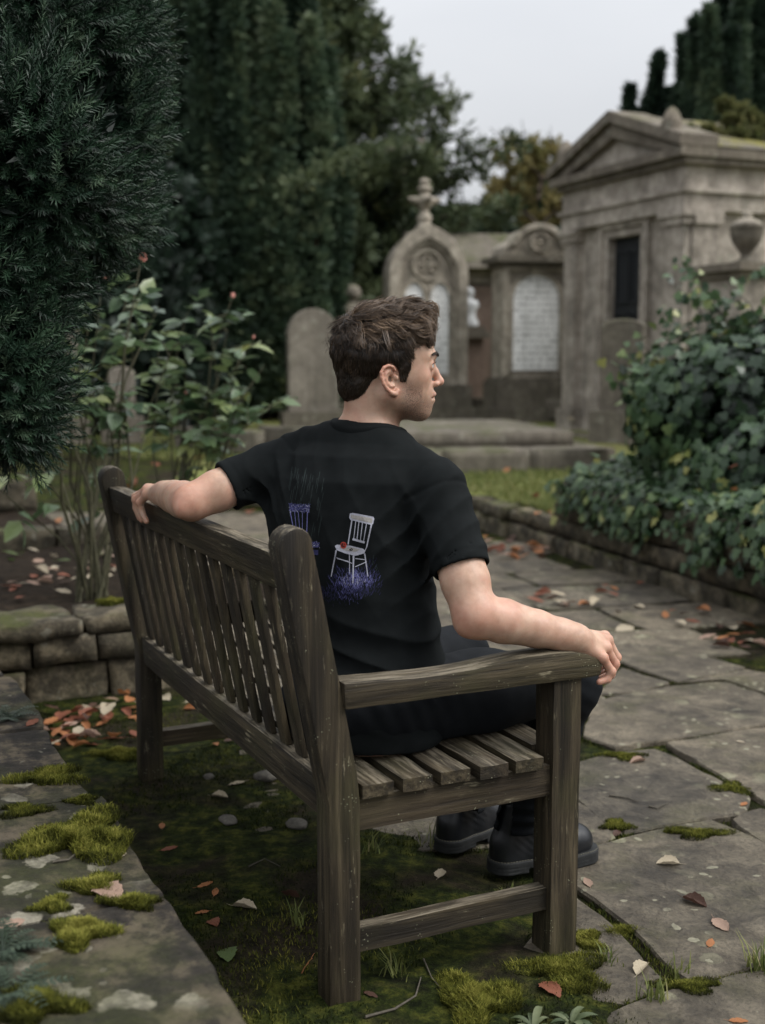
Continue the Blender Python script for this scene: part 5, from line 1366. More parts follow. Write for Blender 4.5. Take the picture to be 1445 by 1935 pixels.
# --- urn on its pedestal in front of the side wall
p = W(1402, 664, 11.4)
pedst = thing('pedestal', 'square stone pedestal with a projecting cap in front of the mausoleum', 'pedestal', (p.x, p.y, .28), ang+.05)
bmo('shaft', M_MAU, pedst, lambda bm: (bm_box(bm, (-.30, -.30, -.2), (.30, .30, 1.66)), bm_box(bm, (-.36, -.36, -.2), (.36, .36, .3))), .012)
bmo('cap', M_MAUD, pedst, lambda bm: (bm_box(bm, (-.34, -.34, 1.661), (.34, .34, 1.72)), bm_box(bm, (-.40, -.40, 1.72), (.40, .40, 1.79))), .015)
urn = thing('urn', 'small lidded stone urn standing on the pedestal beside the mausoleum', 'urn', (p.x, p.y, .28+1.791), 0)
bmo('vase', M_DARKST, urn, lambda bm: bm_lathe(bm, [(.13, 0), (.13, .03), (.06, .06), (.045, .10), (.09, .16), (.13, .22), (.15, .29), (.145, .33), (.16, .345), (.155, .36)], 18), 0, True)
bmo('lid', M_ST1, urn, lambda bm: bm_lathe(bm, [(.15, .361), (.13, .39), (.07, .42), (.035, .44), (.05, .465), (.035, .49), (.0, .505)], 16), 0, True)
# ------------------------------------------------------------------ foliage tools
def rots(dirs, roll=None):
    """(N,3,3) rotations taking local z to dirs"""
    d = np.asarray(dirs, float); d = d/np.linalg.norm(d, axis=1)[:, None]; n = len(d)
    r = RNG.normal(size=(n, 3)); a = np.cross(d, r); a /= np.linalg.norm(a, axis=1)[:, None]; b = np.cross(d, a)
    return np.stack([a, b, d], 2)
def scatter(mb, bv, bf, pos, R, sc, rnd, brnd=None):
    """copies of a small base mesh (leaf or sprig) at pos with rotations R and scale sc"""
    n, k = len(pos), len(bv); sc = np.broadcast_to(np.asarray(sc, float), (n,))
    V = np.einsum('nij,kj->nki', R, bv)*sc[:, None, None]+np.asarray(pos)[:, None]
    Fq = (np.arange(n)[:, None, None]*k+bf[None]).reshape(-1, bf.shape[1])
    rr = np.repeat(np.asarray(rnd, float), k)
    if brnd is not None: rr = rr+np.tile(brnd, n)
    mb.add(V.reshape(-1, 3), Fq, np.clip(rr, 0, 1))
def leaf_base(l=1.0, w=.5, fold=.12, curl=.1):
    """ovate leaf along +z, face towards +y, folded on the midrib: 6 quads"""
    zs = [0, .28, .62, 1.0]; ws = [.0, .5, .42, 0.0]; v = []
    for z, q in zip(zs, ws):
        y = -curl*z*z
        v += [(-q*w, y+fold*q*w*2, z*l), (0, y, z*l), (q*w, y+fold*q*w*2, z*l)]
    f = []
    for i in range(3):
        b = 3*i; f += [(b, b+1, b+4, b+3), (b+1, b+2, b+5, b+4)]
    return np.array(v), np.array(f)
def sprig_base(length, nn, nl, nw, ang, stem=.0018):
    """a conifer shoot: needles round a stem, pointing forward"""
    V, Fq, A = [], [], []; b = 0
    for i in range(nn):
        z = length*(.06+.94*(i/(nn-1))**.9); a = i*2.399+random.uniform(-.3, .3); th = ang*(1-.55*(i/(nn-1))**3)*random.uniform(.85, 1.15)
        d = np.array([math.cos(a)*math.sin(th), math.sin(a)*math.sin(th), math.cos(th)]); l = nl*random.uniform(.75, 1.1)*(1-.25*(i/(nn-1))**4)
        s = np.cross(d, [0, 0, 1.0]); s /= np.linalg.norm(s)+1e-9; o = np.array([0, 0, z])
        m = o+d*l*.5-np.array([0, 0, -.002]); t_ = o+d*l+np.array([0, 0, .10*l])
        V += [o-s*nw*.35, o+s*nw*.35, m+s*nw*.5, m-s*nw*.5, t_]
        Fq += [(b, b+1, b+2, b+3), (b+3, b+2, b+4, b+4)]; A += [-.05, -.05, .0, .0, .10]; b += 5
    sv_, sf_ = tube_np([(0, 0, 0), (0, 0, length*.5), (0, 0, length*.95)], [stem, stem*.8, stem*.4], 3)
    return np.concatenate([np.array(V), sv_]), np.concatenate([np.array(Fq), sf_+b]), np.array(A+[-.3]*len(sv_))
def clump_base(n, r, lw, ll, up=.5):
    """little spray of leaf blades for distant crowns"""
    V, Fq = [], []
    for i in range(n):
        d = np.array([random.gauss(0, 1), random.gauss(0, 1), random.gauss(up, .7)]); d /= np.linalg.norm(d)
        s = np.cross(d, [random.gauss(0, 1) for _ in range(3)]); s /= np.linalg.norm(s)+1e-9
        o = d*r*random.uniform(0, .35); L_ = ll*random.uniform(.6, 1.2); b = len(V)
        V += [o-s*lw*.15, o+s*lw*.15, o+d*L_*.55+s*lw*.5, o+d*L_*.55-s*lw*.5, o+d*L_]
        Fq += [(b, b+1, b+2, b+3), (b+3, b+2, b+4, b+4)]
    return np.array(V), np.array(Fq)
def ell_points(n, c, r, shell=.25):
    d = RNG.normal(size=(n, 3)); d /= np.linalg.norm(d, axis=1)[:, None]
    k = 1-shell*RNG.random(n)**1.5
    return np.asarray(c)+d*np.asarray(r)*k[:, None], d/np.asarray(r)
M_BARK = mat_plain('bark', (.045, .034, .024), .9, .15, .5, 25, .02)
M_TWIG = mat_plain('grey_bark', (.085, .075, .058), .85, .2, .4, 60, .004)
M_YEWN = mat_leaf('yew_needles', [(0, (.004, .010, .006)), (.4, (.014, .036, .020)), (.72, (.038, .080, .042)), (1, (.15, .21, .13))], .45, .35, .15)
M_DKF = mat_leaf('dark_foliage', [(0, (.009, .017, .011)), (.4, (.038, .066, .042)), (.75, (.092, .14, .082)), (1, (.16, .20, .11))], .55, .3, .25)
M_CEDAR = mat_leaf('cedar_foliage', [(0, (.020, .031, .015)), (.45, (.062, .086, .040)), (.8, (.125, .15, .066)), (1, (.21, .19, .075))], .6, .25, .25)
M_AUT = mat_leaf('autumn_leaves', [(0, (.07, .085, .030)), (.4, (.15, .15, .058)), (.75, (.25, .21, .085)), (1, (.34, .27, .11))], .6, .2, .5)

# ------------------------------------------------------------------ near yew, needles in view
yew = thing('yew_tree', 'dark yew with sharp needles close by at the upper left', 'tree', (-1.75, 3.55, .24))
YO = np.array(yew.location)
LOBES = [(95, 60, 3.15, 160, 190, .30), (185, 245, 3.2, 88, 150, .22), (70, 300, 3.0, 160, 180, .30), (190, 75, 3.25, 85, 120, .22), (150, 400, 3.15, 95, 100, .20), (25, 520, 3.05, 105, 130, .26),
         (225, 385, 3.35, 40, 70, .10), (35, 690, 3.0, 72, 150, .18), (10, 800, 3.0, 75, 62, .14), (225, 190, 3.35, 55, 100, .16), (120, 500, 3.2, 62, 50, .15), (-80, 400, 2.9, 140, 420, .3), (-190, -80, 3.3, 260, 330, .45), (-260, 450, 3.4, 220, 330, .45), (60, -260, 3.4, 230, 230, .4)]
bases = [sprig_base(random.uniform(.085, .125), 40, .024, .0026, random.uniform(.85, 1.05)) for _ in range(3)]
mbn = MB(); LC = []
for k, (px, py, d, rx, ry, rz) in enumerate(LOBES):
    c = np.array(W(px, py, d)); s = d/F; r = np.array([rx*s, rz, ry*s]); LC.append((c, r))
    n = int(1500*(rx*ry)/(150*150))+60
    P, D = ell_points(n, c, r, .55)
    if px < -20: n //= 2; P, D = P[:n], D[:n]
    D = D/np.linalg.norm(D, axis=1)[:, None]
    # keep what is not buried in another lobe
    keep = np.ones(len(P), bool)
    for j, (c2, r2) in enumerate(LC[:-1]): keep &= np.linalg.norm((P-c2)/r2, axis=1) > .75
    keep &= wob(P, 13, 2.0) > -.30
    P, D = P[keep], D[keep]
    dirs = D*.75+np.array([.10, -.25, .42])+RNG.normal(size=P.shape)*.38
    depth_ = np.linalg.norm((P-c)/r, axis=1)
    for b in range(3):
        m = np.arange(len(P)) % 3 == b
        scatter(mbn, bases[b][0], bases[b][1], P[m], rots(dirs[m]), RNG.uniform(.7, 1.15, m.sum()), np.clip(RNG.normal(.50, .18, m.sum()), 0, 1), bases[b][2])
cb = clump_base(9, .04, .010, .05)
for c, r in LC:                                             # dense clumps of darker blades filling the inside of the lobes
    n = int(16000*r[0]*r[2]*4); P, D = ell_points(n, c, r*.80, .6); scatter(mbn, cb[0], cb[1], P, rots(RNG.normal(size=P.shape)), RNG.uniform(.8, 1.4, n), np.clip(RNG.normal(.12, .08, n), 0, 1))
mbn.build('crown', M_YEWN, yew, origin=YO)
mbt = MB()
v, f = tube_np([(-1.75, 3.55, .1), (-1.72, 3.5, .6), (-1.6, 3.42, 1.2), (-1.45, 3.35, 1.8), (-1.3, 3.3, 2.5)], [.16, .13, .11, .08, .04], 9); mbt.add(v, f)
for c, r in LC:
    p0 = np.array([-1.65, 3.45, min(2.2, max(.5, c[2]-.25))]); m_ = (p0+c)/2+np.array([0, 0, .08]); v, f = tube_np([p0, m_, c], [.035, .025, .010], 6); mbt.add(v, f)
    for q in range(3):
        e = c+RNG.normal(size=3)*r*.35; v, f = tube_np([m_, (m_+e)/2+RNG.normal(size=3)*.03, e], [.012, .008, .003], 5); mbt.add(v, f)
mbt.build('trunk', M_BARK, yew, True, origin=YO)

# ------------------------------------------------------------------ the columnar yews: many upright plumes
cbs = [clump_base(9, .10, .045, .15, 1.1) for _ in range(4)]
def plume_tree(name, label, base, plumes, mat, group=None, dens=1.0, tone=.42, scale=1.0):
    t_ = thing(name, label, 'tree', base, 0, group); o = np.array(base); mb = MB(); mt = MB()
    for x, y, z0, z1, r in plumes:
        n = int(dens*230*(z1-z0)*r/.3); pt_ = random.uniform(-.24, .22); u = RNG.random(n)**.9; prof_ = np.minimum(1, u*4+.35)*np.minimum(1, (1-u)*1.9)**.85*(1-.15*u); a = RNG.uniform(0, 2*PI, n); k = np.sqrt(RNG.uniform(.35, 1.05, n))
        px = x+np.cos(a)*r*prof_*k+.06*np.sin(u*9+x*5); py = y+np.sin(a)*r*prof_*k; pz = z0+(z1-z0)*u
        D = np.stack([np.cos(a)*.45, np.sin(a)*.45, np.full(n, 1.0)], 1)+RNG.normal(size=(n, 3))*.3
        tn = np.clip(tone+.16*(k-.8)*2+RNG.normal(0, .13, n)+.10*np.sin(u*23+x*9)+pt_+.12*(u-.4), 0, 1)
        P = np.stack([px, py, pz], 1)
        for b in range(4):
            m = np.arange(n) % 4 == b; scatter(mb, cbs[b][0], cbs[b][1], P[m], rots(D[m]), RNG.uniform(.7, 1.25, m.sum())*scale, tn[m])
        v, f = tube_np([(x*.3+o[0]*.7, y*.3+o[1]*.7, o[2]-.1), (x, y, z0+.3*(z1-z0)), (x, y, z0+.9*(z1-z0))], [.05, .04, .01], 5); mt.add(v, f)
    mb.build('crown', mat, t_, origin=o); mt.build('trunk', M_BARK, t_, True, origin=o); return t_
bx, by = W(460, 790, 17.2).x, 17.2
pl = []
for k in range(60):
    a = random.uniform(0, 2*PI); rr_ = math.sqrt(random.random())
    x = bx+1.16*rr_*math.cos(a); y = by+.85*rr_*math.sin(a); hgt = 7.0-1.5*rr_**3+random.uniform(-.5, .45)
    pl.append((x, y, .35+random.uniform(0, .25), hgt, random.uniform(.13, .20)))
for x in np.linspace(-1.27, 1.27, 14): pl.append((bx+x, by-.75*math.sqrt(max(0, 1-(x/1.4)**2))+random.uniform(-.22, .22), .35+random.uniform(0, .9), random.uniform(4.6, 6.7)-.5*abs(x), random.uniform(.13, .19)))
plume_tree('columnar_yew', 'massive dark upright yew with vertical plumes left of the monuments', (bx, by, .35), pl, M_DKF, None, 1.25, .58)
# low skirts of the same mass, and the yews behind the mausoleum
def pxp(px, d, ytop, r, z0=.4): p = W(px, ytop, d); return (p.x, p.y, z0, p.z, r)
b = W(1215, 700, 21); plume_tree('slender_yew', 'slim dark yew spires rising behind the mausoleum pediment', (b.x, b.y, .45), [pxp(1196, 21, 168, .16, 2.5), pxp(1240, 21, 104, .24, 2), pxp(1222, 21.3, 190, .22, 2), pxp(1262, 21.2, 175, .25, 2)], M_DKF, None, 1.5, .40)
b = W(1375, 700, 20); plume_tree('upright_yew', 'broad dark upright yew filling the sky above the mausoleum roof', (b.x, b.y, .45), [pxp(x, 20+random.uniform(-.5, .7), y, r, 2) for x, y, r in ((1290, 75, .28), (1312, 40, .28), (1345, 20, .3), (1368, -30, .34), (1400, -10, .32), (1430, -60, .36), (1465, -40, .36), (1330, 110, .3), (1385, 60, .34), (1420, 80, .3), (1500, -20, .4), (1450, 60, .3))], M_DKF, None, 1.5, .40)
# ------------------------------------------------------------------ spreading conifer with tiers of feathery boughs
cx_, cy_ = W(640, 600, 22).x, 22.0
ced = thing('spreading_conifer', 'tall spreading conifer with ragged feathery boughs behind the gothic monument', 'tree', (cx_, cy_, .45)); co_ = np.array(ced.location)
mb = MB(); mt = MB(); v, f = tube_np([(cx_, cy_, .3), (cx_+.1, cy_, 4), (cx_-.05, cy_, 9)], [.28, .2, .04], 8); mt.add(v, f)
cbc = [clump_base(10, .12, .055, .19, .6) for _ in range(4)]
PP, DD, TT = [], [], []
for k in range(190):
    z = 1.0+7.7*(k/189)**.92; a = k*2.399+random.uniform(-.5, .5)
    R_ = min(3.2, (7.75-z)*.84+.15)*random.uniform(.62, 1.10)
    if math.sin(a) > .55 and random.random() < .5: continue
    rise = random.uniform(.15, .55)*R_*.5
    pts = [np.array([cx_+math.cos(a)*R_*q, cy_+math.sin(a)*R_*q, z+rise*(q**1.6)-.10*R_*q*(1-q)]) for q in np.linspace(0, 1, 7)]
    v, f = tube_np(pts, np.linspace(.045, .008, 7)*(R_/3+.4), 5); mt.add(v, f)
    nsp = int((50 if z < 4.2 else 30)*R_/2.2+8); tone = random.uniform(-.12, .16)
    for q in range(nsp):
        u = random.random()**.7; i0 = min(5, int(u*6)); p = pts[i0]+(pts[i0+1]-pts[i0])*(u*6-i0)
        wd = .42*R_/3*(1-u)**.6+.10; off = np.array([-math.sin(a), math.cos(a), 0])*random.uniform(-wd, wd)+np.array([0, 0, random.uniform(-.28, .12)])
        PP.append(p+off); DD.append(np.array([math.cos(a)*.8, math.sin(a)*.8, .55])+RNG.normal(size=3)*.4); TT.append(.42+tone+random.gauss(0, .14)+.12*u)
PP, DD, TT = np.array(PP), np.array(DD), np.clip(np.array(TT), 0, 1)
for b in range(4):
    m = np.arange(len(PP)) % 4 == b; scatter(mb, cbc[b][0], cbc[b][1], PP[m], rots(DD[m]), RNG.uniform(.75, 1.35, m.sum()), TT[m])
mb.build('crown', M_CEDAR, ced, origin=co_); mt.build('trunk', M_BARK, ced, True, origin=co_)
# a long low bough that leans out in front of the columnar yew
bb = thing('leaning_branch', 'long leafy branch slanting out in front of the dark columnar yew', 'branch', W(548, 362, 14)); bo_ = np.array(bb.location)
pts = [np.array(W(*q)) for q in ((548, 362, 14.0), (585, 338, 14.3), (630, 316, 14.9), (680, 296, 15.8), (740, 280, 17.5), (800, 268, 20.5))]
mt = MB(); v, f = tube_np(pts, [.012, .02, .025, .035, .05, .07], 6); mt.add(v, f); mt.build('limb', M_TWIG, bb, True, origin=bo_)
mb = MB(); n = 300; u = RNG.random(n)**.8*4.6; i0 = np.minimum(u.astype(int), 4); P = np.array([pts[i]+(pts[i+1]-pts[i])*(w-i) for i, w in zip(i0, u)])+RNG.normal(size=(n, 3))*np.array([.04, .08, .035])+np.array([0, 0, .03])
scatter(mb, cbc[0][0], cbc[0][1], P, rots(RNG.normal(size=(n, 3))+np.array([.3, 0, .8])), RNG.uniform(.35, .7, n), np.clip(RNG.normal(.55, .15, n), 0, 1)); mb.build('foliage', M_CEDAR, bb, origin=bo_)
# ------------------------------------------------------------------ autumn tree, dark shrubs, distant wood
def blob_tree(name, label, base, blobs, mat, n_, ll, tone, trunk=True, bare=0, up=.3):
    t_ = thing(name, label, 'tree' if trunk else 'shrub', base); o = np.array(base); mb = MB(); cb_ = [clump_base(7, .10, ll*.55, ll, up) for _ in range(3)]; mt = MB()
    for c, r in blobs:
        c = np.array(c); r = np.array(r); n = int(n_*r[0]*r[2]); P, D = ell_points(n, c, r, .75); P += .12*np.stack([wob(P, 3, 1), wob(P, 3, 2), wob(P, 3, 3)], 1)*r
        tn = np.clip(tone+.22*wob(P, 2.3, 4)+RNG.normal(0, .13, n), 0, 1)
        for b in range(3): m = np.arange(n) % 3 == b; scatter(mb, cb_[b][0], cb_[b][1], P[m], rots(D[m]+RNG.normal(size=(m.sum(), 3))*.6), RNG.uniform(.7, 1.3, m.sum()), tn[m])
        p0 = np.array([o[0], o[1], max(o[2], c[2]-r[2]*1.4)]) if trunk else o-np.array([0, 0, .05])
        v, f = tube_np([p0, (p0+c)/2+RNG.normal(size=3)*.1, c, c+RNG.normal(size=3)*r*.5+np.array([0, 0, r[2]*.5])], [.05, .04, .025, .008], 5); mt.add(v, f)
        for q in range(bare):
            e = c+RNG.normal(size=3)*r*.5+np.array([0, 0, r[2]*random.uniform(.5, 1.25)]); m_ = (c+e)/2+RNG.normal(size=3)*.08; v, f = tube_np([c, m_, e], [.022, .012, .004], 4); mt.add(v, f)
    if trunk: v, f = tube_np([o-np.array([0, 0, .2]), o+np.array([.05, 0, 1.6]), o+np.array([0, .05, 3.2])], [.14, .10, .06], 7); mt.add(v, f)
    mb.build('crown', mat, t_, origin=o); mt.build('trunk' if trunk else 'stem', M_BARK, t_, True, origin=o); return t_
Wp = lambda px, py, d: np.array(W(px, py, d))
blob_tree('autumn_tree', 'thin yellowing tree with sky showing through left of the mausoleum', W(1010, 760, 27), [(Wp(985, 300, 27), (.62, .6, .55)), (Wp(1030, 330, 27.4), (.55, .6, .5)), (Wp(1060, 390, 27), (.45, .5, .5)), (Wp(960, 370, 27.2), (.5, .5, .5)), (Wp(1010, 430, 27.5), (.7, .6, .45)), (Wp(1050, 300, 27.3), (.35, .4, .4))], M_AUT, 175, .20, .72, True, 9)
blob_tree('dark_shrub', 'dark green shrub mass filling the gap behind the round topped monument', W(960, 780, 24), [(Wp(900, 480, 24), (.9, .8, .9)), (Wp(990, 520, 24.5), (1.0, .8, .6)), (Wp(1060, 510, 24), (.8, .8, .7)), (Wp(930, 560, 24), (1.5, .8, 1.2)), (Wp(1050, 560, 24), (1.3, .8, 1.2)), (Wp(1080, 660, 24), (1.3, .8, 1.0))], M_DKF, 650, .2, .45, False)
blob_tree('yew_hedge', 'deep dark hedge in shade behind the left rose bush', W(150, 800, 14.5), [(Wp(230, 640, 14.2), (.9, .6, 1.2)), (Wp(90, 600, 14.4), (1.3, .7, 1.5)), (Wp(-60, 560, 14.6), (1.4, .7, 1.7)), (Wp(160, 450, 14.8), (1.3, .7, 1.3)), (Wp(280, 520, 15), (.8, .7, 1.2)), (Wp(20, 380, 15), (1.6, .8, 1.4)), (Wp(-220, 480, 15), (1.6, .8, 2.2)), (Wp(300, 700, 14.8), (.7, .5, .7))], M_DKF, 620, .2, .22, False)
blob_tree('dark_bush', 'black green bush in the gap between the columnar yew and the gothic monument', W(690, 790, 21), [(Wp(670, 600, 21), (.9, .7, 1.3)), (Wp(720, 480, 21.5), (1.1, .7, 1.3)), (Wp(640, 480, 21), (.9, .7, 1.4)), (Wp(700, 710, 21), (1.0, .6, .8))], M_DKF, 700, .2, .28, False)
mb = MB(); n = 15000; P = np.stack([RNG.uniform(-22, 24, n), RNG.uniform(33, 38, n), np.zeros(n)], 1); hmax = 4.2+1.0*np.sin(P[:, 0]*.55)+.6*np.sin(P[:, 0]*1.7+1); P[:, 2] = .3+RNG.random(n)**.8*hmax
cbw = clump_base(9, .3, .2, .55); scatter(mb, cbw[0], cbw[1], P, rots(RNG.normal(size=(n, 3))), RNG.uniform(.8, 1.5, n), np.clip(RNG.normal(.4, .18, n)+.1*wob(P, .8), 0, 1))
wo_ = mb.build('woodland', M_CEDAR); props(wo_, 'far dark belt of trees beyond the graveyard', 'woodland', kind='stuff')
# seedling bush growing on the mausoleum roof
p0 = W(1400, 262, 13.6)
rb = thing('roof_shrub', 'small yellow green shrub sprouting on the mossy mausoleum roof', 'shrub', p0); o = np.array(p0); mb = MB(); cb_ = clump_base(6, .05, .045, .08, .6); mt = MB()
for q in ((1385, 232, 13.5, .09), (1372, 198, 13.6, .07), (1408, 215, 13.7, .09), (1432, 238, 13.7, .12), (1340, 250, 13.4, .06), (1395, 258, 13.4, .09), (1300, 250, 13.25, .04), (1430, 262, 13.5, .11), (1360, 262, 13.4, .05)):
    c = Wp(*q[:3]); P, D = ell_points(int(900*q[3]), c, (q[3]*1.3, q[3], q[3]), .9); scatter(mb, cb_[0], cb_[1], P, rots(D+RNG.normal(size=P.shape)*.5+np.array([0, 0, .4])), RNG.uniform(.6, 1.1, len(P)), np.clip(RNG.normal(.22, .16, len(P)), 0, 1))
    v, f = tube_np([o-np.array([0, 0, .15]), (o+c)/2, c], [.012, .008, .004], 4); mt.add(v, f)
mb.build('foliage', M_AUT, rb, origin=o); mt.build('stalks', M_TWIG, rb, True, origin=o)

# ------------------------------------------------------------------ rose bushes
M_ROSEL = mat_leaf('rose_leaves', [(0, (.040, .076, .040)), (.45, (.115, .18, .085)), (.72, (.22, .27, .10)), (.9, (.28, .29, .10)), (1, (.42, .30, .12))], .34, .55, .3)
M_ROSES = mat_plain('rose_stems', (.065, .062, .034), .7, .3, .4, 40, .003)
M_BLOOM = mat_plain('rose_petals', (.68, .33, .27), .6, .3, .25, 60)
lb = leaf_base(1, .62, .12, .16)
def bloom(parent, p, r, o):
    bm = bmesh.new()
    for k in range(9):
        a = k*2.4; rr_ = r*(.35+.06*k); up = 1.25-.09*k
        for s in range(1):
            pts = []
            for i in range(4):
                row = []
                for j in range(5):
                    b_ = a+(j-2)*.38; q = i/3
                    rad = rr_*(.25+.75*q**.6); row.append(bm.verts.new((rad*math.cos(b_), rad*math.sin(b_), r*up*q*1.5*(1-.08*abs(j-2)))))
                pts.append(row)
            for i in range(3):
                for j in range(4): bm.faces.new((pts[i][j], pts[i][j+1], pts[i+1][j+1], pts[i+1][j]))
    rough(bm, r*.08, 40, random.uniform(0, 9)); b_ = bm_obj('bloom', bm, M_BLOOM, parent, True); b_.location = p-Vector(o); b_.rotation_euler = (random.uniform(-.4, .4), random.uniform(-.4, .4), 0)
def rose(name, label, base, canes, blooms, lsz, nleaf):
    t_ = thing(name, label, 'rose bush', base); o = np.array(base); ms = MB(); P, D, T_ = [], [], []
    for tip, r0, nl in canes:
        tip = np.array(tip); b0 = o+np.array([random.uniform(-.07, .07), random.uniform(-.07, .07), -.04]); m1 = b0+(tip-b0)*.35+np.array([random.uniform(-.1, .1), random.uniform(-.1, .1), .08]); m2 = b0+(tip-b0)*.7+np.array([random.uniform(-.06, .06), random.uniform(-.1, .1), .07])
        c_ = np.array([b0, (b0+m1)/2+np.array([0, 0, .03]), m1, (m1+m2)/2, m2, (m2+tip)/2, tip]); v, f = tube_np(c_, np.array([1.1, 1, .9, .8, .65, .5, .3])*r0, 6); ms.add(v, f)
        for k in range(nl):                                   # leafy side twigs
            u = random.uniform(.5, 1.0); i0 = min(5, int(u*6)); p = c_[i0]+(c_[i0+1]-c_[i0])*(u*6-i0)
            d = np.array([random.gauss(0, 1), random.gauss(0, .8), random.gauss(.25, .5)]); d /= np.linalg.norm(d); L_ = random.uniform(.06, .15); e = p+d*L_
            v, f = tube_np([p, (p+e)/2+np.array([0, 0, .01]), e], [.0028, .002, .0014], 4); ms.add(v, f)
            tone = random.gauss(.42, .17)
            for q, sd in ((1.0, 0), (.75, 1), (.75, -1), (.42, 1), (.42, -1)):
                if random.random() < .18: continue
                side = np.cross(d, [0, 0, 1.0]); side /= np.linalg.norm(side)+1e-9
                P.append(p+d*L_*q); D.append((d*(1.0 if sd == 0 else .5)+side*sd+np.array([0, 0, random.uniform(-.45, .2)]))); T_.append(tone+random.gauss(0, .08))
    D = np.array(D); D /= np.linalg.norm(D, axis=1)[:, None]; yax = np.array([0, 0, 1.0])-D*D[:, 2:3]+RNG.normal(size=D.shape)*.35; yax -= D*(yax*D).sum(1)[:, None]; yax /= np.linalg.norm(yax, axis=1)[:, None]; xax = np.cross(yax, D)
    ml_ = MB(); scatter(ml_, lb[0], lb[1], np.array(P), np.stack([xax, yax, D], 2), RNG.uniform(.7, 1.2, len(P))*lsz, np.clip(T_, 0, 1))
    ms.build('cane', M_ROSES, t_, True, origin=o); ml_.build('foliage', M_ROSEL, t_, True, origin=o)
    for p, r in blooms: bloom(t_, Vector(p), r, o)
    return t_
dR = 5.0
tips = [(265, 500, 5.0), (110, 605, 4.9), (190, 560, 5.1), (240, 560, 5.2), (60, 640, 4.9), (130, 680, 4.7), (205, 640, 5.1), (285, 610, 5.1), (300, 580, 5.3), (170, 610, 4.8), (230, 690, 4.9), (330, 650, 5.2), (90, 740, 4.8), (250, 740, 5.3), (20, 720, 4.7), (150, 760, 5.2), (60, 850, 4.8), (220, 840, 5.1), (-20, 900, 4.8), (215, 925, 5.3)]
rose('rose_bush', 'tall leggy rose bush with pink blooms at the left, rooted in the raised bed', W(168, 1118, 5.0), [(W(*q), random.uniform(.004, .0075), 5 if q[1] < 700 else 2) for q in tips], [(W(268, 494, 5.0), .022), (W(200, 528, 5.05), .019), (W(100, 612, 4.9), .028), (W(118, 598, 4.95), .022)], .092, 0)
tips = [(438, 565, 5.9), (478, 645, 5.9), (520, 765, 5.6), (400, 640, 6.0), (350, 660, 5.9), (455, 690, 6.0), (500, 690, 5.8), (420, 740, 5.9), (370, 720, 6.1), (320, 720, 5.9), (300, 640, 6.1), (350, 600, 6.2), (430, 620, 6.1), (480, 730, 5.9), (400, 810, 5.8), (340, 770, 5.9), (440, 800, 5.9)]
rose('rose_bush', 'second rose bush with thin stems left of the man, one orange bud on top', W(335, 1010, 6.0), [(W(*q), random.uniform(.004, .007), 5) for q in tips], [(W(440, 563, 5.9), .016), (W(478, 640, 5.9), .011), (W(352, 745, 5.9), .010)], .098, 0)

# ------------------------------------------------------------------ ivy
M_IVY = mat_leaf('ivy_leaves', [(0, (.008, .019, .009)), (.4, (.034, .070, .030)), (.75, (.082, .14, .055)), (.92, (.18, .23, .07)), (1, (.32, .32, .10))], .40, .45, .2)
IV = np.array([(0, 0, 0), (-.22, .05, -.12), (-.52, .02, .12), (-.30, .05, .36), (-.36, .0, .68), (-.12, .04, .62), (0, -.04, 1.0), (.12, .04, .62), (.36, .0, .68), (.30, .05, .36), (.52, .02, .12), (.22, .05, -.12)])
IVF = np.array([(0, 1, 2, 3), (0, 3, 4, 5), (0, 5, 6, 7), (0, 7, 8, 9), (0, 9, 10, 11)])
ivb = W(1350, 860, 6.9); ivy = thing('ivy', 'dense dark ivy mound spilling over the retaining wall on the right', 'ivy', (ivb.x, ivb.y, .3)); o = np.array(ivy.location)
mi = MB(); ms = MB()
def put_ivy(P, Nn, sz, tone, droop=.9):
    D = -np.array([0, 0, 1.0])*droop+RNG.normal(size=P.shape)*.45; D -= Nn*(D*Nn).sum(1)[:, None]; D /= np.linalg.norm(D, axis=1)[:, None]; Nn = Nn+RNG.normal(size=P.shape)*.28; Nn -= D*(Nn*D).sum(1)[:, None]; Nn /= np.linalg.norm(Nn, axis=1)[:, None]
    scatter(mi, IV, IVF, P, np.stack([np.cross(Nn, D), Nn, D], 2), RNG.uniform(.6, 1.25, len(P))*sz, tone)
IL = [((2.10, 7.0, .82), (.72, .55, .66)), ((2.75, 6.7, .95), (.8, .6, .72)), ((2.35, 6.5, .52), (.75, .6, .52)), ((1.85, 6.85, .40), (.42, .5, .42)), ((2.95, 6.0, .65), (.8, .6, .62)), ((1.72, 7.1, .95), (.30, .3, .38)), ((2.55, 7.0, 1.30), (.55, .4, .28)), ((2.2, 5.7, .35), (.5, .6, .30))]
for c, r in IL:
    c, r = np.array(c), np.array(r); n = int(2600*(r[0]*r[2]+r[0]*r[1])); P, D = ell_points(n, c, r, .28); P += .10*np.stack([wob(P, 6, 1), wob(P, 6, 2), wob(P, 6, 3)], 1); D /= np.linalg.norm(D, axis=1)[:, None]
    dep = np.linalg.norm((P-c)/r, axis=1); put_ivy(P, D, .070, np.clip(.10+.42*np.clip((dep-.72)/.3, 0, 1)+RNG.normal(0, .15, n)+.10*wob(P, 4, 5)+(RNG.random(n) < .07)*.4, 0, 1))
    v = np.stack([np.zeros(3)]); P2, D2 = ell_points(int(n*.5), c, r*.8, .5); D2 /= np.linalg.norm(D2, axis=1)[:, None]; put_ivy(P2, D2, .085, np.clip(RNG.normal(.05, .05, len(P2)), 0, 1))
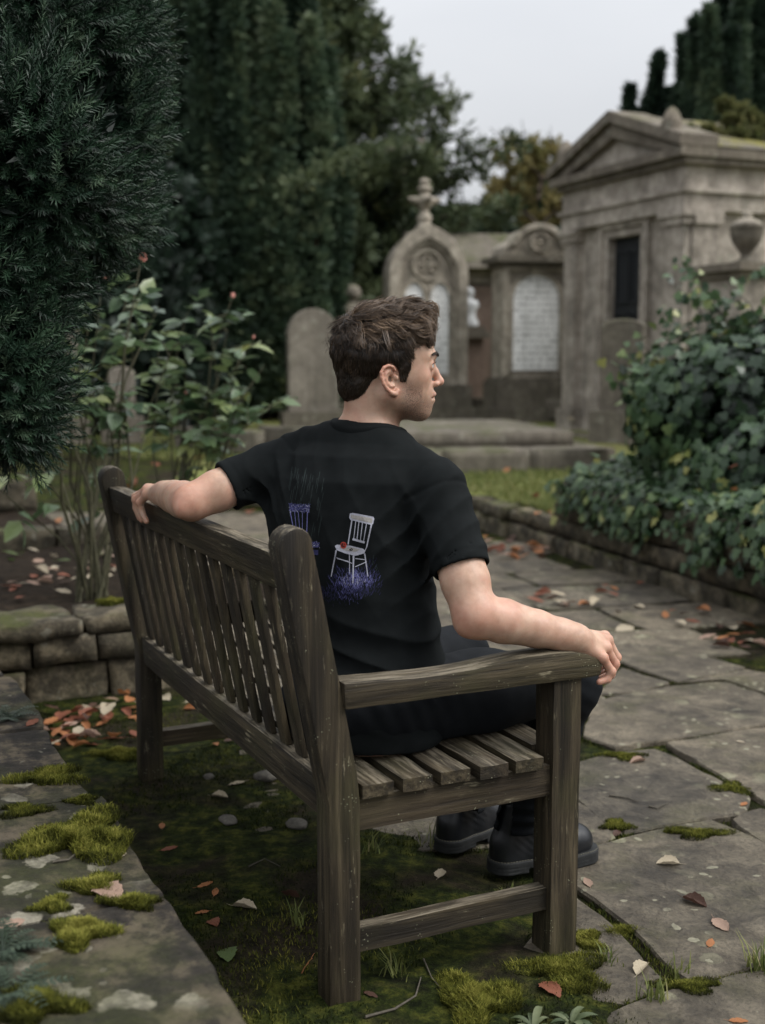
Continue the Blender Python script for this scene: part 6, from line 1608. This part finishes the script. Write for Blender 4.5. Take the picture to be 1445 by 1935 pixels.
# creeping skirt along the wall top, and strands hanging down its face
n = 5200; yy = 4.3+RNG.random(n)*3.35; xx = np.array([kx(y)[0] for y in yy])+RNG.random(n)**1.2*.75-.01; zz = .445+.05*wob(np.stack([xx, yy, yy*0], 1), 5)+RNG.random(n)*.16*np.clip((xx-np.array([kx(y)[0] for y in yy]))*3+.25, 0, 1)
Nn = np.stack([RNG.normal(-.35, .35, n), RNG.normal(-.35, .35, n), np.full(n, 1.0)], 1); Nn /= np.linalg.norm(Nn, axis=1)[:, None]; put_ivy(np.stack([xx, yy, zz], 1), Nn, .068, np.clip(RNG.normal(.55, .2, n), 0, 1), .3)
wd_ = Vector((WALL_B.x-WALL_A.x, WALL_B.y-WALL_A.y)).normalized(); wn_ = np.array([wd_.y, -wd_.x, 0.0]); wn_ = wn_ if wn_[0] < 0 else -wn_
for k in range(84):
    y = random.uniform(4.4, 7.6); x = kx(y)[0]; L_ = random.choice((.05, .08, .10, .13, .20))*random.uniform(.8, 1.2); p = np.array([x, y, .44])+wn_*.035; q = p-np.array([0, 0, L_])+wn_*random.uniform(.01, .06)+np.array([wd_.x, wd_.y, 0])*random.uniform(-.12, .12)
    c_ = [p-wn_*.12+np.array([0, 0, .03]), p+wn_*.02, (p+q)/2+wn_*.03, q]; v, f = tube_np(c_, [.004, .0035, .003, .0015], 4); ms.add(v, f)
    m = int(8+L_*60); u = RNG.random(m); P = p[None]+(q-p)[None]*u[:, None]+RNG.normal(size=(m, 3))*.028; put_ivy(P, np.repeat((wn_+np.array([0, 0, .35]))[None], m, 0), .058, np.clip(RNG.normal(.55, .2, m), 0, 1))
for px, py in ((1180, 665), (1165, 690), (1200, 640), (1250, 590), (1283, 545), (1290, 500), (1330, 560), (1385, 545), (1430, 520), (1175, 740)):     # sprays reaching out of the mound
    tip = Wp(px, py, 6.9); b0 = tip+np.array([.25, .1, -.28]); m1 = (tip+b0)/2+np.array([-.02, 0, .06]); v, f = tube_np([b0, m1, tip], [.005, .004, .0015], 4); ms.add(v, f)
    m = 34; u = RNG.random(m)[:, None]; P = b0*(1-u)**2+2*m1*u*(1-u)+tip*u**2+RNG.normal(size=(m, 3))*.04; Nn = RNG.normal(size=(m, 3))*.5+np.array([-.2, -.7, .5]); Nn /= np.linalg.norm(Nn, axis=1)[:, None]; put_ivy(P, Nn, .055, np.clip(RNG.normal(.66, .22, m), 0, 1), .5)
mi.build('foliage', M_IVY, ivy, origin=o); ms.build('vine', M_TWIG, ivy, True, origin=o)
# ------------------------------------------------------------------ small things on the ground
bpy.context.view_layer.update(); DG = bpy.context.evaluated_depsgraph_get(); CAMP = Vector((0, 0, CAM_H))
BAD = ('back', 'seat', 'lower_rail', 'top_rail', 'front_', 'side_', 'stretcher', 'armrest', 'body', 'hair', 't_shirt', 'collar', 'print', 'trousers', 'boot', 'sole', 'stitching', 'cane', 'foliage', 'fallen_leaf', 'moss_tuft', 'grass_tuft', 'eye')
def hit_px(px, py):
    d = (W(px, py, 1.0)-CAMP).normalized(); o = CAMP+d*.4
    for _ in range(40):
        r = S.ray_cast(DG, o, d)
        if not r[0]: return None, None
        if r[4].name.startswith('foliage') and py < 960: return r[1], r[2]
        if not r[4].name.startswith(BAD): return r[1], r[2]
        o = r[1]+d*.002
    return None, None
def hit_down(x, y, z=1.0):
    r = S.ray_cast(DG, Vector((x, y, z)), Vector((0, 0, -1))); return (r[1], r[2], r[4].name if r[4] else '') if r[0] else (None, None, '')
LCOL = dict(red=[(0, (.16, .055, .032)), (1, (.27, .10, .055))], orange=[(0, (.27, .105, .04)), (1, (.42, .18, .07))], pink=[(0, (.27, .17, .125)), (1, (.40, .28, .205))], cream=[(0, (.34, .28, .19)), (1, (.52, .45, .33))], brown=[(0, (.055, .028, .02)), (1, (.11, .058, .04))], green=[(0, (.06, .10, .03)), (1, (.13, .17, .06))])
def mat_dead(name, st):
    t = NT('leaf_'+name); c = t.coord('Object'); n = t.noise(c, 70, 5, .65); col = t.ramp(n, [(.35, st[0][1]), (.65, st[1][1])])
    col = t.mix(t.math('MULTIPLY', t.ramp(t.noise(c, 38, 3, .6), [(.56, 0.0), (.66, 1.0)]), .6), col, tuple(x*.35 for x in st[0][1]))
    t.bump(n, .4, .002); t.set(Base_Color=col, Roughness=.6, Specular_IOR_Level=.3)
    d = t.n('ShaderNodeBsdfTranslucent'); t.put(d.inputs['Color'], col); mx = t.n('ShaderNodeMixShader'); mx.inputs[0].default_value = .2
    t.l(t.p, 'BSDF', mx, 1); t.l(d, 'BSDF', mx, 2); t.l(mx, 'Shader', t.out, 'Surface'); return t.m
LM = {k: mat_dead(k, v) for k, v in LCOL.items()}; LCACHE = {}
def leaf_mesh(var, colr):
    if (var, colr) in LCACHE: return LCACHE[(var, colr)]
    rr = random.Random(100+var); n, m = 13, 5; L_ = 1.0; wid = rr.uniform(.20, .30); cx2 = rr.uniform(-.5, .9); cy2 = rr.uniform(-.5, .8) if var != 3 else 2.6; tw = rr.uniform(-.8, .8)
    V, Fq = [], []
    for i in range(n):
        u = i/(n-1); w = wid*(math.sin(PI*min(1, u**.85*.97+.02))**.8)*(1+.10*math.sin(u*31+var)*(0 < u < 1)); 
        for j in range(m):
            q = (j-(m-1)/2)/((m-1)/2); y = q*w; a = y*cy2*1.3
            V.append(((u-.5)*L_, y*math.cos(a*.5), .10*cx2*math.sin(u*PI)+abs(y)*abs(q)*cy2*.32+tw*y*(u-.5)*.5+.015*math.sin(u*17+q*5+var)))
    for i in range(n-1):
        for j in range(m-1): b = i*m+j; Fq.append((b, b+m, b+m+1, b+1))
    V = np.array(V); V[:, 2] -= V[:, 2].min()
    sv_, sf_ = tube_np([V[m//2]+np.array([.02, 0, .004]), V[m//2]+np.array([-.12, .02, .01]), V[m//2]+np.array([-.26, .06, .02])], [.012, .010, .007], 4)
    b = len(V); me = bpy.data.meshes.new('fallen_leaf'); me.from_pydata(np.concatenate([V, sv_]).tolist(), [], Fq+[tuple(int(x)+b for x in f) for f in sf_]); me.shade_smooth(); me.materials.append(LM[colr]); LCACHE[(var, colr)] = me; return me
def put_leaf(p, nrm, size, var, colr, rz, label, group=None, tilt=.15):
    o = bpy.data.objects.new('fallen_leaf', leaf_mesh(var, colr)); C.objects.link(o); o.location = p+Vector((0, 0, .001)); o.scale = (size,)*3
    q = Vector(nrm).lerp(Vector((0, 0, 1)), .5).normalized().to_track_quat('Z', 'Y'); e = Matrix.Rotation(random.uniform(-tilt, tilt), 3, 'X') @ Matrix.Rotation(rz, 3, 'Z')
    o.rotation_euler = (q.to_matrix() @ e).to_euler(); return props(o, label, 'leaf', group)
NAMED = [(1362, 1749, .062, 1, 'pink', .05, 'pale pinkish oval leaf lying flat on the big flagstone at right'), (1342, 1782, .040, 2, 'orange', 1.3, 'small orange leaf with its stalk up on the big flagstone'),
    (1262, 1633, .058, 3, 'cream', -.1, 'cream curled leaf on the flagstone right of the boot'), (1312, 1706, .062, 3, 'brown', -.5, 'dark brown rolled leaf on the big flagstone'),
    (1110, 1668, .050, 0, 'pink', .1, 'pinkish crumpled leaf beside the front bench leg and boot'), (1040, 1872, .066, 4, 'red', -.4, 'large red brown leaf on moss at the bottom'), (1395, 1930, .036, 0, 'orange', .2, 'small orange leaf at the bottom right corner'),
    (1204, 1440, .052, 3, 'pink', 2.2, 'pale pink leaf standing up on the middle flagstone'), (1406, 1520, .042, 0, 'orange', 1.1, 'orange brown leaf caught in the mossy joint at right'), (1213, 1832, .055, 3, 'cream', -.6, 'pale twisted leaf on the small stone near the front leg'),
    (388, 1672, .046, 2, 'orange', -.2, 'bright orange leaf on dark moss behind the bench'), (407, 1686, .036, 0, 'orange', .9, 'small orange leaf touching the bright orange one'), (380, 1726, .036, 1, 'orange', .2, 'tan orange leaf near the stone wall edge'),
    (404, 1745, .050, 4, 'red', .7, 'rust red leaf half shaded near the wall edge'), (320, 1604, .044, 2, 'red', .4, 'rust leaf on moss below the wall corner'), (306, 1562, .038, 0, 'orange', 1.5, 'upright tan leaf on the moss by the wall'),
    (415, 1506, .050, 3, 'cream', .2, 'pale curled leaf on moss near the far leg'), (446, 1482, .056, 1, 'cream', .1, 'cream broad leaf right of the far back leg'), (580, 1826, .055, 2, 'orange', -.1, 'orange leaf lying against the near back leg'),
    (430, 1806, .070, 4, 'green', .6, 'pointed green leaf on the dark moss'), (462, 1716, .058, 3, 'cream', .3, 'long tan curled leaf on the dark moss'), (832, 1652, .055, 1, 'cream', .3, 'pale grey leaf on moss under the seat'), (548, 1692, .046, 4, 'brown', .5, 'brown curled leaf left of the near back leg'),
    (14, 1752, .060, 0, 'pink', .2, 'pinkish leaf on the wall top at the left edge'), (205, 1690, .085, 4, 'pink', .5, 'large dry pink brown leaf between moss tufts on the wall'), (100, 1574, .045, 3, 'red', -.8, 'dull red leaf on the wall beside the largest moss tuft'),
    (62, 1366, .055, 0, 'red', .3, 'red brown leaf under the fern on the wall'), (228, 1618, .030, 1, 'cream', .4, 'tiny cream leaf on the wall edge'), (1398, 1402, .03, 0, 'cream', .4, 'tiny pale leaf on the far right flagstone'), (1080, 790, .12, 1, 'cream', .3, 'yellow leaf on top of the stepped tomb'),
    (957, 888, .08, 0, 'orange', .4, 'single orange leaf on the lawn edge'), (1384, 925, .09, 0, 'orange', .4, 'orange leaf caught high in the ivy skirt'), (1390, 879, .07, 2, 'red', 1.2, 'red leaf lodged in the ivy mound'),
    (1180, 1190, .10, 1, 'cream', .1, 'pale leaf lying alone on the path behind the hand'), (1165, 1575, .03, 4, 'brown', .4, 'brown leaf scrap in the joint right of the boot'), (700, 1880, .035, 0, 'brown', .9, 'dark leaf just right of the near back leg')]
for px, py, sz, var, colr, rz, lab in NAMED:
    p, nr = hit_px(px, py)
    if p is not None: put_leaf(p, nr, sz, var, colr, rz, lab)
CH = ['red', 'red', 'orange', 'brown', 'pink', 'cream', 'red', 'orange']
def drift(n, pts, sp, label, group, szr=(.035, .065), lift=.02, ch=CH, ztop=1.0):
    for k in range(n):
        a = random.choice(pts); q = W(*a) if len(a) == 3 else Vector((a[0], a[1], 0)); x, y = random.gauss(q.x, sp), random.gauss(q.y, sp)
        p, nr, nm = hit_down(x, y, ztop)
        if p is None or nm.startswith(('back', 'seat', 'lower', 'top', 'foliage', 'crown', 'ivy', 'cane')) or p.z > .6: continue
        put_leaf(p+Vector((0, 0, random.random()*lift)), nr, random.uniform(*szr), random.randrange(5), random.choice(ch), random.uniform(0, 6.3), label, group, .45)
gp = lambda px, py, z=0.0: (G(px, py, z).x, G(px, py, z).y)
random.seed(33)
drift(62, [gp(130, 1385), gp(165, 1345), gp(210, 1350), gp(150, 1400), gp(225, 1335), gp(110, 1360), gp(185, 1390)], .075, 'dry red brown leaf in the heap at the foot of the rose bed wall', 'leaves heaped behind the bench', (.045, .085), .035)
drift(16, [gp(330, 1330), gp(410, 1350), gp(380, 1400), gp(520, 1420)], .10, 'faded leaf scattered on moss by the far bench leg', 'leaves by the far bench leg', (.03, .05), .005)
drift(30, [gp(930, 1030), gp(960, 1040), gp(1000, 1045), gp(985, 1030)], .16, 'rust coloured leaf in the drift along the low lawn wall', 'leaves along the low wall', (.07, .12), .03)
drift(34, [gp(1260, 1160), gp(1330, 1175), gp(1400, 1190), gp(1430, 1215), gp(1380, 1205), gp(1150, 1115)], .11, 'brown leaf in the drift along the foot of the ivy wall', 'leaves along the ivy wall', (.05, .09), .025)
drift(12, [gp(1060, 1140), gp(1075, 1145), gp(1040, 1130)], .07, 'dry leaf in the small cluster in the middle of the path', 'leaves in the middle of the path', (.06, .10), .02)
drift(74, [gp(60, 1090, .25), gp(140, 1075, .25), gp(210, 1090, .25), gp(30, 1060, .25), gp(110, 1110, .25), gp(230, 1060, .25), gp(180, 1050, .25)], .17, 'pale dry leaf littering the soil of the rose bed', 'leaves on the rose bed', (.05, .09), .02, ['pink', 'cream', 'red', 'cream', 'brown', 'pink', 'green'])
drift(22, [W(300, 870, 10)[:2], W(380, 860, 11)[:2], W(260, 885, 9)[:2]], .5, 'red leaf on the distant bed behind the rose stems', 'leaves on the distant bed', (.10, .16), .02, ['red', 'orange', 'red'])
drift(16, [W(1000, 880, 10)[:2], W(1100, 870, 9.5)[:2], W(1150, 900, 9)[:2], W(930, 900, 9.5)[:2]], .6, 'small leaf fallen on the lawn', 'leaves on the lawn', (.05, .09), .03)
# moss cushions on the wall top and round the bench legs
def moss_tuft(px, py, rx, ry, h, label, tone=.6, nb=2600, bl=.014, name='moss_tuft'):
    p, nr = hit_px(px, py)
    if p is None: return
    s = (p-CAMP).length/F; a, b = rx*s, ry*s*2.2
    nb = int(nb*1.9); bl *= .50; h *= .8; mb = MB(); n = nb; r = np.sqrt(RNG.random(n)); th_ = RNG.uniform(0, 2*PI, n); rad = 1+.35*np.sin(th_*3+px)+.2*np.sin(th_*5+py)
    x = r*rad*a*np.cos(th_); y = r*rad*b*np.sin(th_); q = np.stack([x, y, np.zeros(n)], 1)
    lump = .55+.45*wob(q, 130/ (1+a*8), px*.1); z = h*np.clip(1-r**2.2, 0, 1)*np.clip(lump, .15, 1)
    # cushion body
    m = 12; V = [(0, 0, h*.8)]; Fq = []
    ang = BYAW+PI/2; 
    P = np.stack([x, y, z-.002], 1)
    keep = RNG.random(n) < np.clip(1.25-r**1.5*(.55+.45*wob(q, 160, 3)), .12, 1); P = P[keep]; r = r[keep]; q = q[keep]; n = len(P)
    v, f = blades(P, bl*RNG.uniform(.8, 1.5), bl*.24, 1.5); mb.add(v, f, np.repeat(np.clip(tone+.30*wob(q, 70, 1)+.15*wob(q, 200, 2)+RNG.normal(0, .17, n)-.25*(r > .8), 0, 1), 5))
    g = 16; gr, gt = np.meshgrid(np.linspace(0, 1, 7), np.arange(g)*2*PI/g, indexing='ij'); grd = 1+.35*np.sin(gt*3+px)+.2*np.sin(gt*5+py)
    gx2, gy2 = gr*grd*a*np.cos(gt)*.78, gr*grd*b*np.sin(gt)*.78; lz = .55+.45*wob(np.stack([gx2.ravel(), gy2.ravel(), 0*gx2.ravel()], 1), 130/(1+a*8), px*.1).reshape(gx2.shape)
    gz = h*np.clip(1-gr**2.2, 0, 1)*np.clip(lz, .15, 1)-.003
    i, j = np.meshgrid(np.arange(6), np.arange(g), indexing='ij'); mb.add(np.stack([gx2, gy2, gz], -1).reshape(-1, 3), np.stack([i*g+j, (i+1)*g+j, (i+1)*g+(j+1) % g, i*g+(j+1) % g], -1).reshape(-1, 4), .25)
    o = mb.build(name, M_MOSSB); o.location = p; o.rotation_euler = (0, 0, random.uniform(-.3, .3)); return props(o, label, 'moss')
M_MOSSB = mat_leaf('bright_moss', [(0, (.020, .022, .005)), (.35, (.060, .066, .012)), (.7, (.17, .175, .028)), (1, (.33, .31, .07))], .8, .1, .3)
M_MOSSG = M_MOSSB
for a in ((92, 1468, 62, 22, .014, 'flat yellow green moss patch on the second wall slab', .55, 2600), (148, 1584, 98, 46, .030, 'largest moss tuft on the wall, yellow green with brown threads', .6, 6000, .018), (45, 1533, 40, 14, .014, 'dark green moss strip at the left edge of the wall', .3, 1600),
          (156, 1514, 26, 9, .012, 'small dark green moss dot on the wall edge', .25, 900), (180, 1676, 44, 20, .020, 'moss tuft behind the dry pink brown leaf', .6, 2000), (250, 1708, 46, 11, .016, 'long narrow green moss strip at the wall edge', .45, 1500), (98, 1712, 32, 15, .016, 'moss blob left of the dry pink brown leaf', .5, 1300),
          (152, 1768, 50, 24, .026, 'round bright yellow moss cushion on the nearest wall slab', .75, 3000, .016), (70, 1905, 60, 24, .022, 'green moss at the bottom left corner of the wall', .4, 2400, .016), (1105, 1778, 32, 17, .022, 'yellow moss cushion at the foot of the front bench leg', .65, 2200), (1060, 1838, 80, 30, .022, 'mossy hump beside the front leg stone', .5, 4200),
          (900, 1890, 70, 36, .024, 'bright moss mound at the bottom between the near legs', .62, 5000, .016), (1170, 1762, 38, 12, .012, 'moss tuft in the joint by the big flagstone', .4, 1500), (1300, 1862, 60, 10, .014, 'green moss line in the joint of the lowest flagstones', .35, 1800), (470, 1390, 70, 14, .02, 'bright yellow green moss patch behind the far leg', .7, 3600), (225, 1425, 46, 14, .02, 'yellow moss patch beside the leaf heap', .68, 2400),
          (1165, 1560, 26, 12, .012, 'moss in the joint right of the boot', .45, 1400), (1320, 1575, 60, 10, .012, 'moss in the joint behind the big flagstone', .42, 1900), (1180, 1430, 40, 10, .012, 'moss seam in the joint behind the bench leg', .42, 1500), (1380, 1490, 40, 14, .012, 'moss in the slanting joint at the right edge', .4, 1500), (215, 1140, 34, 10, .03, 'moss on top of the rose bed wall next to the far post', .6, 1800)):
    moss_tuft(*a)
# small grey green ferns on the wall, weeds in the joints, twigs
M_FERN = mat_leaf('fern_fronds', [(0, (.018, .030, .018)), (.5, (.045, .066, .042)), (1, (.10, .125, .08))], .5, .35, .25)
def fern(px, py, n, ln, label, name='fern', mat=None, wid=.17, spread=.9, segs=9, cat='fern'):
    p, nr = hit_px(px, py)
    if p is None: return
    mb = MB(); lbv, lbf = leaf_base(1, .42, .08, .12)
    for k in range(n):
        a = k*2.399+random.uniform(-.3, .3); L_ = ln*random.uniform(.6, 1.15); d = np.array([math.cos(a), math.sin(a), 0.0]); up = random.uniform(.25, .8)
        c_ = np.array([d*L_*spread*q+np.array([0, 0, L_*(up*q-.55*up*q*q*1.3)]) for q in np.linspace(0, 1, segs+1)]); v, f = tube_np(c_, np.linspace(.0014, .0004, segs+1), 3); mb.add(v, f, .3)
        P, D, T_ = [], [], []; side = np.array([-d[1], d[0], 0])
        for i in range(1, segs+1):
            for s in (-1, 1): P.append(c_[i]); D.append(side*s+d*.55+np.array([0, 0, .15])); T_.append(random.gauss(.5, .15))
        scl = np.repeat(np.sin(np.linspace(.35, 1, segs)*PI*.9)**.8, 2)*L_*wid+.002
        D = np.array(D); D /= np.linalg.norm(D, axis=1)[:, None]; Y = np.array([0, 0, 1.0])-D*D[:, 2:3]; Y /= np.linalg.norm(Y, axis=1)[:, None]
        scatter(mb, lbv, lbf, np.array(P), np.stack([np.cross(Y, D), Y, D], 2), scl, np.clip(T_, 0, 1))
    o = mb.build(name, mat or M_FERN, None, True); o.location = p; return props(o, label, cat)
fern(18, 1358, 16, .075, 'grey green fern tuft on the wall top, upper left edge'); fern(4, 1800, 22, .10, 'blue green fern at the bottom left corner'); fern(15, 1880, 18, .09, 'lower blue green fern in the corner below the other')
M_WEED = mat_leaf('weed_leaves', [(0, (.06, .085, .04)), (.6, (.14, .17, .085)), (1, (.25, .27, .15))], .5, .35, .3)
def weed(px, py, n, ln, label):
    p, nr = hit_px(px, py)
    if p is None: return
    mb = MB()
    for k in range(n):
        a = k*2.399+random.uniform(-.4, .4); L_ = ln*random.uniform(.6, 1.1); d = np.array([math.cos(a), math.sin(a), 0.0]); sd = np.array([-d[1], d[0], 0]); up = random.uniform(.5, 1.1); m = 7; V = []
        for i in range(m):
            u = i/(m-1); w = L_*.13*math.sin(PI*(.08+.9*u))**.8; q = d*L_*u*.9+np.array([0, 0, L_*(up*u-.75*up*u*u)]); V += [q-sd*w+np.array([0, 0, w*.35]), q, q+sd*w+np.array([0, 0, w*.35])]
        Fq = [(3*i+c_, 3*i+3+c_, 3*i+4+c_, 3*i+1+c_) for i in range(m-1) for c_ in (0, 1)]; mb.add(np.array(V), np.array(Fq), float(np.clip(random.gauss(.5, .2), 0, 1)))
    o = mb.build('weed', M_WEED, None, True); o.location = p-Vector((0, 0, .004)); props(o, label, 'weed')
weed(1078, 1932, 13, .062, 'pale green leafy weed at the bottom beside the moss'); weed(1008, 1940, 10, .055, 'weed rosette cut by the bottom edge, left of the larger weed')
def tuft(px, py, n, h, label):
    p, nr = hit_px(px, py)
    if p is None: return
    mb = MB(); P = RNG.normal(size=(n, 3))*np.array([.013, .013, 0]); v, f = blades(P, h, .0035, 1.1); mb.add(v, f, np.repeat(np.clip(RNG.normal(.6, .2, n), 0, 1), 5)); o = mb.build('grass_tuft', M_GRASS); o.location = p-Vector((0, 0, .003)); props(o, label, 'grass')
for q in ((1432, 1832, 60, .055, 'spiky grass tuft in the joint at the right edge'), (1275, 1838, 26, .035, 'sparse grass blades in the joint below the big flagstone'), (812, 1598, 12, .06, 'thin upright grass blades beside the left boot heel'), (1150, 1815, 22, .03, 'short grass by the stone at the front leg'), (560, 1745, 26, .04, 'dark grass blades left of the near leg'), (745, 1840, 30, .045, 'grass blades on moss between the near legs'), (1235, 1890, 26, .04, 'grass in the lowest joint'), (700, 1610, 22, .05, 'grass blades under the seat'), (960, 1700, 22, .035, 'grass near the stretcher')): tuft(*q)
def twig(pts, r, label):
    c_ = []
    for px, py in pts:
        p, nr = hit_px(px, py)
        if p is None: return
        c_.append(np.array(p)+np.array([0, 0, .004]))
    o = np.array(c_[0]); v, f = tube_np(np.array(c_)-o, np.linspace(r, r*.4, len(c_)), 5); mb = MB(); mb.add(v, f); q = mb.build('twig', M_TWIG, None, True); q.location = o; props(q, label, 'twig')
twig([(690, 1925), (745, 1910), (785, 1885), (795, 1850)], .0032, 'thin curved twig on moss at the bottom by the near leg'); twig([(1150, 1505), (1185, 1510), (1205, 1518)], .003, 'short twig on the flagstone behind the front leg')
twig([(1225, 1525), (1240, 1530), (1262, 1520)], .003, 'small twig on the middle flagstone'); twig([(800, 1815), (815, 1850), (840, 1880)], .0018, 'straw like stem on the bright moss'); twig([(470, 1640), (500, 1625), (530, 1640)], .002, 'fine twig on dark moss behind the bench'); twig([(100, 1632), (130, 1628), (145, 1615)], .003, 'bent twig below the largest moss tuft on the wall')
# a few grey stones on the bare patch beneath the bench
M_PEB = mat_stone('pebble', (.05, .046, .04), (.12, .11, .095), (.22, .20, .17), .2, (.08, .09, .02), .2, 0, 6, .004)
for px, py, sz, lab in ((430, 1552, .022, 'grey pebble lying on moss behind the bench'), (505, 1470, .030, 'rounded stone under the bench near the far leg'), (395, 1470, .016, 'small dark pebble near the far leg'), (560, 1560, .024, 'flat pebble on bare earth under the lower rail'), (610, 1430, .03, 'half buried stone under the middle of the bench')):
    p, nr = hit_px(px, py)
    if p is None: continue
    bm = bmesh.new(); bmesh.ops.create_icosphere(bm, subdivisions=3, radius=1); rough(bm, .25, 1.1, px*.1); bmesh.ops.scale(bm, vec=(sz*1.3, sz, sz*.55), verts=bm.verts); o = bm_obj('pebble', bm, M_PEB, None, True); o.location = p+Vector((0, 0, sz*.2)); o.rotation_euler = (0, 0, px*.1); props(o, lab, 'pebble')
